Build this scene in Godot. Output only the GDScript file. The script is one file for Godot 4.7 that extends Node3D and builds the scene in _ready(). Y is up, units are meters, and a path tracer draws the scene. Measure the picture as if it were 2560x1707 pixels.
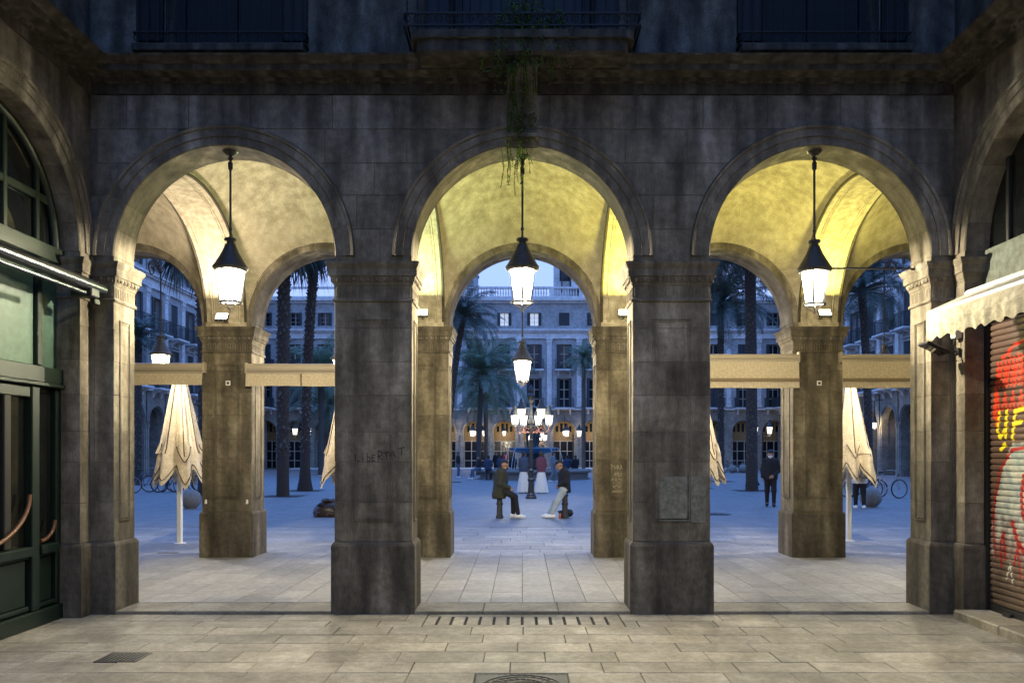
extends Node3D

# ---- measures of the place (metres) ----
const BAY := 3.16        # arch spacing
const HALF := 1.17       # half of an arch opening
const PIER := 0.82       # pier width
const ZF := 8.48         # alley face of the arcade
const ZB := 8.93         # its inner face
const ZR := 12.83        # inner face of the plaza-side arcade
const ZO := 13.45        # plaza face
const SPRING := 3.79
const CAP := 3.715
const FLOOR := 0.03
const WALLX := 4.58      # alley side walls
const SHOPX := 4.85      # recessed shop fronts
const FARZ := 84.0
const SIDEX := 27.0

var M := {}
var names := {}
var rng := RandomNumberGenerator.new()
var lantern_meshes := {}

class MB:
	var v := PackedVector3Array()
	var n := PackedVector3Array()
	var uv := PackedVector2Array()
	var ix := PackedInt32Array()
	func quad(a: Vector3, b: Vector3, c: Vector3, d: Vector3) -> void:
		var nn := (c - a).cross(d - b)
		if nn.length_squared() < 1e-14:
			return
		nn = nn.normalized()
		var k := v.size()
		v.append(a); v.append(b); v.append(c); v.append(d)
		for i in 4: n.append(nn)
		ix.append_array([k, k + 2, k + 1, k, k + 3, k + 2])
	func tri(a: Vector3, b: Vector3, c: Vector3) -> void:
		var nn := (b - a).cross(c - a)
		if nn.length_squared() < 1e-16:
			return
		nn = nn.normalized()
		var k := v.size()
		v.append(a); v.append(b); v.append(c)
		for i in 3: n.append(nn)
		ix.append_array([k, k + 2, k + 1])
	func qo(a: Vector3, b: Vector3, c: Vector3, d: Vector3, out: Vector3) -> void:
		if (c - a).cross(d - b).dot(out) < 0.0: quad(d, c, b, a)
		else: quad(a, b, c, d)
	func trio(a: Vector3, b: Vector3, c: Vector3, out: Vector3) -> void:
		if (b - a).cross(c - a).dot(out) < 0.0: tri(c, b, a)
		else: tri(a, b, c)
	func quads(p: Array, nn: Array) -> void: # smooth quad, ccw
		var k := v.size()
		for i in 4:
			v.append(p[i]); n.append(nn[i])
		ix.append_array([k, k + 2, k + 1, k, k + 3, k + 2])
	func box(lo: Vector3, hi: Vector3) -> void:
		var c := (lo + hi) / 2.0
		cbox(c, hi - lo, 0.0)
	func cbox(c: Vector3, s: Vector3, ch: float) -> void:
		var h := s / 2.0
		var g := h - Vector3.ONE * ch
		for sx in [-1.0, 1.0]:
			qo(c + Vector3(sx * h.x, -g.y, -g.z), c + Vector3(sx * h.x, g.y, -g.z), c + Vector3(sx * h.x, g.y, g.z), c + Vector3(sx * h.x, -g.y, g.z), Vector3(sx, 0, 0))
			qo(c + Vector3(-g.x, sx * h.y, -g.z), c + Vector3(g.x, sx * h.y, -g.z), c + Vector3(g.x, sx * h.y, g.z), c + Vector3(-g.x, sx * h.y, g.z), Vector3(0, sx, 0))
			qo(c + Vector3(-g.x, -g.y, sx * h.z), c + Vector3(g.x, -g.y, sx * h.z), c + Vector3(g.x, g.y, sx * h.z), c + Vector3(-g.x, g.y, sx * h.z), Vector3(0, 0, sx))
			if ch <= 0.0: continue
			for sy in [-1.0, 1.0]:
				qo(c + Vector3(sx * h.x, sy * g.y, -g.z), c + Vector3(sx * g.x, sy * h.y, -g.z), c + Vector3(sx * g.x, sy * h.y, g.z), c + Vector3(sx * h.x, sy * g.y, g.z), Vector3(sx, sy, 0))
				qo(c + Vector3(sx * h.x, -g.y, sy * g.z), c + Vector3(sx * g.x, -g.y, sy * h.z), c + Vector3(sx * g.x, g.y, sy * h.z), c + Vector3(sx * h.x, g.y, sy * g.z), Vector3(sx, 0, sy))
				qo(c + Vector3(-g.x, sx * h.y, sy * g.z), c + Vector3(-g.x, sx * g.y, sy * h.z), c + Vector3(g.x, sx * g.y, sy * h.z), c + Vector3(g.x, sx * h.y, sy * g.z), Vector3(0, sx, sy))
				for sz in [-1.0, 1.0]:
					trio(c + Vector3(sx * h.x, sy * g.y, sz * g.z), c + Vector3(sx * g.x, sy * h.y, sz * g.z), c + Vector3(sx * g.x, sy * g.y, sz * h.z), Vector3(sx, sy, sz))
	# a stack of rectangles: profile of [overhang, height] round a rectangle of half sizes hx, hz
	func rects(c: Vector3, hx: float, hz: float, prof: Array) -> void:
		for i in prof.size() - 1:
			var a: float = prof[i][0]; var b: float = prof[i + 1][0]
			var y0: float = prof[i][1]; var y1: float = prof[i + 1][1]
			var lo := [Vector3(-hx - a, y0, -hz - a), Vector3(hx + a, y0, -hz - a), Vector3(hx + a, y0, hz + a), Vector3(-hx - a, y0, hz + a)]
			var hi := [Vector3(-hx - b, y1, -hz - b), Vector3(hx + b, y1, -hz - b), Vector3(hx + b, y1, hz + b), Vector3(-hx - b, y1, hz + b)]
			var outs := [Vector3(0, 0, -1), Vector3(1, 0, 0), Vector3(0, 0, 1), Vector3(-1, 0, 0)]
			for k in 4:
				var j := (k + 1) % 4
				var o: Vector3 = outs[k]
				if absf(y1 - y0) < 1e-5: o = Vector3(0, signf(a - b), 0)
				qo(c + lo[k], c + lo[j], c + hi[j], c + hi[k], o)
		var f: Array = prof[0]; var l: Array = prof[prof.size() - 1]
		qo(c + Vector3(-hx - f[0], f[1], -hz - f[0]), c + Vector3(hx + f[0], f[1], -hz - f[0]), c + Vector3(hx + f[0], f[1], hz + f[0]), c + Vector3(-hx - f[0], f[1], hz + f[0]), Vector3.DOWN)
		qo(c + Vector3(-hx - l[0], l[1], -hz - l[0]), c + Vector3(hx + l[0], l[1], -hz - l[0]), c + Vector3(hx + l[0], l[1], hz + l[0]), c + Vector3(-hx - l[0], l[1], hz + l[0]), Vector3.UP)
	# prism: polygon in (u, w) of basis t, from depth d0 to d1 along its z; bevel on the d1 face
	func prism(poly: PackedVector2Array, t: Transform3D, d0: float, d1: float, bevel := 0.0) -> void:
		var p := poly
		if Geometry2D.is_polygon_clockwise(p):
			p = p.duplicate(); p.reverse()
		var top := p
		if bevel > 0.0:
			var off := Geometry2D.offset_polygon(p, -bevel, Geometry2D.JOIN_MITER)
			if off.size() == 1 and off[0].size() == p.size():
				top = off[0]
				if Geometry2D.is_polygon_clockwise(top): top.reverse()
				# line up the first corner
				var best := 0
				for i in top.size():
					if top[i].distance_squared_to(p[0]) < top[best].distance_squared_to(p[0]): best = i
				var turned := PackedVector2Array()
				for i in top.size(): turned.append(top[(i + best) % top.size()])
				top = turned
			else:
				bevel = 0.0
		var idx := Geometry2D.triangulate_polygon(top)
		var up := t.basis.z
		for i in range(0, idx.size(), 3):
			trio(t * Vector3(top[idx[i]].x, top[idx[i]].y, d1), t * Vector3(top[idx[i + 1]].x, top[idx[i + 1]].y, d1), t * Vector3(top[idx[i + 2]].x, top[idx[i + 2]].y, d1), up * signf(d1 - d0))
		var idb := Geometry2D.triangulate_polygon(p)
		for i in range(0, idb.size(), 3):
			trio(t * Vector3(p[idb[i]].x, p[idb[i]].y, d0), t * Vector3(p[idb[i + 1]].x, p[idb[i + 1]].y, d0), t * Vector3(p[idb[i + 2]].x, p[idb[i + 2]].y, d0), -up * signf(d1 - d0))
		var s := signf(d1 - d0)
		for i in p.size():
			var j := (i + 1) % p.size()
			var e := p[j] - p[i]
			var o: Vector3 = t.basis * Vector3(e.y, -e.x, 0)
			qo(t * Vector3(p[i].x, p[i].y, d0), t * Vector3(p[j].x, p[j].y, d0), t * Vector3(p[j].x, p[j].y, d1 - s * bevel), t * Vector3(p[i].x, p[i].y, d1 - s * bevel), o)
			if bevel > 0.0:
				qo(t * Vector3(p[i].x, p[i].y, d1 - s * bevel), t * Vector3(p[j].x, p[j].y, d1 - s * bevel), t * Vector3(top[j].x, top[j].y, d1), t * Vector3(top[i].x, top[i].y, d1), o + up * s)
	# lathe about y: profile of [r, y] from the bottom up
	func lathe(c: Vector3, prof: Array, segs: int, smooth := false) -> void:
		var m := prof.size()
		var nr := []
		for i in m - 1:
			var d := Vector2(prof[i + 1][0] - prof[i][0], prof[i + 1][1] - prof[i][1])
			nr.append(Vector2(d.y, -d.x).normalized())
		for i in m - 1:
			var n0: Vector2 = nr[i]; var n1: Vector2 = nr[i]
			if smooth:
				if i > 0: n0 = (nr[i - 1] + nr[i]).normalized()
				if i < m - 2: n1 = (nr[i] + nr[i + 1]).normalized()
			for k in segs:
				var a := TAU * k / segs; var b := TAU * (k + 1) / segs
				var ca := Vector3(cos(a), 0, -sin(a)); var cb := Vector3(cos(b), 0, -sin(b))
				quads([c + ca * prof[i][0] + Vector3(0, prof[i][1], 0), c + cb * prof[i][0] + Vector3(0, prof[i][1], 0), c + cb * prof[i + 1][0] + Vector3(0, prof[i + 1][1], 0), c + ca * prof[i + 1][0] + Vector3(0, prof[i + 1][1], 0)],
					[ca * n0.x + Vector3(0, n0.y, 0), cb * n0.x + Vector3(0, n0.y, 0), cb * n1.x + Vector3(0, n1.y, 0), ca * n1.x + Vector3(0, n1.y, 0)])
	func ball(c: Vector3, r: Vector3, segs := 12, rings := 8) -> void:
		for j in rings:
			var t0 := PI * j / rings - PI / 2; var t1 := PI * (j + 1) / rings - PI / 2
			for k in segs:
				var a := TAU * k / segs; var b := TAU * (k + 1) / segs
				var d := [Vector3(cos(t0) * cos(a), sin(t0), -cos(t0) * sin(a)), Vector3(cos(t0) * cos(b), sin(t0), -cos(t0) * sin(b)), Vector3(cos(t1) * cos(b), sin(t1), -cos(t1) * sin(b)), Vector3(cos(t1) * cos(a), sin(t1), -cos(t1) * sin(a))]
				var q := []; var nn := []
				for x in d:
					q.append(c + x * r); nn.append((x / r).normalized())
				quads(q, nn)
	func tube(pts: Array, rad: Variant, segs := 8, closed := false) -> void:
		var m := pts.size()
		var up := Vector3(0.13, 0.97, 0.21)
		var rings := []
		var side := Vector3.ZERO
		for i in m:
			var a: Vector3 = pts[(i - 1 + m) % m] if closed or i > 0 else pts[0]
			var b: Vector3 = pts[(i + 1) % m] if closed or i < m - 1 else pts[m - 1]
			var d := (b - a).normalized()
			if side == Vector3.ZERO:
				side = d.cross(up)
				if side.length() < 0.1: side = d.cross(Vector3(1, 0, 0.1))
			side = (side - d * side.dot(d)).normalized()
			var o := d.cross(side)
			var r: float = rad[i] if rad is Array else rad
			var ring := []
			for k in segs:
				var t := TAU * k / segs
				var nn := side * cos(t) + o * sin(t)
				ring.append([pts[i] + nn * r, nn])
			rings.append(ring)
		for i in (m if closed else m - 1):
			var A: Array = rings[i]; var B: Array = rings[(i + 1) % m]
			for k in segs:
				var j := (k + 1) % segs
				quads([A[k][0], A[j][0], B[j][0], B[k][0]], [A[k][1], A[j][1], B[j][1], B[k][1]])
		if not closed:
			for e in [0, m - 1]:
				var o2: Vector3 = (pts[0] - pts[1]) if e == 0 else (pts[m - 1] - pts[m - 2])
				for k in segs:
					trio(pts[e], rings[e][k][0], rings[e][(k + 1) % segs][0], o2)
	func ring(c: Vector3, axis: Vector3, r: float, th: float, segs := 20, sides := 6) -> void:
		var u := axis.cross(Vector3(0.3, 0.2, 0.9)).normalized()
		var w := axis.cross(u).normalized()
		var pts := []
		for i in segs: pts.append(c + (u * cos(TAU * i / segs) + w * sin(TAU * i / segs)) * r)
		tube(pts, th, sides, true)
	func add(o: MB, t: Transform3D) -> void:
		var k := v.size()
		for p in o.v: v.append(t * p)
		for p in o.n: n.append((t.basis * p).normalized())
		for i in o.ix: ix.append(i + k)
	func mesh() -> ArrayMesh:
		var a := []
		a.resize(Mesh.ARRAY_MAX)
		a[Mesh.ARRAY_VERTEX] = v
		a[Mesh.ARRAY_NORMAL] = n
		if uv.size() == v.size(): a[Mesh.ARRAY_TEX_UV] = uv
		a[Mesh.ARRAY_INDEX] = ix
		var m := ArrayMesh.new()
		if v.size(): m.add_surface_from_arrays(Mesh.PRIMITIVE_TRIANGLES, a)
		return m

# ---- nodes ----
func numbered(called: String, parent: Node) -> String:
	var key := "%d/%s" % [parent.get_instance_id(), called]
	var k: int = names.get(key, 0)
	names[key] = k + 1
	return called if k == 0 else "%s_%03d" % [called, k]

func mi(called: String, what: Variant, mat: Material, parent: Node = self, t := Transform3D.IDENTITY) -> MeshInstance3D:
	var o := MeshInstance3D.new()
	o.name = numbered(called, parent)
	o.mesh = what.mesh() if what is MB else what
	o.material_override = mat
	o.transform = t
	parent.add_child(o, true)
	return o

func grp(called: String, parent: Node, t := Transform3D.IDENTITY) -> Node3D:
	var o := Node3D.new()
	o.name = numbered(called, parent)
	o.transform = t
	parent.add_child(o, true)
	return o

func thing(called: String, label: String, category: String, at := Vector3.ZERO, turn := 0.0, group := "") -> Node3D:
	var o := grp(called, self, Transform3D(Basis(Vector3.UP, turn), at))
	tag(o, label, category, group)
	return o

func tag(o: Node, label: String, category: String, group := "") -> void:
	o.set_meta("label", label)
	o.set_meta("category", category)
	if group: o.set_meta("group", group)

func struct(o: Node, label := "") -> Node:
	o.set_meta("kind", "structure")
	if label: o.set_meta("label", label)
	return o

func at(x: float, y: float, z: float, turn := 0.0) -> Transform3D:
	return Transform3D(Basis(Vector3.UP, turn), Vector3(x, y, z))

func copy(o: Node3D, label: String, t: Transform3D) -> Node3D:
	var c: Node3D = o.duplicate()
	var base: String = str(o.name)
	c.name = numbered(base, self)
	add_child(c, true)
	c.transform = t
	c.set_meta("label", label)
	return c

func lin(r: float, g: float, b: float, a := 1.0) -> Color:
	var c := Color(r, g, b).linear_to_srgb()
	c.a = a
	return c

# ---- materials ----
func noise_bytes(size: int, seed_: int, freq: float, oct := 4, kind := FastNoiseLite.TYPE_SIMPLEX_SMOOTH) -> PackedByteArray:
	var f := FastNoiseLite.new()
	f.seed = seed_
	f.noise_type = kind
	f.frequency = freq
	f.fractal_octaves = oct
	var im := f.get_seamless_image(size, size)
	im.convert(Image.FORMAT_L8)
	return im.get_data()

func gray_tex(size: int, layers: Array, lo: float, hi: float, tint := Vector3.ONE, power := 1.0) -> ImageTexture:
	# layers: [bytes, weight]; tint multiplies the dark end
	var d := PackedByteArray()
	d.resize(size * size * 3)
	var total := 0.0
	for l in layers: total += l[1]
	for i in size * size:
		var s := 0.0
		for l in layers: s += l[0][i] * l[1]
		s = pow(clampf(s / total / 255.0, 0.0, 1.0), power)
		var g := lerpf(lo, hi, s)
		d[i * 3] = int(255.0 * clampf(g * lerpf(tint.x, 1.0, s), 0, 1))
		d[i * 3 + 1] = int(255.0 * clampf(g * lerpf(tint.y, 1.0, s), 0, 1))
		d[i * 3 + 2] = int(255.0 * clampf(g * lerpf(tint.z, 1.0, s), 0, 1))
	return ImageTexture.create_from_image(Image.create_from_data(size, size, false, Image.FORMAT_RGB8, d))

func mat(c: Color, rough := 0.8, metal := 0.0) -> StandardMaterial3D:
	var m := StandardMaterial3D.new()
	m.albedo_color = c
	m.roughness = rough
	m.metallic = metal
	return m

func rock(c: Color, tex: Texture2D, scale: float, rough := 0.85, bump: Texture2D = null, bump_cm := 0.3, streak: Texture2D = null, streak_scale := Vector3.ONE) -> StandardMaterial3D:
	var m := mat(c, rough)
	m.albedo_texture = tex
	m.uv1_triplanar = true
	m.uv1_world_triplanar = true
	m.uv1_scale = Vector3.ONE * scale
	m.uv1_triplanar_sharpness = 4.0
	if bump:
		m.heightmap_enabled = true
		m.heightmap_texture = bump
		m.heightmap_scale = bump_cm
	if streak:
		m.detail_enabled = true
		m.detail_albedo = streak
		m.detail_blend_mode = BaseMaterial3D.BLEND_MODE_MUL
		m.detail_uv_layer = BaseMaterial3D.DETAIL_UV_2
		m.uv2_triplanar = true
		m.uv2_world_triplanar = true
		m.uv2_scale = streak_scale
		m.uv2_triplanar_sharpness = 4.0
	return m

func glow(c: Color, e: float) -> StandardMaterial3D:
	var m := mat(Color(0.9, 0.9, 0.9), 0.4)
	m.emission_enabled = true
	m.emission = c
	m.emission_energy_multiplier = e
	return m

func materials() -> void:
	var n1 := noise_bytes(512, 3, 0.008, 5)
	var n2 := noise_bytes(512, 7, 0.035, 4)
	var n3 := noise_bytes(512, 11, 0.22, 3)
	var n4 := noise_bytes(512, 19, 0.016, 6, FastNoiseLite.TYPE_PERLIN)
	var n5 := noise_bytes(512, 23, 0.09, 3, FastNoiseLite.TYPE_CELLULAR)
	var blotch := gray_tex(512, [[n1, 1.0], [n2, 0.8], [n3, 0.7]], 0.55, 1.12, Vector3(0.98, 0.95, 0.9))
	var plaster := gray_tex(512, [[n4, 0.7], [n2, 0.8], [n3, 0.8]], 0.5, 1.15, Vector3(1.0, 0.97, 0.86))
	var streak := gray_tex(512, [[n1, 0.6], [n4, 1.0], [n3, 0.3]], 0.32, 1.25, Vector3(1.0, 0.97, 0.92), 1.2)
	var pave := gray_tex(512, [[n2, 0.9], [n3, 1.1], [n1, 0.7]], 0.6, 1.12, Vector3(1, 0.98, 0.95))
	var stain := gray_tex(512, [[n1, 0.8], [n4, 1.0], [n3, 0.5]], 0.62, 1.18, Vector3(1.0, 0.98, 0.94))
	var grit := gray_tex(512, [[n3, 1.0], [n5, 0.5], [n2, 0.8]], 0.0, 1.0)
	var drip := Vector3(0.55, 0.09, 0.55)
	for k in 4:
		var f: float = [1.0, 0.84, 1.12, 0.93][k]
		M["stone%d" % k] = rock(lin(0.53 * f, 0.495 * f, 0.42 * f), blotch, 0.45, 0.9, grit, 0.35, streak, drip)
		M["pave%d" % k] = rock(lin(0.42 * f, 0.40 * f, 0.34 * f), pave, 0.55, 0.72, grit, 0.3, stain, Vector3(0.23, 0.23, 0.23))
		M["slab%d" % k] = rock(lin(0.29 * f, 0.295 * f, 0.305 * f), pave, 0.5, 0.6, grit, 0.15)
	for k in 4:
		var f: float = [1.0, 0.8, 1.15, 0.92][k]
		M["grime%d" % k] = rock(lin(0.36 * f, 0.325 * f, 0.245 * f), blotch, 0.55, 0.9, grit, 0.4, streak, drip)
	M.grime_plinth = rock(lin(0.22, 0.2, 0.155), blotch, 0.6, 0.9, grit, 0.45, streak, drip)
	M.plinth = rock(lin(0.30, 0.28, 0.24), blotch, 0.6, 0.9, grit, 0.45, streak, drip)
	M.mortar = rock(lin(0.2, 0.185, 0.16), blotch, 0.6)
	M.joint = rock(lin(0.05, 0.048, 0.044), pave, 0.6)
	M.plaster = rock(lin(0.62, 0.56, 0.44), plaster, 0.35, 0.92, grit, 0.2)
	M.rib = rock(lin(0.62, 0.56, 0.45), plaster, 0.5, 0.92, grit, 0.25)
	M.upper = rock(lin(0.34, 0.33, 0.31), plaster, 0.3, 0.92, grit, 0.2, streak, drip)
	M.cornice = rock(lin(0.24, 0.22, 0.18), blotch, 0.5, 0.92, grit, 0.5, streak, Vector3(0.9, 0.12, 0.9))
	M.plaza = rock(lin(0.235, 0.245, 0.265), pave, 0.23, 0.6, grit, 0.15)
	M.iron = mat(lin(0.022, 0.022, 0.023), 0.42)
	M.roof_iron = rock(lin(0.055, 0.055, 0.055), blotch, 2.5, 0.55)
	M.dark_moulding = rock(lin(0.09, 0.078, 0.055), blotch, 1.0, 0.95)  # much darker stone tone for the edge mouldings of the transverse arches
	M.black = mat(lin(0.01, 0.01, 0.011), 0.6)
	M.void = mat(lin(0.004, 0.004, 0.004), 0.9)
	M.granite = rock(lin(0.27, 0.265, 0.25), pave, 1.2, 0.85, grit, 0.5)
	M.green = rock(lin(0.007, 0.021, 0.015), pave, 0.7, 0.38)
	M.green_panel = rock(lin(0.07, 0.15, 0.115), pave, 0.5, 0.5)
	M.dark_glass = mat(lin(0.006, 0.007, 0.007), 0.04)
	M.dark_glass.metallic_specular = 0.7
	M.far_glass = mat(lin(0.012, 0.016, 0.022), 0.08)
	M.rail = mat(lin(0.11, 0.045, 0.018), 0.4)
	M.canvas = rock(lin(0.74, 0.65, 0.48), pave, 3.7, 0.9, grit, 0.1)
	M.canvas.backlight_enabled = true
	M.canvas.backlight = lin(0.2, 0.17, 0.12)
	M.valance = rock(lin(0.72, 0.68, 0.58), plaster, 0.8, 0.9, null, 0.0, null)
	M.trim = mat(lin(0.06, 0.04, 0.025), 0.9)
	M.white_metal = mat(lin(0.72, 0.72, 0.7), 0.45)
	M.tan_metal = mat(lin(0.36, 0.31, 0.23), 0.5)
	M.chrome = mat(lin(0.10, 0.11, 0.12), 0.22, 0.9)
	M.bark = rock(lin(0.075, 0.06, 0.052), blotch, 1.5, 0.95, grit, 1.5)
	M.bark_pale = rock(lin(0.15, 0.13, 0.115), blotch, 2.2, 0.95, grit, 1.5)
	M.frond = mat(lin(0.09, 0.125, 0.095), 0.45)
	M.frond.backlight_enabled = true
	M.frond.backlight = lin(0.12, 0.16, 0.08)
	M.frond_dark = mat(lin(0.055, 0.078, 0.06), 0.5)
	M.leaf = mat(lin(0.05, 0.11, 0.012), 0.6)
	M.leaf.backlight_enabled = true
	M.leaf.backlight = lin(0.2, 0.3, 0.05)
	M.soil = rock(lin(0.035, 0.03, 0.026), pave, 1.0)
	M.far_wall = rock(lin(0.46, 0.47, 0.475), pave, 0.11, 0.9)
	M.far_base = rock(lin(0.36, 0.345, 0.31), blotch, 0.2, 0.9)
	M.far_trim = rock(lin(0.85, 0.85, 0.85), pave, 0.2, 0.9)
	M.shutter_wood = mat(lin(0.035, 0.04, 0.045), 0.7)
	M.wood_door = rock(lin(0.38, 0.26, 0.11), blotch, 0.8, 0.6)
	M.frame_pale = mat(lin(0.42, 0.38, 0.30), 0.6)
	M.bronze = mat(lin(0.03, 0.045, 0.05), 0.4)
	M.bowl = mat(lin(0.05, 0.13, 0.2), 0.35)
	M.water = mat(lin(0.25, 0.33, 0.4), 0.12)
	M.spray = mat(lin(0.8, 0.85, 0.9), 0.3)
	M.skin = mat(lin(0.33, 0.19, 0.13), 0.55)
	M.pane = mat(lin(0.95, 0.95, 0.95, 0.12), 0.2)
	M.pane.transparency = BaseMaterial3D.TRANSPARENCY_ALPHA
	M.pane.emission_enabled = true
	M.pane.emission = lin(1.0, 0.97, 0.9)
	M.pane.emission_energy_multiplier = 10.0
	M.bulb = glow(lin(1.0, 0.93, 0.78), 14.0)
	M.far_pane = glow(lin(1.0, 0.92, 0.74), 2.2)

# ---- smooth bodies: bones as tapered capsules, joined softly, meshed as surface nets ----
func nets(bones: Array, cell: float, k := 0.03, floor_y := -INF) -> MB:
	var lo := Vector3.INF; var hi := -Vector3.INF
	for b in bones:
		var r: float = maxf(b[2], b[3]) + cell * 2.0
		for q in [b[0], b[1]]:
			lo = lo.min(q - Vector3.ONE * r); hi = hi.max(q + Vector3.ONE * r)
	var nx := int(ceil((hi.x - lo.x) / cell)) + 2; var ny := int(ceil((hi.y - lo.y) / cell)) + 2; var nz := int(ceil((hi.z - lo.z) / cell)) + 2
	var f := PackedFloat32Array()
	f.resize(nx * ny * nz)
	f.fill(0.3)
	for b in bones:
		var A: Vector3 = b[0]; var B: Vector3 = b[1]
		var ra: float = b[2]; var rb: float = b[3]
		var m := maxf(ra, rb) + k + cell * 1.5
		var p0 := ((A.min(B) - Vector3.ONE * m - lo) / cell).floor().max(Vector3.ZERO)
		var p1 := ((A.max(B) + Vector3.ONE * m - lo) / cell).ceil().min(Vector3(nx - 1, ny - 1, nz - 1))
		var ab := B - A
		var l2 := maxf(ab.length_squared(), 1e-9)
		for z in range(int(p0.z), int(p1.z) + 1):
			for y in range(int(p0.y), int(p1.y) + 1):
				var row := (z * ny + y) * nx
				for x in range(int(p0.x), int(p1.x) + 1):
					var p := lo + Vector3(x, y, z) * cell
					var t := clampf((p - A).dot(ab) / l2, 0.0, 1.0)
					var d := p.distance_to(A + ab * t) - lerpf(ra, rb, t)
					var o := f[row + x]
					var h := clampf(0.5 + 0.5 * (o - d) / k, 0.0, 1.0)
					f[row + x] = lerpf(o, d, h) - k * h * (1.0 - h)
	if floor_y > -100.0:
		for z in nz:
			for y in ny:
				var cut := floor_y - (lo.y + y * cell)
				if cut > -cell * 2.0:
					for x in nx:
						var i := (z * ny + y) * nx + x
						f[i] = maxf(f[i], cut)
	var mb := MB.new()
	var id := {}
	var off := [0, 1, nx, nx + 1, nx * ny, nx * ny + 1, nx * ny + nx, nx * ny + nx + 1]
	var edges := [[0, 1], [2, 3], [4, 5], [6, 7], [0, 2], [1, 3], [4, 6], [5, 7], [0, 4], [1, 5], [2, 6], [3, 7]]
	for z in nz - 1:
		for y in ny - 1:
			for x in nx - 1:
				var i := (z * ny + y) * nx + x
				var s := 0
				for c in 8:
					if f[i + off[c]] < 0.0: s += 1
				if s == 0 or s == 8: continue
				var sum := Vector3.ZERO; var cnt := 0
				for e in edges:
					var a: float = f[i + off[e[0]]]; var b2: float = f[i + off[e[1]]]
					if (a < 0.0) == (b2 < 0.0): continue
					var t := a / (a - b2)
					var c0: int = e[0]; var c1: int = e[1]
					sum += Vector3(c0 & 1, (c0 >> 1) & 1, c0 >> 2).lerp(Vector3(c1 & 1, (c1 >> 1) & 1, c1 >> 2), t)
					cnt += 1
				id[i] = mb.v.size()
				mb.v.append(lo + (Vector3(x, y, z) + sum / cnt) * cell)
				mb.n.append(Vector3.ZERO)
	var steps := [1, nx, nx * ny]
	for i in id:
		for ax in 3:
			var a: float = f[i]; var b3: float = f[i + steps[ax]]
			if (a < 0.0) == (b3 < 0.0): continue
			var u: int = steps[(ax + 1) % 3]; var w: int = steps[(ax + 2) % 3]
			if not (id.has(i - u) and id.has(i - w) and id.has(i - u - w)): continue
			var q := [id[i], id[i - u], id[i - u - w], id[i - w]]
			if a >= 0.0: q.reverse()
			# seen from outside q runs counterclockwise
			var nn := (mb.v[q[2]] - mb.v[q[0]]).cross(mb.v[q[3]] - mb.v[q[1]])
			for j in 4: mb.n[q[j]] += nn
			mb.ix.append_array([q[0], q[2], q[1], q[0], q[3], q[2]])
	for i in mb.n.size(): mb.n[i] = mb.n[i].normalized()
	return mb

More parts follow.
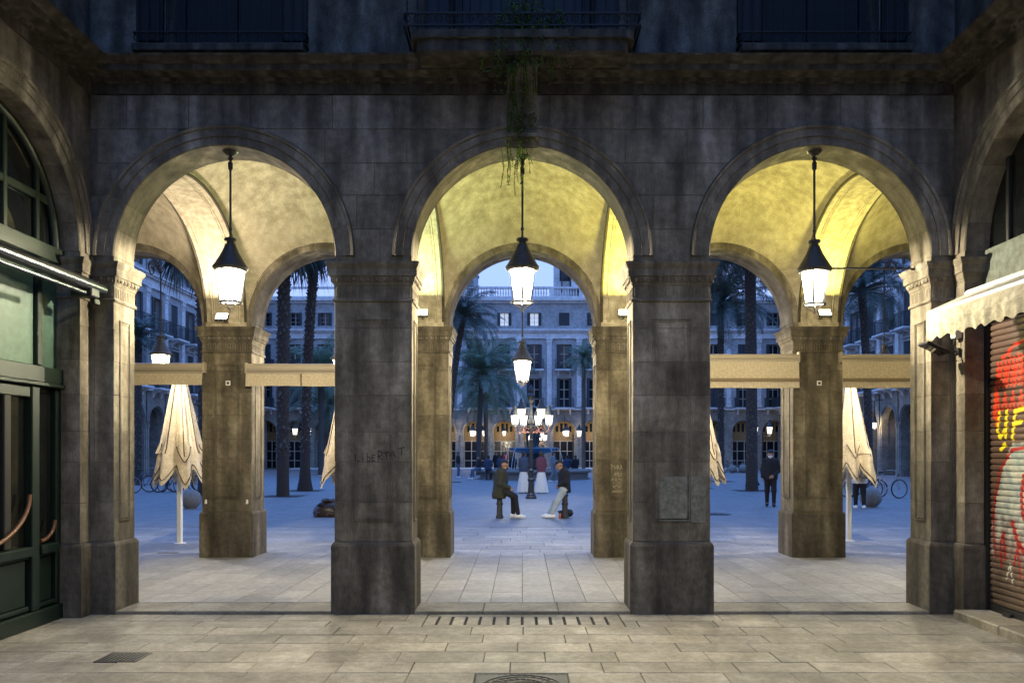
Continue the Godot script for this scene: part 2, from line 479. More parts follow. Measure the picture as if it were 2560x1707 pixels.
func _ready() -> void:
	rng.seed = 20
	# camera: level, with the lens shifted upwards as in a picture whose verticals are kept upright
	var cam := Camera3D.new()
	cam.name = "camera"
	cam.projection = Camera3D.PROJECTION_FRUSTUM
	cam.keep_aspect = Camera3D.KEEP_HEIGHT
	cam.near = 0.1
	cam.far = 600.0
	cam.size = 682.0 / 800.0 * 0.1
	cam.frustum_offset = Vector2(-10.4, 111.4) / 800.0 * 0.1
	cam.position = Vector3(0, 1.7, 0)
	add_child(cam)
	# dusk sky
	var env := Environment.new()
	var sky := Sky.new()
	var ps := ProceduralSkyMaterial.new()
	ps.sky_top_color = lin(0.32, 0.86, 2.4)
	ps.sky_horizon_color = lin(0.56, 0.62, 0.98)
	ps.sky_curve = 0.35
	ps.ground_bottom_color = lin(0.05, 0.06, 0.08)
	ps.ground_horizon_color = lin(0.3, 0.4, 0.6)
	ps.sky_energy_multiplier = 1.0
	sky.sky_material = ps
	env.background_mode = Environment.BG_SKY
	env.sky = sky
	env.background_energy_multiplier = 1.0
	env.tonemap_mode = Environment.TONE_MAPPER_LINEAR
	env.tonemap_exposure = 1.0
	env.sdfgi_enabled = true
	env.ssao_enabled = true
	env.ssil_enabled = true
	var we := WorldEnvironment.new()
	we.name = "world"
	we.environment = env
	add_child(we)
	# the last light of a sun that has set
	var sun := DirectionalLight3D.new()
	sun.name = "sun"
	sun.light_color = lin(0.6, 0.75, 1.0)
	sun.light_energy = 0.03
	sun.light_angular_distance = 20.0
	sun.shadow_enabled = true
	sun.sky_mode = DirectionalLight3D.SKY_MODE_LIGHT_ONLY
	sun.rotation = Vector3(deg_to_rad(-60), deg_to_rad(150), 0)
	add_child(sun)

	materials()
	M.hatch = mat(lin(0.04, 0.039, 0.038), 0.6, 0.2)
	M.wood_dark = rock(lin(0.10, 0.045, 0.015), M.stone0.albedo_texture, 1.0, 0.6)
	M.canvas_dark = mat(lin(0.20, 0.15, 0.09), 0.9)
	M.canvas_parasol = rock(lin(0.74, 0.65, 0.50), M.slab0.albedo_texture, 1.3, 0.9)
	M.canvas_parasol.backlight_enabled = true
	M.canvas_parasol.backlight = lin(0.25, 0.2, 0.14)
	M.bollard = mat(lin(0.03, 0.028, 0.025), 0.6)
	M.red_iron = mat(lin(0.16, 0.05, 0.035), 0.5)
	M.spoke = mat(lin(0.35, 0.36, 0.38), 0.35, 0.5)
	M.bike_blue = mat(lin(0.05, 0.08, 0.16), 0.4)
	M.wicker = mat(lin(0.035, 0.022, 0.015), 0.35)
	M.wicker2 = mat(lin(0.06, 0.04, 0.028), 0.4)
	M.wicker3 = mat(lin(0.018, 0.013, 0.011), 0.3)
	M.lit_window = glow(lin(0.8, 0.88, 1.0), 0.5)
	M.can = mat(lin(0.4, 0.1, 0.06), 0.35)

	paving()
	arcade()
	alley_side(-1.0)
	alley_side(1.0)
	buildings()
	lamps()
	left_shop()
	right_shop()
	awnings()
	parasols()
	hanging_plant()
	palms()
	bollards()
	lamp_post("six armed lamp post with lit lanterns between the two men", 0.32, 29.3, 1.5, 1.0)
	lamp_post("second six armed lamp post behind the fountain", 1.2, 66.0, 1.5, 1.25)
	twin_lamp("twin street lamp left of the fountain before the far arcade", -3.95, 72.0)
	twin_lamp("twin street lamp right of the fountain before the far arcade", 4.55, 72.0)
	twin_lamp("twin street lamp in the left arch before the far arcade", -18.2, 66.0)
	twin_lamp("twin street lamp in the right arch behind the thick palm", 18.6, 62.0)
	bicycles()
	heap()
	people()
	fountain()

# ---- arcade ----
func stone(kind := "stone") -> Material:
	return M["%s%d" % [kind, rng.randi() % 4]]

func voussoir_mesh(depth: float, a0: float, a1: float, both: bool) -> MB:
	# ring sector, front face at z = 0, soffit running back to -depth
	var pr := [Vector2(HALF, -depth), Vector2(HALF, -0.012), Vector2(HALF + 0.012, 0.0), Vector2(HALF + 0.092, 0.0), Vector2(HALF + 0.095, 0.016), Vector2(HALF + 0.172, 0.018), Vector2(HALF + 0.18, 0.034), Vector2(HALF + 0.205, 0.042), Vector2(HALF + 0.212, 0.0), Vector2(HALF + 0.212, -depth)]
	if both:
		pr = [Vector2(HALF, -depth + 0.012), Vector2(HALF, -0.012), Vector2(HALF + 0.012, 0.0), Vector2(HALF + 0.092, 0.0), Vector2(HALF + 0.095, 0.016), Vector2(HALF + 0.172, 0.018), Vector2(HALF + 0.18, 0.034), Vector2(HALF + 0.205, 0.042), Vector2(HALF + 0.212, 0.0), Vector2(HALF + 0.212, -depth), Vector2(HALF + 0.205, -depth - 0.042), Vector2(HALF + 0.18, -depth - 0.034), Vector2(HALF + 0.172, -depth - 0.018), Vector2(HALF + 0.095, -depth - 0.016), Vector2(HALF + 0.092, -depth), Vector2(HALF + 0.012, -depth)]
	var mb := MB.new()
	var segs := 3
	var mid := Vector2(HALF + 0.1, -depth / 2)
	for s in segs:
		var t0 := lerpf(a0, a1, float(s) / segs); var t1 := lerpf(a0, a1, float(s + 1) / segs)
		var d0 := Vector3(cos(t0), sin(t0), 0); var d1 := Vector3(cos(t1), sin(t1), 0)
		for i in pr.size():
			var j := (i + 1) % pr.size()
			var e: Vector2 = pr[j] - pr[i]
			var o2 := Vector2(e.y, -e.x)
			if o2.dot((pr[i] + pr[j]) / 2.0 - mid) < 0: o2 = -o2
			mb.qo(d0 * pr[i].x + Vector3(0, 0, pr[i].y), d0 * pr[j].x + Vector3(0, 0, pr[j].y), d1 * pr[j].x + Vector3(0, 0, pr[j].y), d1 * pr[i].x + Vector3(0, 0, pr[i].y), (d0 + d1) * 0.5 * o2.x + Vector3(0, 0, o2.y))
	var pp := PackedVector2Array(pr)
	var tri := Geometry2D.triangulate_polygon(pp)
	for e in [[a0, -1.0], [a1, 1.0]]:
		var d := Vector3(cos(e[0]), sin(e[0]), 0)
		var o := Vector3(-sin(e[0]), cos(e[0]), 0) * float(e[1])
		for i in range(0, tri.size(), 3):
			mb.trio(d * pp[tri[i]].x + Vector3(0, 0, pp[tri[i]].y), d * pp[tri[i + 1]].x + Vector3(0, 0, pp[tri[i + 1]].y), d * pp[tri[i + 2]].x + Vector3(0, 0, pp[tri[i + 2]].y), o)
	return mb

func arch_ring(parent: Node3D, t: Transform3D, mesh: ArrayMesh, count: int) -> void:
	var ring := grp("arch", parent, t)
	for k in count:
		mi("voussoir", mesh, stone(), ring, Transform3D(Basis(Vector3(0, 0, 1), PI * k / count), Vector3.ZERO))

func circle_poly(cx: float, cy: float, r: float, down: float) -> PackedVector2Array:
	var p := PackedVector2Array()
	for i in 41:
		var a := PI * i / 40.0
		p.append(Vector2(cx + r * cos(a), cy + r * sin(a)))
	p.append(Vector2(cx - r, down)); p.append(Vector2(cx + r, down))
	return p

func cut(polys: Array, by: PackedVector2Array) -> Array:
	var out := []
	for p in polys:
		for q in Geometry2D.clip_polygons(p, by): out.append(q)
	return out

func rect(x0: float, y0: float, x1: float, y1: float) -> PackedVector2Array:
	return PackedVector2Array([Vector2(x0, y0), Vector2(x1, y0), Vector2(x1, y1), Vector2(x0, y1)])

var courses := [0.763, 1.18, 1.607, 1.925, 2.31, 2.667, 3.02, 3.30]
var block_meshes := {}

func pier(parent: Node3D, x: float, z0: float, z1: float, width: float, y0: float, rich: bool, kind := "stone") -> Node3D:
	# z0 nearest the camera (smaller distance), z1 farther
	var d := z1 - z0
	var p := grp("pier", parent, at(x, 0, -(z0 + z1) / 2))
	var hx := width / 2; var hz := d / 2
	var key := "%.2f/%.2f" % [width, d]
	# mortar core
	var core := MB.new()
	core.box(Vector3(-hx + 0.02, y0, -hz + 0.02), Vector3(hx - 0.02, CAP - 0.05, hz - 0.02))
	mi("core", core, M.mortar, p)
	# plinth: two stones
	var pl := MB.new()
	pl.rects(Vector3.ZERO, hx, hz, [[0.032, y0], [0.032, 0.715], [0.024, 0.738], [0.004, 0.762], [-0.05, 0.762]])
	mi("plinth", pl, M.plinth if kind == "stone" else M.grime_plinth, p)
	for i in courses.size() - 1:
		var h: float = courses[i + 1] - courses[i]
		var mk := key + "/%.3f" % h
		if not block_meshes.has(mk):
			var b := MB.new()
			b.cbox(Vector3.ZERO, Vector3(width, h - 0.0015, d), 0.003)
			block_meshes[mk] = b.mesh()
		mi("block", block_meshes[mk], stone(kind), p, at(rng.randf_range(-0.002, 0.002), courses[i] + h / 2, rng.randf_range(-0.002, 0.002)))
	# panel moulding on the two faces and the two reveals
	var pm_key := key + "/panel"
	if not block_meshes.has(pm_key):
		var m := MB.new()
		for f in 4:
			var w := (hx if f % 2 == 0 else hz) * 0.50
			var dist := hz if f % 2 == 0 else hx
			var b := Basis(Vector3.UP, f * PI / 2)
			for e in [[0.0, 0.012, 0.013], [0.024, 0.030, 0.007]]:
				var ww: float = w - e[0]
				var ya: float = 0.97 + e[0]; var yb: float = 3.12 - e[0]
				var th: float = e[1] - 0.0
				if e[0] > 0: th = 0.012
				for r in [[-ww, ya, -ww + th, yb], [ww - th, ya, ww, yb], [-ww + th, ya, ww - th, ya + th], [-ww + th, yb - th, ww - th, yb]]:
					var q := MB.new()
					q.box(Vector3(r[0], r[1], dist - 0.003), Vector3(r[2], r[3], dist + e[2]))
					m.add(q, Transform3D(b, Vector3.ZERO))
		block_meshes[pm_key] = m.mesh()
	mi("panel_moulding", block_meshes[pm_key], M[kind + "1"], p)
	# capital
	var ck := key + "/capital"
	if not block_meshes.has(ck):
		var c := MB.new()
		c.rects(Vector3.ZERO, hx, hz, [[-0.01, 3.298], [0.012, 3.300], [0.020, 3.312], [0.020, 3.322], [0.008, 3.336], [0.003, 3.340], [0.003, 3.47], [0.012, 3.478], [0.012, 3.495], [0.022, 3.507], [0.040, 3.562], [0.056, 3.566], [0.056, 3.642], [0.066, 3.655], [0.082, 3.685], [0.085, 3.700], [0.085, CAP], [-0.05, CAP]])
		block_meshes[ck] = c.mesh()
		var e := MB.new(); var fl := MB.new()
		for f in 4:
			var half := hx if f % 2 == 0 else hz
			var dist := hz if f % 2 == 0 else hx
			var b := Basis(Vector3.UP, f * PI / 2)
			var cnt := int(round(half * 2 / 0.08))
			for i in cnt:
				var u := (i - (cnt - 1) / 2.0) * (2 * half / cnt)
				var q := MB.new()
				q.ball(Vector3(u, 3.535, dist + 0.031), Vector3(0.026, 0.027, 0.015), 8, 5)
				q.box(Vector3(u + half / cnt - 0.004, 3.51, dist + 0.018), Vector3(u + half / cnt + 0.004, 3.56, dist + 0.042))
				e.add(q, Transform3D(b, Vector3.ZERO))
				var g := MB.new()
				var pts := []
				for s in 9:
					var a := PI * s / 8.0
					pts.append(Vector3(u + 0.022 * cos(a), 3.432 + 0.022 * sin(a), dist + 0.004))
				pts.push_front(Vector3(u + 0.022, 3.35, dist + 0.004)); pts.append(Vector3(u - 0.022, 3.35, dist + 0.004))
				g.tube(pts, 0.0055, 4)
				g.tube([Vector3(u + 0.012, 3.35, dist + 0.003), Vector3(u + 0.012, 3.395, dist + 0.003), Vector3(u - 0.014, 3.395, dist + 0.003)], 0.0045, 4)
				fl.add(g, Transform3D(b, Vector3.ZERO))
		block_meshes[ck + "e"] = e.mesh(); block_meshes[ck + "f"] = fl.mesh()
	mi("capital", block_meshes[ck], M[kind + "1"], p)
	if rich:
		mi("egg_moulding", block_meshes[ck + "e"], M.stone1, p)
		mi("flute_moulding", block_meshes[ck + "f"], M.stone1, p)
	return p

func strokes(paths: Array, w: float, depth: float) -> MB:
	# flat paint strokes in the x-y plane, facing +z
	var mb := MB.new()
	for path in paths:
		for i in path.size() - 1:
			var a: Vector2 = path[i]; var b: Vector2 = path[i + 1]
			var d := (b - a).normalized()
			var s := Vector2(-d.y, d.x) * w / 2
			a -= d * w * 0.3; b += d * w * 0.3
			var q := [a - s, b - s * 0.8, b + s * 0.8, a + s]
			mb.qo(Vector3(q[0].x, q[0].y, depth), Vector3(q[1].x, q[1].y, depth), Vector3(q[2].x, q[2].y, depth), Vector3(q[3].x, q[3].y, depth), Vector3(0, 0, 1))
	return mb

func arcade() -> void:
	var B := thing("arcade_building", "dark stone arcade building with round arches between alley and plaza", "building", Vector3.ZERO)
	# piers
	var piers := {}
	for k in [-1.5, -0.5, 0.5, 1.5]:
		piers[k] = pier(B, k * BAY, ZF, ZB, PIER, 0.0, true)
	for k in [-2.5, -1.5, -0.5, 0.5, 1.5, 2.5]:
		var p := pier(B, k * BAY, ZR, ZO, PIER * 0.97, FLOOR, true, "grime")
		if absf(k) < 2.0:
			var tile := MB.new()
			tile.cbox(Vector3(0.0, 0, 0), Vector3(0.075, 0.075, 0.006), 0.002)
			var pl := mi("number_plaque", tile, M.white_metal, p, at((0.02 if absf(k) > 1 else -0.19 * signf(k) * -1.0), 2.82, 0.313))
			var sq := MB.new()
			sq.cbox(Vector3.ZERO, Vector3(0.04, 0.04, 0.002), 0.0005)
			mi("plaque_print", sq, M.trim, pl, at(0, 0, 0.0043))
	# arches
	var vf := voussoir_mesh(ZB - ZF, 0.0009, PI / 13 - 0.0009, true).mesh()
	var vr := voussoir_mesh(ZO - ZR, 0.0009, PI / 13 - 0.0009, true).mesh()
	for k in [-1, 0, 1]:
		arch_ring(B, at(k * BAY, SPRING, -ZF), vf, 13)
	for k in [-2, -1, 0, 1, 2]:
		arch_ring(B, at(k * BAY, SPRING, -ZR), vr, 13)
	# impost courses between capital and springing
	for k in [-1.5, -0.5, 0.5, 1.5]:
		var im := MB.new()
		im.box(Vector3(-PIER / 2 + 0.004, CAP, -ZB + 0.004), Vector3(PIER / 2 - 0.004, SPRING, -ZF - 0.004))
		mi("impost", im, M.stone1, B, at(k * BAY, 0, 0))
	for k in [-2.5, -1.5, -0.5, 0.5, 1.5, 2.5]:
		var im := MB.new()
		im.box(Vector3(-PIER / 2 + 0.01, CAP, -ZO + 0.004), Vector3(PIER / 2 - 0.01, SPRING, -ZR - 0.004))
		mi("impost", im, M.stone1, B, at(k * BAY, 0, 0))
	# walls behind the stones
	var front := [rect(-5.4, SPRING, 5.4, 6.05)]
	for k in [-1, 0, 1]: front = cut(front, circle_poly(k * BAY, SPRING, HALF + 0.205, SPRING - 0.5))
	var w := MB.new()
	for p in front: w.prism(p, Transform3D(Basis.IDENTITY, Vector3(0, 0, -ZB)), 0.0, ZB - ZF - 0.012)
	mi("alley_wall", w, M.mortar, B)
	var rear := [rect(-8.4, SPRING, 8.4, 6.05)]
	for k in [-2, -1, 0, 1, 2]: rear = cut(rear, circle_poly(k * BAY, SPRING, HALF + 0.205, SPRING - 0.5))
	var w2 := MB.new()
	for p in rear: w2.prism(p, Transform3D(Basis.IDENTITY, Vector3(0, 0, -ZO)), 0.0, ZO - ZR)
	mi("plaza_wall", w2, M.stone0, B)
	# ashlar facing of the spandrels
	var ashlar := grp("ashlar_facing", B)
	var ys := [SPRING - 0.072, 4.07, 4.43, 4.77, 5.13, 5.49]
	for c in 5:
		var x := -WALLX - 0.3 + (0.0 if c % 2 == 0 else 0.38)
		while x < WALLX + 0.3:
			var L := rng.randf_range(0.62, 0.92)
			var ps := [rect(maxf(x, -WALLX) + 0.0015, ys[c] + 0.0015, minf(x + L, WALLX) - 0.0015, ys[c + 1] - 0.0015)]
			for k in [-1, 0, 1]: ps = cut(ps, circle_poly(k * BAY, SPRING, HALF + 0.216, SPRING - 0.5))
			if minf(x + L, WALLX) - maxf(x, -WALLX) > 0.03:
				for p in ps:
					if absf(area2(p)) < 0.004: continue
					var b := MB.new()
					b.prism(p, Transform3D(Basis.IDENTITY, Vector3(0, 0, -ZF)), -0.02, rng.randf_range(-0.001, 0.002), 0.003)
					mi("ashlar_stone", b, stone(), ashlar)
			x += L
	# frieze, cornice
	var fz := grp("cornice", B)
	var xx := -WALLX
	while xx < WALLX - 0.01:
		var L := minf(1.3, WALLX - xx)
		var b := MB.new()
		var prof := PackedVector2Array([Vector2(-0.3, 5.495), Vector2(0.02, 5.495), Vector2(0.02, 5.60), Vector2(0.05, 5.615), Vector2(0.07, 5.645), Vector2(0.20, 5.66), Vector2(0.21, 5.72), Vector2(0.25, 5.735), Vector2(0.29, 5.77), Vector2(0.30, 5.79), Vector2(0.02, 5.83), Vector2(-0.3, 5.83)])
		# profile (out, y) extruded along x
		b.prism(prof, Transform3D(Basis(Vector3(0, 0, 1), Vector3(0, 1, 0), Vector3(-1, 0, 0)), Vector3(xx + L - 0.002, 0, -ZF)), 0.0, L - 0.004)
		mi("cornice_stone", b, M.cornice, fz)
		xx += L
	# dentils
	var dent := MB.new()
	for i in 66:
		var dx := -WALLX + 0.07 + i * 0.1385
		dent.box(Vector3(dx - 0.035, 5.60, -ZF + 0.02), Vector3(dx + 0.035, 5.642, -ZF + 0.066))
	mi("dentils", dent, M.cornice, fz)
	# upper wall with three door openings
	var up := [rect(-5.0, 5.8, 5.0, 18.5)]
	var uw := MB.new()
	var openings := [[-BAY, 0.62, 5.98, 8.7], [0.0, 0.75, 5.98, 8.9], [BAY, 0.62, 5.98, 8.7]]
	var x0 := -5.0
	for o in openings:
		uw.box(Vector3(x0, 5.8, -ZF - 0.6), Vector3(o[0] - o[1], 18.5, -ZF))
		uw.box(Vector3(o[0] - o[1], 5.8, -ZF - 0.6), Vector3(o[0] + o[1], o[2], -ZF - 0.001))
		uw.box(Vector3(o[0] - o[1], o[3], -ZF - 0.6), Vector3(o[0] + o[1], 18.5, -ZF - 0.001))
		x0 = o[0] + o[1]
	uw.box(Vector3(x0, 5.8, -ZF - 0.6), Vector3(5.0, 18.5, -ZF))
	mi("upper_wall", uw, M.upper, B)
	for o in openings:
		var d := grp("balcony_door", B)
		var g := MB.new()
		g.box(Vector3(o[0] - o[1], o[2], -ZF - 0.35), Vector3(o[0] + o[1], o[3], -ZF - 0.33))
		mi("pane", g, M.black, d)
		for s in [-1.0, 0.0, 1.0]:
			var f := MB.new()
			f.cbox(Vector3(o[0] + s * (o[1] - 0.05), (o[2] + o[3]) / 2, -ZF - 0.30), Vector3(0.09, o[3] - o[2], 0.06), 0.008)
			mi("frame", f, M.black, d)
		for s in [-1.0, 1.0]:
			var f := MB.new()
			f.cbox(Vector3(o[0] + s * (o[1] + 0.14), (o[2] + o[3]) / 2 + 0.05, -ZF + 0.03), Vector3(0.26, o[3] - o[2], 0.05), 0.006)
			mi("shutter", f, M.black, d)
	# balconies: the sides flush, the middle one on a slab
	for o in [[-BAY, 0.89, 0.14], [0.0, 1.18, 0.50], [BAY, 0.89, 0.14]]:
		var bal := grp("balcony", B)
		var s := MB.new()
		if o[0] == 0.0:
			var sp := PackedVector2Array()
			for c in [[1.07, 0.40], [-1.07, 0.40]]:
				for i in 7:
					var a := PI / 2 * i / 6.0 + (0.0 if c[0] > 0 else PI / 2)
					sp.append(Vector2(c[0] + 0.12 * cos(a) - 0.12 * signf(c[0]), c[1] + 0.1 * sin(a)))
			sp.append(Vector2(-1.07, -0.1)); sp.append(Vector2(1.07, -0.1))
			s.prism(sp, Transform3D(Basis(Vector3(1, 0, 0), Vector3(0, 0, 1), Vector3(0, -1, 0)), Vector3(0, 5.83, -ZF)), 0.0, 0.15, 0.03)
			var sp2 := PackedVector2Array()
			for q in sp: sp2.append(Vector2(q.x * 1.05, q.y * 1.06 if q.y > 0 else q.y))
			s.prism(sp2, Transform3D(Basis(Vector3(1, 0, 0), Vector3(0, 0, 1), Vector3(0, -1, 0)), Vector3(0, 5.91, -ZF)), 0.0, 0.078)
		else:
			s.cbox(Vector3(o[0], 5.90, -ZF + o[2] / 2 + 0.02), Vector3(o[1] * 2, 0.08, o[2] + 0.1), 0.01)
		mi("slab", s, M.cornice, bal)
		var r := MB.new()
		var zf: float = -ZF + o[2]
		var cnt := int(o[1] * 2 / 0.105)
		for i in cnt + 1:
			var bx: float = o[0] - o[1] + 0.03 + i * (o[1] * 2 - 0.06) / cnt
			r.tube([Vector3(bx, 5.93, zf), Vector3(bx, 6.95, zf)], 0.009, 5)
			r.ring(Vector3(bx, 6.03, zf), Vector3(0, 0, 1), 0.035, 0.006, 8, 4)
		for y in [5.96, 6.08, 6.86, 6.95]:
			r.tube([Vector3(o[0] - o[1], y, zf), Vector3(o[0] + o[1], y, zf)], 0.013, 5)
			for s2 in [-1.0, 1.0]: r.tube([Vector3(o[0] + s2 * o[1], y, zf), Vector3(o[0] + s2 * o[1], y, -ZF + 0.01)], 0.013, 5)
		mi("railing", r, M.black, bal)
	# keystone bracket over the middle arch
	var key := MB.new()
	var kp := PackedVector2Array([Vector2(-0.02, 4.90), Vector2(0.07, 4.90), Vector2(0.085, 4.93), Vector2(0.10, 4.98), Vector2(0.14, 5.02), Vector2(0.14, 5.06), Vector2(0.10, 5.09), Vector2(0.10, 5.25), Vector2(0.13, 5.42), Vector2(0.20, 5.54), Vector2(0.30, 5.60), Vector2(0.34, 5.63), Vector2(0.34, 5.678), Vector2(-0.02, 5.678)])
	key.prism(kp, Transform3D(Basis(Vector3(0, 0, 1), Vector3(0, 1, 0), Vector3(-1, 0, 0)), Vector3(0.155, 0, -ZF)), 0.0, 0.31)
	key.prism(PackedVector2Array([Vector2(-0.02, 4.965), Vector2(0.155, 4.99), Vector2(0.16, 5.03), Vector2(-0.02, 5.05)]), Transform3D(Basis(Vector3(0, 0, 1), Vector3(0, 1, 0), Vector3(-1, 0, 0)), Vector3(0.172, 0, -ZF)), 0.0, 0.344)
	mi("keystone", key, M.stone1, B)
	# vaults: sail vaults over each bay, arches between them
	var a2 := 1.264; var zc := (ZB + ZR) / 2; var hz := (ZR - ZB) / 2
	var rise_w := 1.264; var rise_t := 1.66
	var bb := sqrt(rise_w * rise_w + rise_t * rise_t)
	var q := (rise_t / bb) * (rise_t / bb)
	var vm := MB.new()
	var N := 26
	var grid := []
	var gn := []
	for i in N + 1:
		for j in N + 1:
			var x := lerpf(-a2 - 0.02, a2 + 0.02, float(i) / N); var z := lerpf(-hz - 0.02, hz + 0.02, float(j) / N)
			var s := 1.0 - (x / a2) * (x / a2) * (1.0 - q) - (z / hz) * (z / hz) * q
			grid.append(Vector3(x, SPRING + bb * sqrt(maxf(s, 0.0)), z))
			gn.append(-Vector3(x * (1 - q) / (a2 * a2), sqrt(maxf(s, 0.0001)) / bb, z * q / (hz * hz)).normalized())
	for i in N:
		for j in N:
			var k0 := i * (N + 1) + j; var k1 := (i + 1) * (N + 1) + j
			vm.quads([grid[k0], grid[k1], grid[k1 + 1], grid[k0 + 1]], [gn[k0], gn[k1], gn[k1 + 1], gn[k0 + 1]])
	var vmesh := vm.mesh()
	for k in [-2, -1, 0, 1, 2]: mi("vault", vmesh, M.plaster, B, at(k * BAY, 0, -zc))
	var soff := PackedVector2Array()
	for i in 41:
		var a := PI * i / 40.0
		soff.append(Vector2((hz - 0.03) * cos(a), SPRING + (rise_t - 0.07) * sin(a)))
	soff.append(Vector2(-hz + 0.03, 3)); soff.append(Vector2(hz - 0.03, 3))
	var tr := [rect(-hz - 0.01, SPRING - 0.09, hz + 0.01, 6.05)]
	tr = cut(tr, soff)
	var tm := MB.new()
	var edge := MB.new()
	for p in tr: tm.prism(p, Transform3D(Basis(Vector3(0, 0, 1), Vector3(0, 1, 0), Vector3(-1, 0, 0)), Vector3(BAY / 2 - a2, 0, 0)), 0.0, BAY - 2 * a2)
	# mouldings along the soffit edges
	for e in [-1.0, 1.0]:
		for g in [[0.10, 0.016], [0.135, 0.010]]:
			var pts := []
			for i in 33:
				var a := PI * i / 32.0
				pts.append(Vector3(e * (BAY / 2 - a2 - g[0]), SPRING + (rise_t - 0.07) * sin(a), (hz - 0.03) * cos(a)))
			tm.tube(pts, g[1], 5)
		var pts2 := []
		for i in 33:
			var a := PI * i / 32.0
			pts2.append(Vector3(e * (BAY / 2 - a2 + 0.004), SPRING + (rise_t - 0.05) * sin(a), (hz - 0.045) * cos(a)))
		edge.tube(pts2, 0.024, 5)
	var tmesh := tm.mesh()
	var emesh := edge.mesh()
	for k in [-2.5, -1.5, -0.5, 0.5, 1.5, 2.5]:
		var ta := mi("transverse_arch", tmesh, M.rib, B, at(k * BAY, 0, -zc))
		mi("edge_moulding", emesh, M.dark_moulding, ta)
	# the mass above, and the walls that close the arcade at its ends
	var mass := MB.new()
	mass.box(Vector3(-5.0, 6.06, -ZO), Vector3(5.0, 18.5, -ZF - 0.605))
	for s in [-1.0, 1.0]:
		var xa: float = minf(s * 5.0, s * 27.0); var xb: float = maxf(s * 5.0, s * 27.0)
		mass.box(Vector3(xa, 6.06, -ZO), Vector3(xb, 18.5, -ZF + 0.4))
		mass.box(Vector3(minf(s * 8.3, s * 27.0), 0, -ZO), Vector3(maxf(s * 8.3, s * 27.0), 6.055, -ZF + 0.4))
		mass.box(Vector3(minf(s * 5.15, s * 8.295), 0, -ZB - 0.01), Vector3(maxf(s * 5.15, s * 8.295), 6.05, -ZF + 0.4))
	mi("upper_storeys", mass, M.upper, B)
	# cable conduits along the inner side of the plaza-side arches, hooks on the left inner pier
	for c in [[0.0, 1.0, 1.50], [0.0, -1.0, 0.9], [BAY, 1.0, 1.35], [BAY, -1.0, 0.7]]:
		var cd := MB.new()
		var pts := []
		for i in 15:
			var a: float = float(c[2]) * i / 14.0
			pts.push_front(Vector3(c[0] + c[1] * (HALF + 0.245) * cos(a), SPRING + (HALF + 0.245) * sin(a), -ZR + 0.012))
		pts.append(Vector3(c[0] + c[1] * (HALF + 0.24), SPRING - 0.03, -ZR + 0.012))
		pts.append(Vector3(c[0] + c[1] * (HALF + 0.30), SPRING - 0.055, -ZR + 0.03))
		pts.append(Vector3(c[0] + c[1] * (HALF + 0.40), SPRING - 0.05, -ZR + 0.05))
		cd.tube(pts, 0.011, 6)
		mi("cable_conduit", cd, M.rib, B)
	for x in [-0.33, 0.33]:
		var hk := MB.new()
		hk.cbox(Vector3(-1.5 * BAY + x, 0.92, -ZR + 0.012), Vector3(0.03, 0.07, 0.02), 0.004)
		hk.tube([Vector3(-1.5 * BAY + x, 0.90, -ZR + 0.02), Vector3(-1.5 * BAY + x, 0.885, -ZR + 0.05), Vector3(-1.5 * BAY + x, 0.91, -ZR + 0.06)], 0.008, 6)
		mi("wall_hook", hk, M.white_metal, B)
	# writing on the stones
	var g1 := strokes([
		[Vector2(0.0, 0.09), Vector2(0.004, 0.02), Vector2(0.045, 0.015)], [Vector2(0.075, 0.05), Vector2(0.078, 0.01)],
		[Vector2(0.125, 0.10), Vector2(0.127, 0.01)], [Vector2(0.127, 0.06), Vector2(0.155, 0.055), Vector2(0.155, 0.015), Vector2(0.127, 0.01)],
		[Vector2(0.21, 0.08), Vector2(0.175, 0.075), Vector2(0.178, 0.015), Vector2(0.21, 0.02)], [Vector2(0.178, 0.048), Vector2(0.205, 0.05)],
		[Vector2(0.24, 0.02), Vector2(0.243, 0.125), Vector2(0.285, 0.11), Vector2(0.28, 0.075), Vector2(0.243, 0.07), Vector2(0.29, 0.025)],
		[Vector2(0.30, 0.10), Vector2(0.365, 0.115)], [Vector2(0.335, 0.11), Vector2(0.33, 0.035)],
		[Vector2(0.36, 0.03), Vector2(0.39, 0.14), Vector2(0.425, 0.05)], [Vector2(0.37, 0.075), Vector2(0.42, 0.085)],
		[Vector2(0.45, 0.145), Vector2(0.52, 0.16)], [Vector2(0.487, 0.15), Vector2(0.49, 0.08)]], 0.008, 0.0)
	var ink := mat(lin(0.02, 0.02, 0.02, 0.8), 0.9)
	ink.transparency = BaseMaterial3D.TRANSPARENCY_ALPHA
	mi("graffiti_writing", g1, ink, piers[-0.5], at(-0.19, 1.60, (ZB - ZF) / 2 + 0.0065))
	var chalk := mat(lin(0.5, 0.46, 0.34, 0.5), 0.9)
	chalk.transparency = BaseMaterial3D.TRANSPARENCY_ALPHA
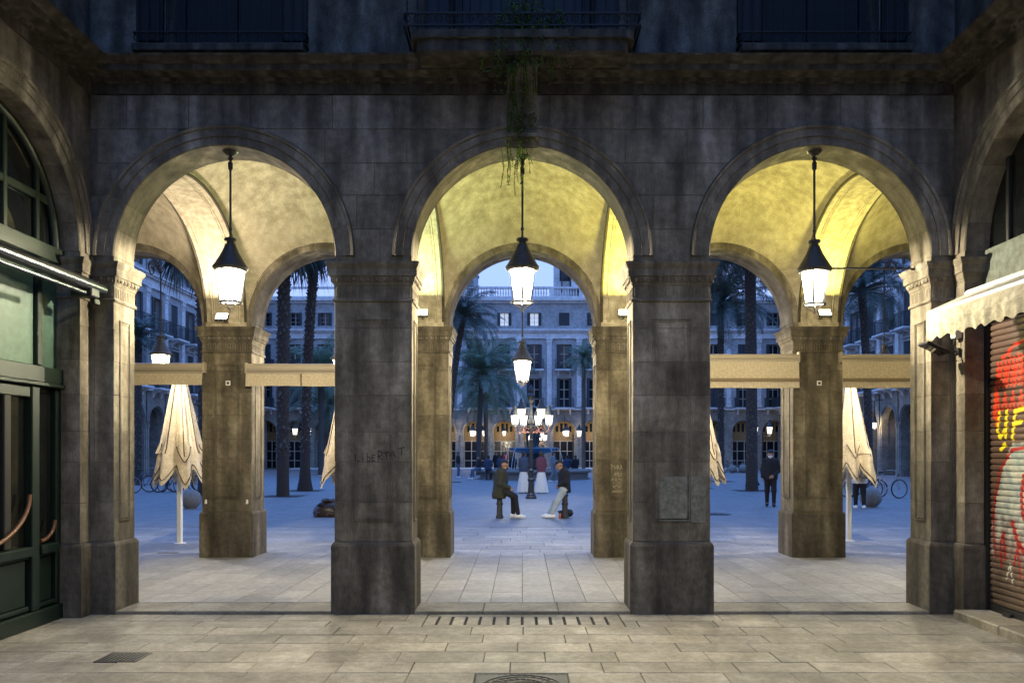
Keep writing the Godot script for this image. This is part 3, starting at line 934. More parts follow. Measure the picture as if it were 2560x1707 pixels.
	var g2 := strokes([
		[Vector2(0.0, 0.10), Vector2(0.02, 0.0)], [Vector2(0.0, 0.10), Vector2(0.035, 0.075), Vector2(0.012, 0.05)], [Vector2(0.055, 0.08), Vector2(0.05, 0.03), Vector2(0.08, 0.03), Vector2(0.085, 0.08)],
		[Vector2(0.10, 0.02), Vector2(0.108, 0.085), Vector2(0.13, 0.06), Vector2(0.106, 0.05), Vector2(0.135, 0.02)], [Vector2(0.145, 0.02), Vector2(0.16, 0.09), Vector2(0.18, 0.02)], [Vector2(0.15, 0.045), Vector2(0.175, 0.045)],
		[Vector2(0.05, -0.09), Vector2(0.07, -0.03), Vector2(0.075, -0.08), Vector2(0.10, -0.03), Vector2(0.10, -0.09)], [Vector2(0.12, -0.03), Vector2(0.12, -0.09), Vector2(0.15, -0.085)], [Vector2(0.165, -0.03), Vector2(0.16, -0.09)],
		[Vector2(0.0, -0.16), Vector2(0.03, -0.125), Vector2(0.04, -0.16)], [Vector2(0.06, -0.13), Vector2(0.09, -0.13), Vector2(0.07, -0.165), Vector2(0.1, -0.165)], [Vector2(0.12, -0.13), Vector2(0.17, -0.15)],
		[Vector2(0.02, -0.33), Vector2(0.18, -0.325)], [Vector2(0.02, -0.345), Vector2(0.18, -0.34)], [Vector2(0.03, -0.24), Vector2(0.05, -0.27), Vector2(0.09, -0.235), Vector2(0.13, -0.27), Vector2(0.17, -0.24)]], 0.008, 0.0)
	var rp: Node3D = null
	for c in B.get_children():
		if c is Node3D and str(c.name).begins_with("pier") and absf(c.position.x - 0.5 * BAY) < 0.01 and c.position.z < -12.0: rp = c
	mi("chalk_writing", g2, chalk, rp, at(-0.16, 1.42, (ZO - ZR) / 2 + 0.0065))
	# a patch of newer render on the right pier
	var patch := MB.new()
	patch.prism(PackedVector2Array([Vector2(-0.125, 0.98), Vector2(0.36, 0.96), Vector2(0.365, 1.44), Vector2(0.30, 1.455), Vector2(-0.11, 1.45), Vector2(-0.13, 1.30)]), Transform3D(Basis.IDENTITY, Vector3(0, 0, (ZB - ZF) / 2 - 0.002)), 0.0, 0.009, 0.003)
	mi("render_patch", patch, rock(lin(0.27, 0.28, 0.26), M.plaster.albedo_texture, 1.0, 0.9), piers[0.5])

func area2(p: PackedVector2Array) -> float:
	var s := 0.0
	for i in p.size():
		var j := (i + 1) % p.size()
		s += p[i].cross(p[j])
	return s / 2.0

# ---- ground ----
func paving() -> void:
	var ground := MB.new()
	ground.box(Vector3(-400, -0.5, -400), Vector3(400, -0.06, 400))
	struct(mi("ground", ground, M.plaza, self), "stone ground under the city around the plaza")
	# alley
	var base := MB.new()
	base.box(Vector3(-5.1, -0.058, -ZF - 0.05), Vector3(5.1, -0.018, 24))
	var al: MeshInstance3D = struct(mi("alley_paving", base, M.joint, self), "alley paved in long stone slabs laid in rows")
	var variants := []
	var z := ZF - 0.02
	var row := 0
	var rows := []
	while z > 5.3:
		var d := 0.31 + rng.randf_range(-0.02, 0.03)
		rows.append([z, d])
		z -= d
	for r in rows:
		var x := -4.86 + rng.randf_range(-0.5, 0.0)
		while x < 4.86:
			var L := rng.randf_range(0.5, 0.78)
			var xa := maxf(x, -4.86); var xb := minf(x + L, 4.86)
			x += L
			if xb - xa < 0.06: continue
			# room for the drain, the hatch and the manhole
			var zc: float = r[0] - r[1] / 2
			if zc > 7.93 and xb > -0.99 and xa < 1.01:
				if xa < -0.99: xb = -0.995
				elif xb > 1.01: xa = 1.015
				else: continue
			if r[0] > 5.25 and r[0] - r[1] < 6.16 and xb > -0.36 and xa < 0.34:
				if xa < -0.36: xb = -0.365
				elif xb > 0.34: xa = 0.345
				else: continue
			if xb - xa < 0.04: continue
			var key := "pv%d" % int((xb - xa) * 40)
			var m := MB.new()
			var g := 0.0015 + 0.014 * pow(rng.randf(), 2.2)
			m.cbox(Vector3.ZERO, Vector3(xb - xa - g, 0.05, r[1] - 0.002 - 0.012 * pow(rng.randf(), 1.8)), 0.005)
			var t := Transform3D(Basis.from_euler(Vector3(rng.randf_range(-0.006, 0.006), rng.randf_range(-0.004, 0.004), rng.randf_range(-0.003, 0.003))), Vector3((xa + xb) / 2, -0.0265 + rng.randf_range(-0.002, 0.002), -zc))
			mi("paving_slab", m, M["pave%d" % (rng.randi() % 4)], al, t)
	var rest := MB.new()
	rest.box(Vector3(-4.86, -0.017, -rows[-1][0] + rows[-1][1] + 0.01), Vector3(4.86, -0.004, 24))
	mi("alley_surface", rest, M.pave0, al)
	# slotted drain in front of the middle arch
	var dr := thing("drain_grate", "stone drain strip with thirteen black slots below the middle arch", "drain", Vector3(0, -0.002, 0))
	var dz0 := 7.9; var dz1 := 8.455
	for r in rows:
		if r[0] - r[1] / 2 > 7.93: dz0 = r[0] - r[1] + 0.002
	for e in [[dz0, dz0 + 0.10], [dz1 - 0.13, dz1]]:
		var m := MB.new()
		m.cbox(Vector3(0.01, -0.025, -(e[0] + e[1]) / 2), Vector3(1.99, 0.05, e[1] - e[0] - 0.003), 0.004)
		mi("drain_stone", m, M.pave1, dr)
	for i in 14:
		var xa := -0.985 if i == 0 else -0.86 + (i - 1) * 0.143 + 0.014
		var xb := 1.005 if i == 13 else -0.86 + i * 0.143 - 0.014
		var m := MB.new()
		m.cbox(Vector3((xa + xb) / 2, -0.025, -(dz0 + dz1 - 0.03) / 2), Vector3(xb - xa, 0.05, dz1 - dz0 - 0.23), 0.004)
		mi("drain_bar", m, M["pave%d" % (i % 4)], dr)
	var pit := MB.new()
	pit.box(Vector3(-0.98, -0.0165, -dz1), Vector3(1.0, -0.0155, -dz0))
	mi("drain_pit", pit, M.void, dr)
	# iron hatch on the left
	var hatch := thing("access_hatch", "small dark square iron hatch set in the alley paving", "hatch", Vector3(-3.32, 0, -6.66))
	var hm := MB.new()
	hm.cbox(Vector3(0, -0.002, 0), Vector3(0.345, 0.018, 0.31), 0.003)
	mi("plate", hm, M.hatch, hatch)
	var ht := MB.new()
	for i in 9:
		for j in 8:
			ht.cbox(Vector3(-0.14 + i * 0.035, 0.0085, -0.122 + j * 0.035), Vector3(0.022, 0.004, 0.022), 0.001)
	mi("tread_pattern", ht, M.hatch, hatch)
	# round manhole at the bottom edge
	var mh := thing("manhole_cover", "round patterned manhole cover in a square iron frame at the picture's bottom", "manhole", Vector3(-0.005, 0, -5.84))
	var fr := MB.new()
	var sq := [rect(-0.345, -0.31, 0.345, 0.31)]
	var hole := PackedVector2Array()
	for i in 40: hole.append(Vector2(cos(TAU * i / 40) * 0.292, sin(TAU * i / 40) * 0.292))
	for s in [-1.0, 1.0]:
		var halfp := cut([rect(minf(0, s * 0.345), -0.31, maxf(0, s * 0.345), 0.31)], hole)
		for p in halfp: fr.prism(p, Transform3D(Basis(Vector3(1, 0, 0), Vector3(0, 0, 1), Vector3(0, -1, 0)), Vector3.ZERO), 0.03, -0.002)
	mi("frame", fr, M.hatch, mh)
	var cv := MB.new()
	cv.lathe(Vector3.ZERO, [[0.285, -0.03], [0.285, -0.002], [0.27, 0.0], [0.0, 0.0]], 40)
	mi("cover", cv, M.hatch, mh)
	var tp := MB.new()
	for rr in [0.10, 0.17, 0.24]:
		tp.ring(Vector3(0, 0.001, 0), Vector3.UP, rr, 0.006, 32, 4)
	for i in 24:
		var a := TAU * i / 24
		tp.tube([Vector3(cos(a) * 0.11, 0.001, sin(a) * 0.11), Vector3(cos(a + 0.2) * 0.165, 0.001, sin(a + 0.2) * 0.165), Vector3(cos(a) * 0.235, 0.001, sin(a) * 0.235), Vector3(cos(a + 0.12) * 0.27, 0.001, sin(a + 0.12) * 0.27)], 0.005, 4)
	for i in 14:
		for s in [-1.0, 1.0]:
			tp.cbox(Vector3(-0.32 + i * 0.049, 0.001, s * 0.298), Vector3(0.025, 0.006, 0.012), 0.001)
	mi("raised_pattern", tp, M.hatch, mh)
	# arcade floor
	var ab := MB.new()
	ab.box(Vector3(-8.3, -0.055, -ZO), Vector3(8.3, 0.016, -ZF + 0.005))
	var af: MeshInstance3D = struct(mi("arcade_floor", ab, M.joint, self), "slabbed floor under the arcade vaults")
	for k in [-1, 0, 1]:
		var x := -HALF + 0.0
		var cuts := [-HALF, -0.42 + 0.1 * k, 0.38, HALF]
		for i in 3:
			var m := MB.new()
			m.cbox(Vector3((cuts[i] + cuts[i + 1]) / 2 + k * BAY, 0.005, -(ZF + ZB) / 2 + 0.012), Vector3(cuts[i + 1] - cuts[i] - 0.006, 0.052, ZB - ZF + 0.02), 0.008)
			mi("threshold_stone", m, M["pave%d" % (rng.randi() % 4)], af)
	var col := 0
	var xs := -8.28
	while xs < 8.2:
		var zz := ZB + 0.035 - rng.randf_range(0.0, 0.4)
		while zz < ZO:
			var L := rng.randf_range(0.66, 0.9)
			var za := maxf(zz, ZB + 0.025); var zb := minf(zz + L, ZO)
			zz += L
			if zb - za < 0.1: continue
			var m := MB.new()
			m.cbox(Vector3(xs + 0.18, 0.0, -(za + zb) / 2), Vector3(0.36 - 0.005, 0.06, zb - za - 0.005), 0.003)
			mi("floor_slab", m, M["slab%d" % (rng.randi() % 4)], af, at(0, rng.randf_range(-0.001, 0.001), 0))
		xs += 0.36
	# plaza
	var pb := MB.new()
	pb.box(Vector3(-SIDEX - 5, -0.055, -FARZ - 5), Vector3(SIDEX + 5, 0.016, -ZO - 0.002))
	var pz: MeshInstance3D = struct(mi("plaza_paving", pb, M.joint, self), "wide plaza paved in pale grey stone")
	var far := MB.new()
	far.box(Vector3(-SIDEX - 5, 0.017, -FARZ - 5), Vector3(SIDEX + 5, 0.03, -18.1))
	mi("plaza_surface", far, M.plaza, pz)
	var pr := ZO + 0.004
	var n := 0
	while pr < 18.05:
		var d := minf(0.46, 18.1 - pr)
		var px := -8.4 + rng.randf_range(-0.6, 0.0)
		while px < 8.4:
			var L := rng.randf_range(0.75, 1.05)
			var m := MB.new()
			m.cbox(Vector3(px + L / 2, 0.002, -(pr + d / 2)), Vector3(L - 0.007, 0.056, d - 0.007), 0.003)
			mi("plaza_slab", m, M["slab%d" % (rng.randi() % 4)], pz, at(0, rng.randf_range(-0.001, 0.001), 0))
			px += L
			n += 1
		pr += d
	for s in [-1.0, 1.0]:
		var side := MB.new()
		side.box(Vector3(minf(s * 8.9, s * (SIDEX + 5)), 0.017, -18.1), Vector3(maxf(s * 8.9, s * (SIDEX + 5)), 0.03, -ZO - 0.004))
		mi("plaza_surface", side, M.plaza, pz)
	# pavement along the far buildings
	var pv := MB.new()
	pv.box(Vector3(-SIDEX + 3.5, 0.02, -FARZ - 4), Vector3(SIDEX - 3.5, 0.15, -FARZ + 3.5))
	struct(mi("far_pavement", pv, M.far_trim, self), "pale raised pavement in front of the far arcade")

# ---- alley sides ----
func alley_side(s: float) -> void:
	# s = -1 left, +1 right; local frame: x along the wall away from the arcade, z out into the alley
	var label := "dark stone building with green shop front along the alley's left" if s < 0 else "dark stone building with rolling shutter along the alley's right"
	var B := thing("alley_building", label, "building", Vector3(s * WALLX, 0, -ZF), 0.0, "")
	var t := Transform3D(Basis(Vector3(0, 0, 1), Vector3(0, 1, 0), Vector3(-1, 0, 0)), Vector3.ZERO) # u = +z world, depth +z local = -x world
	var out := -s # direction into the alley along x
	var dep := SHOPX - WALLX
	var c1 := 0.195 + HALF
	var c2 := c1 + BAY
	var wall := [rect(0.0, SPRING, 9.0, 5.5)]
	for c in [c1, c2]: wall = cut(wall, circle_poly(c, SPRING, HALF + 0.205, SPRING - 0.5))
	var w := MB.new()
	for p in wall: w.prism(p, t, 0.0, -s * dep)
	mi("wall", w, M.stone1, B)
	var vo := voussoir_mesh(dep, 0.0015, PI / 13 - 0.0015, false).mesh()
	for c in [c1, c2]:
		# voussoir front (+z) must face the alley
		arch_ring(B, Transform3D(Basis(Vector3(0, 0, -out), Vector3.UP, Vector3(out, 0, 0)), Vector3(0, SPRING, c)), vo, 13)
	# piers: the narrow one in the corner and the next
	for e in [[0.0, 0.195], [0.195 + 2 * HALF, 0.195 + 2 * HALF + PIER], [0.195 + 2 * HALF + BAY, 9.0]]:
		var p := grp("pier", B, at(s * dep / 2, 0, (e[0] + e[1]) / 2))
		var hz: float = (e[1] - e[0]) / 2
		var hx := dep / 2
		var pl := MB.new()
		pl.rects(Vector3.ZERO, hx, hz, [[0.028, -0.01], [0.028, 0.72], [0.02, 0.745], [0.002, 0.762], [-0.03, 0.762]])
		mi("plinth", pl, M.plinth, p)
		for i in courses.size() - 1:
			var h: float = courses[i + 1] - courses[i]
			var b := MB.new()
			b.cbox(Vector3(0, courses[i] + h / 2, 0), Vector3(dep, h - 0.0015, hz * 2), 0.003)
			mi("block", b, stone(), p)
		var c := MB.new()
		c.rects(Vector3.ZERO, hx, hz, [[-0.01, 3.298], [0.012, 3.300], [0.020, 3.312], [0.020, 3.322], [0.008, 3.336], [0.003, 3.340], [0.003, 3.47], [0.012, 3.478], [0.012, 3.495], [0.022, 3.507], [0.040, 3.562], [0.056, 3.566], [0.056, 3.642], [0.066, 3.655], [0.082, 3.685], [0.085, CAP], [-0.03, CAP]])
		mi("capital", c, M.stone1, p)
		var im := MB.new()
		im.box(Vector3(-hx + 0.003, CAP, -hz + 0.003), Vector3(hx, SPRING, hz - 0.003))
		mi("impost", im, M.stone1, p)
	# cornice
	var co := MB.new()
	var prof := PackedVector2Array([Vector2(-0.3, 5.495), Vector2(0.02, 5.495), Vector2(0.02, 5.60), Vector2(0.05, 5.615), Vector2(0.07, 5.645), Vector2(0.20, 5.66), Vector2(0.21, 5.72), Vector2(0.25, 5.735), Vector2(0.29, 5.77), Vector2(0.30, 5.79), Vector2(0.02, 5.83), Vector2(-0.3, 5.83)])
	co.prism(prof, Transform3D(Basis(Vector3(out, 0, 0), Vector3(0, 1, 0), Vector3(0, 0, out)), Vector3.ZERO), 0.0, 20.0 * out)
	for i in 40: 
		var z := 0.12 + i * 0.1385
		var xa: float = out * 0.02; var xb: float = out * 0.066
		co.box(Vector3(minf(xa, xb), 5.60, z - 0.035), Vector3(maxf(xa, xb), 5.642, z + 0.035))
	mi("cornice", co, M.cornice, B)
	# mass
	var m := MB.new()
	m.box(Vector3(minf(s * (dep + 0.012), s * 6.0), -0.01, 0.405), Vector3(maxf(s * (dep + 0.012), s * 6.0), 18.5, 32.0))
	m.box(Vector3(minf(s * 0.565, s * 6.0), -0.01, 0.0), Vector3(maxf(s * 0.565, s * 6.0), 6.0, 0.402))
	m.box(Vector3(minf(0, s * (dep + 0.01)), 5.5, 0.0), Vector3(maxf(0, s * (dep + 0.01)), 18.5, 32.0))
	m.box(Vector3(minf(0, s * (dep + 0.01)), -0.01, 9.0), Vector3(maxf(0, s * (dep + 0.01)), 5.5, 32.0))
	mi("upper_wall", m, M.upper, B)
	var bk := MB.new()
	bk.box(Vector3(minf(s * (dep + 0.0), s * 0.56), 0, 0.0), Vector3(maxf(s * (dep + 0.0), s * 0.56), 5.5, 0.402))
	mi("corner_wall", bk, M.stone1, B)

func left_shop() -> void:
	# green wooden shop front in the side arch; the panes lie at x = -4.84
	var S := thing("storefront", "dark green wooden shop front with glass panes in left wall arch", "storefront", Vector3(-SHOPX, 0, -ZF + 0.195))
	# local: x into the alley, z toward the camera (0 .. 2.34)
	var L := HALF * 2
	var add := func(called: String, lo: Vector3, hi: Vector3, m: Material, ch := 0.008) -> MeshInstance3D:
		var b := MB.new()
		b.cbox((lo + hi) / 2, hi - lo, ch)
		return mi(called, b, m, S)
	# backing so that no light shows through
	add.call("backing", Vector3(-0.010, 0.0, 0.0), Vector3(0.004, SPRING, L), M.black, 0.0)
	# fanlight: dark pane with bars
	var fan := MB.new()
	var fp := PackedVector2Array()
	for i in 31: fp.append(Vector2(HALF + HALF * cos(PI * i / 30), SPRING + HALF * sin(PI * i / 30)))
	fan.prism(fp, Transform3D(Basis(Vector3(0, 0, 1), Vector3(0, 1, 0), Vector3(-1, 0, 0)), Vector3.ZERO), 0.004, -0.012)
	mi("fanlight_pane", fan, M.dark_glass, S)
	for z in [0.36, 0.86, 1.17, 1.48, 1.98]:
		var h: float = sqrt(maxf(0.0, HALF * HALF - (z - HALF) * (z - HALF)))
		add.call("glazing_bar", Vector3(0.013, SPRING, z - 0.03), Vector3(0.055, SPRING + h, z + 0.03), M.green)
	add.call("glazing_bar", Vector3(0.013, SPRING + 0.42, 0.14), Vector3(0.05, SPRING + 0.50, L - 0.14), M.green)
	var edge := MB.new()
	var ep := []
	for i in 25: ep.append(Vector3(0.035, SPRING + (HALF - 0.05) * sin(PI * i / 24), HALF + (HALF - 0.05) * cos(PI * i / 24)))
	edge.tube(ep, 0.05, 6)
	mi("fanlight_frame", edge, M.green, S)
	add.call("transom", Vector3(0.006, SPRING - 0.16, 0.0), Vector3(0.11, SPRING, L), M.green)
	# sign board with frame
	add.call("sign_board", Vector3(0.006, 2.56, 0.42), Vector3(0.045, 3.55, L), M.green_panel)
	add.call("frame_rail", Vector3(0.006, 2.40, 0.0), Vector3(0.10, 2.56, L), M.green)
	add.call("frame_rail", Vector3(0.006, 2.36, 0.0), Vector3(0.125, 2.40, L), M.green)
	add.call("narrow_panel", Vector3(0.006, 2.56, 0.0), Vector3(0.03, 3.63, 0.34), M.green_panel)
	add.call("post", Vector3(0.006, 2.57, 0.34), Vector3(0.085, 3.62, 0.42), M.green)
	# window below, posts, sill, kick panels
	add.call("post", Vector3(0.006, 0.16, 0.0), Vector3(0.075, 2.35, 0.09), M.green)
	add.call("post", Vector3(0.006, 0.16, 0.40), Vector3(0.095, 2.35, 0.52), M.green)
	add.call("post", Vector3(0.006, 0.16, L - 0.12), Vector3(0.095, 2.35, L), M.green)
	add.call("pane", Vector3(0.008, 0.80, 0.10), Vector3(0.022, 2.34, 0.395), M.dark_glass, 0.001)
	add.call("pane", Vector3(0.008, 0.80, 0.525), Vector3(0.022, 2.30, L - 0.125), M.dark_glass, 0.001)
	add.call("mullion", Vector3(0.024, 0.80, 0.80), Vector3(0.07, 2.30, 0.90), M.black)
	add.call("window_head", Vector3(0.024, 2.24, 0.525), Vector3(0.08, 2.345, L - 0.125), M.green)
	for e in [[0.10, 0.39], [0.53, L - 0.13]]:
		add.call("sill", Vector3(0.006, 0.70, e[0]), Vector3(0.12, 0.79, e[1]), M.green)
		add.call("kick_panel", Vector3(0.006, 0.22, e[0] + 0.03), Vector3(0.05, 0.66, e[1] - 0.03), M.green)
		add.call("kick_moulding", Vector3(0.006, 0.67, e[0]), Vector3(0.07, 0.695, e[1]), M.green)
		add.call("kick_moulding", Vector3(0.006, 0.17, e[0]), Vector3(0.07, 0.215, e[1]), M.green)
	add.call("base_board", Vector3(0.006, 0.0, 0.0), Vector3(0.11, 0.155, L), M.green)
	# curved wooden guard rails in front of the panes
	var r := MB.new()
	var pts := []
	for i in 17:
		var a := PI * i / 16.0
		pts.append(Vector3(0.10, 1.30 - 0.47 * sin(a), 1.37 + 0.80 * cos(a)))
	r.tube(pts, 0.02, 8)
	mi("guard_rail", r, M.rail, S)
	var r2 := MB.new()
	var pts2 := []
	for i in 9:
		var a := PI * 0.5 * i / 8.0
		pts2.append(Vector3(0.09, 1.02 - 0.19 * sin(a), 0.14 + 0.24 * (1.0 - cos(a))))
	r2.tube(pts2, 0.018, 8)
	mi("guard_rail", r2, M.rail, S)
	# rolled awning above it
	var A := thing("rolled_awning", "dark glossy rolled up awning tube above the green shop front", "awning", Vector3(-WALLX, 0, -ZF))
	var a := MB.new()
	a.tube([Vector3(0.17, 3.41, 0.05), Vector3(0.17, 3.41, 0.09), Vector3(0.17, 3.41, 4.5)], [0.04, 0.062, 0.062], 16)
	mi("roller", a, M.chrome, A)
	var b := MB.new()
	b.tube([Vector3(0.24, 3.29, 0.55), Vector3(0.24, 3.29, 4.5)], 0.022, 10)
	mi("front_bar", b, M.chrome, A)
	var cs := MB.new()
	cs.cbox(Vector3(0.10, 3.46, 2.3), Vector3(0.12, 0.05, 4.4), 0.01)
	mi("hood", cs, M.iron, A)
	for z in [0.32, 2.9]:
		var br := MB.new()
		br.cbox(Vector3(0.12, 3.33, z), Vector3(0.22, 0.09, 0.16), 0.012)
		br.cbox(Vector3(0.17, 3.26, z - 0.1), Vector3(0.05, 0.06, 0.10), 0.008)
		mi("bracket", br, M.iron, A)

func graffiti_tex() -> ImageTexture:
	var W := 512; var H := 768
	var im := Image.create(W, H, false, Image.FORMAT_RGB8)
	var f := FastNoiseLite.new()
	f.seed = 5; f.frequency = 0.02; f.fractal_octaves = 3
	# metal brown above, pale painted ground below a curve
	for y in H:
		for x in W:
			var nz := f.get_noise_2d(x, y)
			var g := f.get_noise_2d(x * 6.0, y * 1.2)
			var c := Color(0.36, 0.28, 0.24)
			var top := 330.0 + 260.0 * pow(clampf((150.0 - x) / 150.0, 0.0, 1.0), 2.0)
			if y > top + nz * 10.0 and y < 700 - 80.0 * nz:
				c = Color(0.70, 0.70, 0.66).lerp(Color(0.55, 0.60, 0.60), clampf(0.5 + nz * 1.6, 0.0, 1.0))
				if y > 520: c = c.lerp(Color(0.46, 0.33, 0.30), clampf((y - 520) / 170.0 + nz * 0.6, 0.0, 1.0))
			if y >= 640: c = c.lerp(Color(0.40, 0.36, 0.30), 0.6)
			c = c * (1.0 + 0.10 * g)
			im.set_pixel(x, y, c)
	var red := Color(0.62, 0.10, 0.06); var orange := Color(0.85, 0.22, 0.06); var yellow := Color(0.93, 0.84, 0.12); var white := Color(0.80, 0.80, 0.76)
	var dab := func(pts: Array, w: float, c: Color) -> void:
		for i in pts.size() - 1:
			var a: Vector2 = pts[i]; var b: Vector2 = pts[i + 1]
			var n := int(a.distance_to(b)) + 1
			for k in n + 1:
				var p := a.lerp(b, float(k) / n)
				var r := w * (1.0 + 0.15 * f.get_noise_2d(p.x * 9.0, p.y * 9.0))
				for dy in range(-int(r) - 1, int(r) + 2):
					for dx in range(-int(r) - 1, int(r) + 2):
						var q := Vector2i(int(p.x) + dx, int(p.y) + dy)
						if q.x < 0 or q.y < 0 or q.x >= W or q.y >= H: continue
						var al := clampf(r - Vector2(dx, dy).length() + 0.7, 0.0, 0.9)
						if al > 0: im.set_pixelv(q, im.get_pixelv(q).lerp(c, al))
	# orange scribble
	for i in 9:
		var x0 := 30.0 + i * 42.0
		dab.call([Vector2(x0, 190 - i * 3), Vector2(x0 + 14, 120 - i * 4), Vector2(x0 + 20, 185), Vector2(x0 + 38, 105)], 4.5, orange)
		dab.call([Vector2(x0 - 6, 245), Vector2(x0 + 12, 200), Vector2(x0 + 18, 250)], 4.0, orange)
	dab.call([Vector2(20, 262), Vector2(30, 190), Vector2(34, 290)], 5.0, orange)
	dab.call([Vector2(70, 110), Vector2(130, 80), Vector2(300, 60)], 4.5, orange)
	# yellow letters
	dab.call([Vector2(52, 252), Vector2(40, 300), Vector2(56, 320), Vector2(82, 300), Vector2(92, 250), Vector2(86, 318)], 6.0, yellow)
	dab.call([Vector2(120, 322), Vector2(136, 252), Vector2(180, 246)], 6.0, yellow)
	dab.call([Vector2(126, 284), Vector2(168, 280)], 6.0, yellow)
	dab.call([Vector2(200, 322), Vector2(218, 250), Vector2(268, 244)], 6.0, yellow)
	dab.call([Vector2(206, 284), Vector2(254, 280)], 6.0, yellow)
	dab.call([Vector2(60, 350), Vector2(82, 338)], 7.0, yellow)
	dab.call([Vector2(290, 320), Vector2(310, 250), Vector2(350, 270), Vector2(320, 300)], 6.0, yellow)
	# red outlines
	dab.call([Vector2(200, 345), Vector2(120, 352), Vector2(60, 400), Vector2(26, 480), Vector2(18, 560), Vector2(30, 640)], 4.0, red)
	dab.call([Vector2(180, 420), Vector2(168, 470), Vector2(176, 520), Vector2(210, 540), Vector2(240, 510), Vector2(244, 450), Vector2(220, 415), Vector2(182, 425)], 7.0, red)
	dab.call([Vector2(120, 540), Vector2(150, 590), Vector2(210, 630), Vector2(300, 640)], 7.0, red)
	dab.call([Vector2(62, 660), Vector2(58, 600), Vector2(74, 570), Vector2(84, 640)], 5.0, red)
	dab.call([Vector2(330, 400), Vector2(350, 480), Vector2(420, 500), Vector2(470, 420)], 6.0, red)
	dab.call([Vector2(130, 650), Vector2(150, 600), Vector2(165, 680)], 4.0, red)
	# white marks low down
	dab.call([Vector2(190, 760), Vector2(196, 690), Vector2(260, 670), Vector2(340, 672)], 4.0, white)
	dab.call([Vector2(90, 690), Vector2(110, 650), Vector2(124, 700)], 3.0, white)
	dab.call([Vector2(270, 700), Vector2(300, 740), Vector2(340, 700)], 4.0, white)
	return ImageTexture.create_from_image(im)

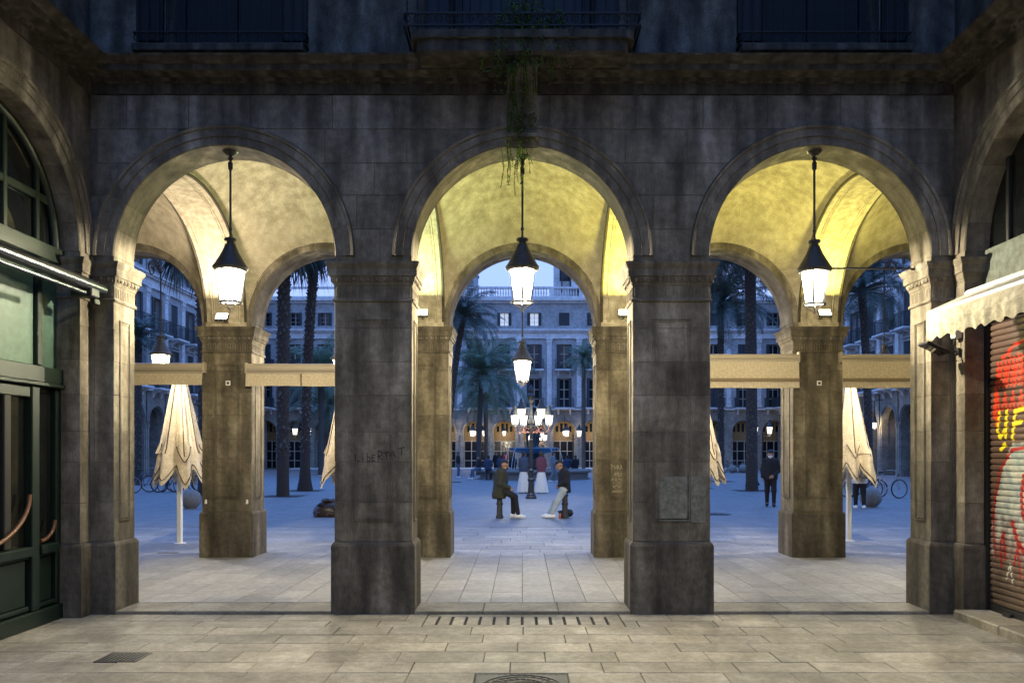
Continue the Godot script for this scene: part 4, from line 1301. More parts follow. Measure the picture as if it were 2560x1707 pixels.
func right_shop() -> void:
	var tex := graffiti_tex()
	var sm := mat(Color.WHITE, 0.5)
	sm.albedo_texture = tex
	var S := thing("roller_shutter", "closed metal roller shutter with red and yellow graffiti in right wall arch", "shutter", Vector3(SHOPX, 0, -ZF + 0.195))
	# local: -x into the alley, z toward the camera 0 .. 2.34
	var L := HALF * 2
	var z0 := 0.05; var z1 := L - 0.04
	var y := 0.16
	var bk := MB.new()
	bk.box(Vector3(-0.004, 0.0, 0.0), Vector3(0.01, SPRING, L))
	mi("backing", bk, M.black, S)
	while y < 3.02:
		var h := 0.062
		var mb := MB.new()
		# slat profile (x out, y): gently bulged with a lip
		var pr := [Vector2(-0.018, 0.0), Vector2(-0.032, 0.005), Vector2(-0.036, 0.024), Vector2(-0.034, 0.044), Vector2(-0.026, 0.050), Vector2(-0.018, 0.054), Vector2(-0.018, 0.0615)]
		for i in pr.size() - 1:
			var a: Vector2 = pr[i]; var b: Vector2 = pr[i + 1]
			var k := mb.v.size()
			mb.qo(Vector3(a.x, y + a.y, z0), Vector3(b.x, y + b.y, z0), Vector3(b.x, y + b.y, z1), Vector3(a.x, y + a.y, z1), Vector3(-1, 0.1, 0))
			for j in range(k, mb.v.size()):
				var p := mb.v[j]
				mb.uv.append(Vector2((p.z - z0) / (z1 - z0) * 1.45, 1.0 - (p.y - 0.16) / 2.90))
		mi("slat", mb, sm, S)
		y += h
	var bar := MB.new()
	bar.cbox(Vector3(-0.03, 0.115, (z0 + z1) / 2), Vector3(0.05, 0.08, z1 - z0), 0.008)
	mi("bottom_bar", bar, M.iron, S)
	var lock := MB.new()
	lock.cbox(Vector3(-0.075, 0.10, 0.42), Vector3(0.05, 0.06, 0.12), 0.008)
	mi("lock_box", lock, M.iron, S)
	for z in [0.02, L - 0.02]:
		var g := MB.new()
		g.cbox(Vector3(-0.035, 1.6, z), Vector3(0.07, 3.1, 0.05), 0.006)
		mi("guide_rail", g, M.black, S)
	var hd := MB.new()
	hd.cbox(Vector3(-0.05, 3.19, L / 2), Vector3(0.10, 0.30, L - 0.01), 0.012)
	mi("shutter_box", hd, M.wood_dark, S)
	# panel and fanlight above
	var pn := MB.new()
	pn.cbox(Vector3(-0.045, 3.57, L / 2), Vector3(0.08, 0.44, L - 0.01), 0.01)
	mi("fascia_panel", pn, rock(lin(0.16, 0.19, 0.18), M.plaster.albedo_texture, 0.6, 0.85), S)
	var fan := MB.new()
	var fp := PackedVector2Array()
	for i in 31: fp.append(Vector2(HALF + HALF * cos(PI * i / 30), SPRING + HALF * sin(PI * i / 30)))
	fan.prism(fp, Transform3D(Basis(Vector3(0, 0, 1), Vector3(0, 1, 0), Vector3(-1, 0, 0)), Vector3.ZERO), -0.004, 0.012)
	mi("fanlight_pane", fan, M.dark_glass, S)
	for z in [0.36, 0.72, 1.17, 1.62, 1.98]:
		var h: float = sqrt(maxf(0.0, HALF * HALF - (z - HALF) * (z - HALF)))
		var b := MB.new()
		b.cbox(Vector3(-0.03, SPRING + h / 2, z), Vector3(0.04, h, 0.05), 0.006)
		mi("glazing_bar", b, M.black, S)
	# door step
	var st := thing("door_step", "worn stone step below the graffiti shutter", "step", Vector3(WALLX, 0, -ZF + 0.2))
	for k in 3:
		var m := MB.new()
		m.cbox(Vector3(0.06, 0.025, 0.42 + k * 0.79), Vector3(0.40, 0.13, 0.785), 0.014)
		mi("step_stone", m, M["pave%d" % k], st)
	# awning with scalloped valance
	var A := thing("shop_awning", "cream awning with scalloped edge over the graffiti shutter", "awning", Vector3(4.14, 0, -8.12))
	var LA := 4.4
	var tub := MB.new()
	tub.tube([Vector3(0, 3.105, 0.0), Vector3(0, 3.105, LA)], 0.035, 12)
	mi("front_bar", tub, M.white_metal, A)
	var top := MB.new()
	for i in 22:
		var za := LA * i / 22.0; var zb := LA * (i + 1) / 22.0
		top.quad(Vector3(-0.01, 3.145, za), Vector3(-0.01, 3.145, zb), Vector3(0.44, 3.34, zb), Vector3(0.44, 3.34, za))
		top.quad(Vector3(0.44, 3.335, za), Vector3(0.44, 3.335, zb), Vector3(-0.01, 3.14, zb), Vector3(-0.01, 3.14, za))
	mi("canopy", top, M.valance, A)
	var val := MB.new()
	var NS := 240
	for i in NS:
		var p := []
		for k in 2:
			var z := LA * (i + k) / NS
			var drop := 0.235 + 0.03 * absf(sin(z * PI / 0.19)) * 1.0
			drop = 0.262 - 0.036 * pow(absf(cos(z * PI / 0.19)), 1.4)
			var wob := 0.010 * sin(z * 17.0) + 0.006 * sin(z * 41.0)
			p.append([Vector3(-0.037, 3.085, z), Vector3(-0.045 + wob * 0.6, 2.98, z), Vector3(-0.035 + wob, 3.085 - drop, z)])
		for k in 2:
			val.qo(p[0][k], p[1][k], p[1][k + 1], p[0][k + 1], Vector3(-1, 0, 0))
			val.qo(p[0][k] + Vector3(0.004, 0, 0), p[1][k] + Vector3(0.004, 0, 0), p[1][k + 1] + Vector3(0.004, 0, 0), p[0][k + 1] + Vector3(0.004, 0, 0), Vector3(1, 0, 0))
	mi("valance", val, M.valance, A)
	for z in [0.25, 3.2]:
		var arm := MB.new()
		arm.tube([Vector3(0.42, 3.22, z), Vector3(0.02, 3.11, z + 0.06)], 0.018, 8)
		mi("arm", arm, M.white_metal, A)
	var cas := MB.new()
	cas.tube([Vector3(0.385, 3.30, 0.02), Vector3(0.385, 3.30, LA)], 0.05, 12)
	mi("roller", cas, M.white_metal, A)
	# unlit flood lamp on the narrow pier
	var F := thing("wall_floodlight", "unlit black flood lamp on the pier beside the graffiti shutter", "flood lamp", Vector3(4.53, 2.76, -8.37))
	var fb := MB.new()
	fb.cbox(Vector3.ZERO, Vector3(0.26, 0.035, 0.20), 0.008)
	mi("housing", fb, M.iron, F, Transform3D(Basis(Vector3(0, 0, 1), -0.42), Vector3(-0.24, 0.03, 0.03)))
	var arm2 := MB.new()
	arm2.tube([Vector3(0.045, 0.0, 0.0), Vector3(-0.06, 0.0, 0.0), Vector3(-0.13, -0.02, 0.02)], 0.012, 8)
	arm2.cbox(Vector3(0.02, 0.0, 0.0), Vector3(0.02, 0.08, 0.07), 0.004)
	mi("arm", arm2, M.iron, F)
	var gl := MB.new()
	gl.cbox(Vector3(0, -0.0195, 0), Vector3(0.20, 0.003, 0.15), 0.001)
	mi("lens", gl, M.dark_glass, F, Transform3D(Basis(Vector3(0, 0, 1), -0.42), Vector3(-0.24, 0.03, 0.03)))
	var jb := thing("junction_box", "small white box on the pier above the black flood lamp", "junction box", Vector3(4.53, 2.96, -8.37))
	var jm := MB.new()
	jm.cbox(Vector3(0.01, 0, 0), Vector3(0.08, 0.13, 0.09), 0.008)
	mi("case", jm, M.white_metal, jb)
	var jw := MB.new()
	jw.tube([Vector3(0.0, -0.06, 0.0), Vector3(-0.015, -0.11, 0.0), Vector3(0.0, -0.17, 0.0)], 0.006, 6)
	mi("cable", jw, M.iron, jb)

# ---- lamps ----
func lantern_parts(R: Node3D, E: float, col: Color, detailed: bool, light_size := 0.03) -> void:
	# origin: level of the roof rim; glass hangs below
	if lantern_meshes.is_empty():
		var roof := MB.new()
		roof.lathe(Vector3.ZERO, [[0.0, -0.02], [0.145, -0.034], [0.162, -0.03], [0.180, -0.012], [0.187, 0.0], [0.184, 0.012], [0.168, 0.03], [0.150, 0.062], [0.122, 0.110], [0.092, 0.165], [0.070, 0.215], [0.058, 0.245], [0.060, 0.252], [0.042, 0.258], [0.040, 0.285], [0.062, 0.292], [0.066, 0.305], [0.060, 0.318], [0.030, 0.326], [0.014, 0.335], [0.012, 0.36], [0.0, 0.36]], 24)
		lantern_meshes.roof = roof.mesh()
		var pane := MB.new()
		var rt := 0.148; var rb := 0.104
		var a0 := deg_to_rad(3.0); var a1 := deg_to_rad(57.0)
		var q := [Vector3(cos(a0) * rb, -0.365, -sin(a0) * rb), Vector3(cos(a1) * rb, -0.365, -sin(a1) * rb), Vector3(cos(a1) * rt, -0.03, -sin(a1) * rt), Vector3(cos(a0) * rt, -0.03, -sin(a0) * rt)]
		pane.quad(q[0], q[1], q[2], q[3])
		lantern_meshes.pane = pane.mesh()
		var bar := MB.new()
		bar.tube([Vector3(rb + 0.002, -0.372, 0), Vector3(rt + 0.003, -0.028, 0)], 0.0085, 5)
		lantern_meshes.bar = bar.mesh()
		var ring := MB.new()
		ring.ring(Vector3(0, -0.372, 0), Vector3.UP, 0.112, 0.012, 24, 6)
		lantern_meshes.ring = ring.mesh()
		var bot := MB.new()
		for k in 4:
			var a := TAU * k / 4 + 0.5
			bot.tube([Vector3(cos(a) * 0.098, -0.376, sin(a) * 0.098), Vector3(cos(a) * 0.018, -0.447, sin(a) * 0.018)], 0.008, 5)
		bot.lathe(Vector3.ZERO, [[0.0, -0.478], [0.011, -0.472], [0.013, -0.462], [0.008, -0.454], [0.022, -0.450], [0.022, -0.444], [0.0, -0.442]], 12)
		lantern_meshes.bottom = bot.mesh()
		var bulb := MB.new()
		bulb.ball(Vector3(0, -0.066, 0), Vector3(0.034, 0.031, 0.034), 14, 10)
		lantern_meshes.bulb = bulb.mesh()
		var light_stop := MB.new()  # added opaque disc under the bulb, placed to throw shade below the lantern
		light_stop.lathe(Vector3.ZERO, [[0.0, -0.325], [0.062, -0.322], [0.064, -0.312], [0.02, -0.306], [0.014, -0.16], [0.0, -0.16]], 16)
		lantern_meshes.light_stop = light_stop.mesh()
		var glass := MB.new()
		for k in 6: glass.add(pane, Transform3D(Basis(Vector3.UP, TAU * k / 6), Vector3.ZERO))
		lantern_meshes.glass = glass.mesh()
		var cage := MB.new()
		for k in 6: cage.add(bar, Transform3D(Basis(Vector3.UP, TAU * k / 6), Vector3.ZERO))
		cage.add(ring, Transform3D.IDENTITY)
		cage.add(bot, Transform3D.IDENTITY)
		lantern_meshes.cage = cage.mesh()
	mi("roof", lantern_meshes.roof, M.roof_iron, R)
	if detailed:
		for k in 6:
			mi("pane", lantern_meshes.pane, M.pane, R, Transform3D(Basis(Vector3.UP, TAU * k / 6), Vector3.ZERO))
			mi("bar", lantern_meshes.bar, M.iron, R, Transform3D(Basis(Vector3.UP, TAU * k / 6), Vector3.ZERO))
		mi("base_ring", lantern_meshes.ring, M.iron, R)
		mi("finial", lantern_meshes.bottom, M.tan_metal, R)
		mi("added_light_stop", lantern_meshes.light_stop, M.tan_metal, R)
		mi("bulb", lantern_meshes.bulb, M.bulb, R)
	else:
		mi("lamp_glass", lantern_meshes.glass, M.far_pane, R)
		mi("cage", lantern_meshes.cage, M.iron, R)
	if E > 0.0:
		var l := OmniLight3D.new()
		l.name = "lamp_light"
		l.light_color = col
		l.light_energy = E
		l.light_size = light_size
		l.omni_range = 30.0
		l.omni_attenuation = 2.0
		l.shadow_enabled = true
		l.position = Vector3(0, -0.066 if detailed else -0.2, 0)
		R.add_child(l, true)

func hanging_lantern(label: String, x: float, rim: float, z: float, top: float, E: float, col: Color, group: String, turn: float, hook := true) -> Node3D:
	var T := thing("hanging_lantern", label, "lantern", Vector3(x, rim, -z), turn, group)
	lantern_parts(T, E, col, true)
	var rod := MB.new()
	rod.tube([Vector3(0, 0.35, 0), Vector3(0, top - rim, 0)], 0.0125, 8)
	rod.lathe(Vector3.ZERO, [[0.012, 0.40], [0.020, 0.41], [0.020, 0.43], [0.012, 0.44]], 10)
	if hook:
		rod.lathe(Vector3.ZERO, [[0.012, top - rim - 0.20], [0.024, top - rim - 0.19], [0.026, top - rim - 0.12], [0.012, top - rim - 0.10]], 10)
		rod.ring(Vector3(0, top - rim - 0.07, 0), Vector3(0, 0, 1), 0.022, 0.007, 12, 5)
		rod.lathe(Vector3.ZERO, [[0.0, top - rim - 0.055], [0.03, top - rim - 0.045], [0.07, top - rim - 0.015], [0.085, top - rim + 0.004], [0.0, top - rim + 0.004]], 16)
	mi("rod", rod, M.iron, T)
	return T

func lamps() -> void:
	var warm := lin(1.0, 0.87, 0.62)
	var zl := 8.66
	hanging_lantern("large hanging lantern in the left alley arch, tilted slightly", -BAY, 3.70, zl, 4.955, 12.0, warm, "lanterns under the alley arches", 0.25)
	hanging_lantern("large hanging lantern in the middle alley arch above the smaller lantern", 0.0, 3.70, zl, 4.90, 12.0, warm, "lanterns under the alley arches", 0.52)
	var r := hanging_lantern("large hanging lantern in the right alley arch with a side stay bar", BAY, 3.68, zl, 4.955, 12.0, warm, "lanterns under the alley arches", 0.1)
	var stay := MB.new()
	stay.tube([Vector3(0.17, 0.015, 0), Vector3(1.02, 0.015, 0), Vector3(1.165, 0.0, -0.03)], 0.012, 6)
	mi("stay_bar", stay, M.iron, r, Transform3D(Basis(Vector3.UP, -0.1), Vector3.ZERO))
	# plaza side, each on a scrolled bracket
	var who := {-2: "hanging lantern on an iron bracket above the left cream awning", -1: "hanging lantern outside the arcade behind the left alley pier", 0: "smaller hanging lantern below the middle one, on the plaza side", 1: "hanging lantern outside the arcade behind the right alley pier", 2: "hanging lantern on an iron bracket above the right cream awning"}
	for k in who:
		var z := 13.98
		var rim: float = {-2: 3.43, -1: 3.35, 0: 3.33, 1: 3.32, 2: 3.27}[k]
		hanging_lantern(who[k], k * BAY, rim, z, 4.86, 11.0, lin(1.0, 0.88, 0.64), "lanterns on the plaza side of the arcade", 0.3 * k + 0.2, false)
		var br := thing("lantern_bracket", "scrolled iron bracket " + ["holding the lantern above the left awning", "holding the lantern behind the left pier", "holding the smaller middle lantern", "holding the lantern behind the right pier", "holding the lantern above the right awning"][k + 2], "bracket", Vector3(k * BAY, 4.86, -ZO), 0.0, "iron lantern brackets")
		var b := MB.new()
		b.tube([Vector3(0, 0.16, 0.012), Vector3(0, 0.20, -0.2), Vector3(0, 0.14, -0.42), Vector3(0, 0.03, -0.53), Vector3(0, -0.02, -0.52)], 0.02, 8)
		mi("arm", b, M.iron, br)
		var sc := MB.new()
		var pts := []
		for i in 22:
			var a := i * 0.42
			var rr := 0.02 + 0.0065 * i
			pts.append(Vector3(0, -0.02 + rr * sin(a), -0.20 + rr * cos(a)))
		sc.tube(pts, 0.014, 6)
		var pts2 := []
		for i in 14:
			var a := i * 0.45
			pts2.append(Vector3(0, 0.10 + (0.012 + 0.005 * i) * cos(a), -0.42 + (0.012 + 0.005 * i) * sin(a)))
		sc.tube(pts2, 0.012, 6)
		for i in 7: sc.ball(Vector3(0, 0.14 - 0.035 * absf(i - 3), -0.1 - 0.055 * i), Vector3(0.03, 0.028, 0.03), 6, 4)
		mi("scroll", sc, M.iron, br)
	# flood lamps on the plaza-side piers, aimed up at the vaults
	var fl := [[-1.5, lin(1.0, 0.84, 0.64), 10.0, "lit flood lamp on the left inner pier below the left lantern", 3.84, 0.03], [-0.5, lin(0.84, 1.0, 0.50), 7.0, "lit flood lamp on the inner pier left of the middle arch", 3.90, 0.0], [0.5, lin(1.0, 0.90, 0.20), 10.0, "lit flood lamp on the inner pier right of the middle arch", 3.90, 0.02], [1.5, lin(1.0, 0.90, 0.24), 10.0, "lit flood lamp on the right inner pier below the right lantern", 3.90, 0.0]]
	for f in fl:
		var T := thing("vault_floodlight", f[3], "flood lamp", Vector3(f[0] * BAY + f[5], f[4], -ZR), 0.0, "flood lamps lighting the vaults")
		var tilt := Basis(Vector3(1, 0, 0), -0.62)
		var h := MB.new()
		h.cbox(Vector3(0, 0, -0.022), Vector3(0.20, 0.14, 0.04), 0.008)
		for i in 5: h.box(Vector3(-0.08 + i * 0.04 - 0.004, -0.06, -0.065), Vector3(-0.08 + i * 0.04 + 0.004, 0.06, -0.04))
		var tt := Transform3D(tilt, Vector3(0, 0.0, 0.30))
		mi("housing", h, M.iron, T, tt)
		var face := MB.new()
		face.cbox(Vector3(0, 0, 0.001), Vector3(0.175, 0.115, 0.003), 0.001)
		mi("lamp_face", face, glow(f[1].lerp(Color.WHITE, 0.7), 16.0), T, tt)
		var br := MB.new()
		br.tube([Vector3(0, -0.05, 0.0), Vector3(0, -0.07, 0.14), Vector3(0, -0.03, 0.26)], 0.012, 6)
		br.cbox(Vector3(0, -0.05, 0.006), Vector3(0.08, 0.05, 0.012), 0.002)
		mi("bracket", br, M.iron, T)
		var a := AreaLight3D.new()
		a.name = "lamp_light"
		a.area_size = Vector2(0.17, 0.11)
		a.light_color = f[1]
		a.light_energy = f[2]
		a.area_range = 30.0
		a.shadow_enabled = true
		a.transform = Transform3D(tilt * Basis(Vector3.UP, PI), tt * Vector3(0, 0, 0.006))
		T.add_child(a, true)
	# a street lamp slung across the alley above the viewer, outside the frame
	var T := thing("slung_street_lamp", "street lamp hung on a wire across the alley, above the picture", "street lamp", Vector3(0, 5.5, -1.6))
	var h := MB.new()
	h.cbox(Vector3(0, 0.035, 0), Vector3(0.55, 0.06, 0.32), 0.014)
	mi("housing", h, M.iron, T)
	var fc := MB.new()
	fc.cbox(Vector3(0, 0.003, 0), Vector3(0.46, 0.003, 0.26), 0.001)
	mi("lamp_face", fc, glow(lin(1.0, 0.93, 0.75), 6.0), T)
	var wr := MB.new()
	wr.tube([Vector3(-4.585, 0.42, 0), Vector3(-2.0, 0.24, 0), Vector3(0, 0.19, 0), Vector3(2.0, 0.24, 0), Vector3(4.585, 0.42, 0)], 0.006, 5)
	wr.tube([Vector3(0, 0.06, 0), Vector3(0, 0.19, 0)], 0.01, 5)
	mi("wire", wr, M.iron, T)
	var al := AreaLight3D.new()
	al.name = "lamp_light"
	al.area_size = Vector2(0.45, 0.25)
	al.light_color = lin(1.0, 0.92, 0.70)
	al.light_energy = 27.0
	al.area_range = 30.0
	al.shadow_enabled = true
	al.transform = Transform3D(Basis(Vector3(1, 0, 0), -PI / 2), Vector3(0, -0.004, 0))
	T.add_child(al, true)

# ---- awnings and parasols on the plaza side ----
func awnings() -> void:
	var spec := [[-2, 3.06, 0.075, 0.19, "cream roller awning across the far left inner arch, over the tall parasol"], [-1, 3.05, 0.075, 0.20, "cream roller awning across the inner arch right of the left pier"], [1, 3.225, 0.05, 0.43, "cream awning with deep valance across the inner arch left of the dark right pier"], [2, 3.225, 0.05, 0.43, "cream awning with deep valance across the far right inner arch"]]
	for a in spec:
		var k: int = a[0]
		var z := 12.76
		var T := thing("roller_awning", a[4], "awning", Vector3(k * BAY, 0, -z), 0.0, "awnings across the plaza-side arches")
		var L := HALF + 0.065
		var ro := MB.new()
		ro.tube([Vector3(-L, a[1], 0), Vector3(L, a[1], 0)], a[2], 14)
		ro.cbox(Vector3(0, a[1] - a[2] - 0.006, 0.02), Vector3(L * 2, 0.03, 0.07), 0.006)
		mi("roller", ro, M.tan_metal, T)
		var cl := MB.new()
		var y0: float = a[1] - a[2] - 0.015; var y1: float = y0 - a[3]
		var N := 40
		for i in N:
			for j in 4:
				var p := []
				for q in [[i, j], [i + 1, j], [i + 1, j + 1], [i, j + 1]]:
					var u: float = lerpf(-L, L, float(q[0]) / N); var v: float = float(q[1]) / 4
					p.append(Vector3(u, lerpf(y0, y1, v) + 0.004 * sin(u * 5.0 + k) * v, 0.05 + 0.008 * sin(u * 9.0 + k * 2) * v + 0.02 * v))
				cl.qo(p[0], p[1], p[2], p[3], Vector3(0, 0, 1))
				cl.qo(p[0] - Vector3(0, 0, 0.003), p[1] - Vector3(0, 0, 0.003), p[2] - Vector3(0, 0, 0.003), p[3] - Vector3(0, 0, 0.003), Vector3(0, 0, -1))
		mi("valance", cl, M.canvas, T)
		var seam := MB.new()
		var sx := -0.35 if k != 2 else -0.10
		seam.box(Vector3(sx - 0.012, y1 + 0.003, 0.072), Vector3(sx + 0.012, y0, 0.078))
		if a[3] > 0.3:
			seam.box(Vector3(-L, lerpf(y0, y1, 0.64), 0.070), Vector3(L, lerpf(y0, y1, 0.76), 0.090))
		mi("seam", seam, M.canvas_dark, T)
		for s in [-1.0, 1.0]:
			var b := MB.new()
			b.cbox(Vector3(s * (L + 0.008), a[1], -0.01), Vector3(0.03, 0.17, 0.115), 0.006)
			mi("bracket", b, M.tan_metal, T)

func parasol_meshes() -> Array:
	var can := MB.new()
	var trim := MB.new()
	var N := 96; var rows := 22
	var grid := []
	for j in rows + 1:
		var v := float(j) / rows
		var row := []
		for i in N:
			var a := TAU * i / N
			var fold := cos(a * 8.0)
			var bot := 1.22 + 0.17 * (asin(clampf(fold, -0.98, 0.98)) / 1.37) + 0.05 * sin(a * 3.0 + 1.0)
			var y := lerpf(3.20, bot, v)
			var r := lerpf(0.07, 0.43, pow(v, 0.92))
			r += 0.17 * pow(v, 1.1) * (pow(0.5 - 0.5 * fold, 0.8) * 0.9 - 0.45) + 0.05 * v * sin(a * 5.0 + 2.0 + v * 1.5) + 0.018 * pow(v, 0.6) * sin(a * 19.0 + 1.0)
			if v > 0.72 and v < 0.80: r += 0.018
			row.append(Vector3(cos(a) * r, y, sin(a) * r))
		grid.append(row)
	var nr := func(j: int, i: int) -> Vector3:
		var a: Vector3 = grid[mini(j + 1, rows)][i] - grid[maxi(j - 1, 0)][i]
		var b: Vector3 = grid[j][(i + 1) % N] - grid[j][(i - 1 + N) % N]
		var n := a.cross(b).normalized()
		var c: Vector3 = grid[j][i]
		if n.dot(Vector3(c.x, 0, c.z)) < 0: n = -n
		return n
	for j in rows:
		for i in N:
			var k := (i + 1) % N
			can.quads([grid[j + 1][i], grid[j][i], grid[j][k], grid[j + 1][k]], [nr.call(j + 1, i), nr.call(j, i), nr.call(j, k), nr.call(j + 1, k)])
	can.ball(Vector3(0, 3.21, 0), Vector3(0.075, 0.06, 0.075), 12, 6)
	# dark piping down the ribs and round the hem
	for k in 8:
		var i := int(N * (k + 0.5) / 8.0) % N
		var pts := []
		for j in range(1, 17): pts.append(grid[j][i] * Vector3(1.012, 1, 1.012))
		trim.tube(pts, 0.0095, 4)
	for jj in [rows - 1, 17]:
		for k in 8:
			if jj == 17 and k % 2 == 0: continue
			var pts := []
			for i in range(int(N * k / 8.0), int(N * (k + 1) / 8.0) + 1): pts.append(grid[jj][i % N] * Vector3(1.012, 1, 1.012))
			trim.tube(pts, 0.0095, 4)
	var flap := MB.new()
	for k in [0, 3, 5]:
		var i0 := int(N * k / 8.0) - 4
		for i in range(i0, i0 + 9):
			var a: Vector3 = grid[15][(i + N) % N] * Vector3(1.05, 1, 1.05); var b: Vector3 = grid[15][(i + 1 + N) % N] * Vector3(1.05, 1, 1.05)
			var c: Vector3 = Vector3(a.x * 1.14, 1.66, a.z * 1.14); var d: Vector3 = Vector3(b.x * 1.14, 1.66, b.z * 1.14)
			flap.qo(a, b, d, c, Vector3(a.x, 0, a.z))
			flap.qo(a * Vector3(0.99, 1, 0.99), b * Vector3(0.99, 1, 0.99), d * Vector3(0.99, 1, 0.99), c * Vector3(0.99, 1, 0.99), -Vector3(a.x, 0, a.z))
	return [can.mesh(), trim.mesh(), flap.mesh()]

func parasols() -> void:
	var pm := parasol_meshes()
	var spec := [[-6.36, 14.85, 0.2, "tall closed cream parasol with brown piping in the far left inner arch"], [-3.27, 14.95, 1.1, "closed cream parasol half hidden by the left alley pier"], [3.25, 14.95, 2.0, "closed cream parasol behind the right alley pier"], [6.22, 15.25, 2.65, "closed cream parasol beside the dark right inner pier"]]
	for s in spec:
		var T := thing("closed_parasol", s[3], "parasol", Vector3(s[0], FLOOR, -s[1]), s[2], "closed parasols outside the arcade")
		mi("canopy", pm[0], M.canvas_parasol, T)
		mi("piping", pm[1], M.trim, T)
		mi("flap", pm[2], M.canvas_parasol, T)
		var pole := MB.new()
		pole.cbox(Vector3(0, 1.5, 0), Vector3(0.085, 3.0, 0.085), 0.010)
		mi("pole", pole, M.white_metal, T, at(0, 0, 0, -s[2]))
		var sock := MB.new()
		sock.lathe(Vector3.ZERO, [[0.11, 0.0], [0.11, 0.004], [0.075, 0.010], [0.0, 0.010]], 16)
		mi("ground_socket", sock, M.white_metal, T)

# ---- far buildings round the plaza ----
var fac := {}

func facade_meshes(p: float) -> void:
	# one bay, x centred, z = 0 the wall face, facing +z
	var h := p / 2
	var g := MB.new()
	var aw := p * 0.36
	var poly := [rect(-h, 0.0, h, 6.2)]
	poly = cut(poly, circle_poly(0, 3.95, aw, -1.0))
	for q in poly: g.prism(q, Transform3D.IDENTITY, -0.5, 0.0)
	for e in [-1.0, 1.0]:
		g.box(Vector3(minf(e * aw, e * h), 0, -0.001) if false else Vector3(minf(e * (aw + 0.02), e * h) , 3.55, 0.0), Vector3(maxf(e * (aw + 0.02), e * h), 3.80, 0.07))
		g.box(Vector3(minf(e * (aw + 0.14), e * (h - 0.1)), 0.15, 0.0), Vector3(maxf(e * (aw + 0.14), e * (h - 0.1)), 3.55, 0.05))
	for i in 9:
		g.box(Vector3(-h, 0.4 + i * 0.36 - 0.008, -0.002), Vector3(-h + 0.12, 0.4 + i * 0.36 + 0.008, 0.003))
	var ar := []
	for i in 25: ar.append(Vector3((aw + 0.12) * cos(PI * i / 24), 3.95 + (aw + 0.12) * sin(PI * i / 24), 0.03))
	g.tube(ar, 0.06, 5)
	fac.ground = g.mesh()
	var u := MB.new()
	var op := [[0.60, 6.45, 9.55], [0.60, 10.45, 13.1], [0.55, 15.05, 16.4]]
	var y := 6.2
	for o in op:
		u.box(Vector3(-h, y, -0.5), Vector3(h, o[1], 0))
		for e in [-1.0, 1.0]: u.box(Vector3(minf(e * o[0], e * h), o[1], -0.5), Vector3(maxf(e * o[0], e * h), o[2], 0))
		y = o[2]
	u.box(Vector3(-h, y, -0.5), Vector3(h, 17.4, 0))
	# window surrounds
	for o in op:
		for e in [-1.0, 1.0]: u.box(Vector3(minf(e * o[0], e * (o[0] + 0.14)), o[1], 0.0), Vector3(maxf(e * o[0], e * (o[0] + 0.14)), o[2] + 0.14, 0.05))
		u.box(Vector3(-o[0], o[2], 0.0), Vector3(o[0], o[2] + 0.14, 0.05))
	u.box(Vector3(-0.8, 9.75, 0.0), Vector3(0.8, 9.9, 0.16))
	for i in 6:
		u.ball(Vector3(h - 0.02, 17.15, 0.02), Vector3(0.09, 0.09, 0.05), 8, 4) if i == 0 else null
	fac.upper = u.mesh()
	var pil := MB.new()
	pil.box(Vector3(-0.30, 6.5, 0.0), Vector3(0.30, 6.75, 0.16))
	pil.box(Vector3(-0.25, 6.75, 0.0), Vector3(0.25, 13.0, 0.11))
	fac.pilaster = pil.mesh()
	var pc := MB.new()
	pc.rects(Vector3(0, 13.0, 0.05), 0.25, 0.07, [[0.0, 0.0], [0.03, 0.03], [0.02, 0.1], [0.06, 0.5], [0.12, 0.6], [0.12, 0.68]])
	for i in 5: pc.ball(Vector3(-0.2 + i * 0.1, 13.3 + 0.08 * (i % 2), 0.17), Vector3(0.06, 0.16, 0.05), 6, 4)
	fac.pil_cap = pc.mesh()
	var gl := MB.new()
	gl.box(Vector3(-0.62, 0, -0.34), Vector3(0.62, 1, -0.32))
	fac.pane = gl.mesh()
	var fr := MB.new()
	fr.box(Vector3(-0.04, 0, -0.31), Vector3(0.04, 1, -0.26))
	for e in [-0.56, 0.56]: fr.box(Vector3(e - 0.05, 0, -0.31), Vector3(e + 0.05, 1, -0.26))
	for e in [0.30, 0.62, 0.97]: fr.box(Vector3(-0.52, e - 0.012, -0.31), Vector3(0.52, e + 0.012, -0.27))
	fac.frame = fr.mesh()
	var sh := MB.new()
	sh.cbox(Vector3(0.15, 0.5, 0.05), Vector3(0.31, 0.995, 0.05), 0.004)
	for i in 16: sh.box(Vector3(0.03, 0.05 + i * 0.058, 0.073), Vector3(0.27, 0.07 + i * 0.058, 0.085))
	fac.shutter = sh.mesh()
	var bs := MB.new()
	bs.cbox(Vector3(0, -0.09, 0.42), Vector3(2.0, 0.16, 0.84), 0.03)
	for e in [-0.62, 0.62]: bs.prism(PackedVector2Array([Vector2(0, -0.17), Vector2(0.6, -0.17), Vector2(0.5, -0.3), Vector2(0.2, -0.4), Vector2(0.08, -0.7), Vector2(0, -0.72)]), Transform3D(Basis(Vector3(0, 0, 1), Vector3(0, 1, 0), Vector3(-1, 0, 0)), Vector3(e + 0.09, 0, 0)), 0.0, 0.18)
	fac.slab = bs.mesh()
	var ra := MB.new()
	for i in 17:
		var x := -0.96 + i * 0.12
		ra.box(Vector3(x - 0.012, 0, 0.79), Vector3(x + 0.012, 1.0, 0.814))
	for i in 6:
		for e in [-0.96, 0.96]: ra.box(Vector3(e - 0.012, 0, 0.08 + i * 0.13), Vector3(e + 0.012, 1.0, 0.104 + i * 0.13))
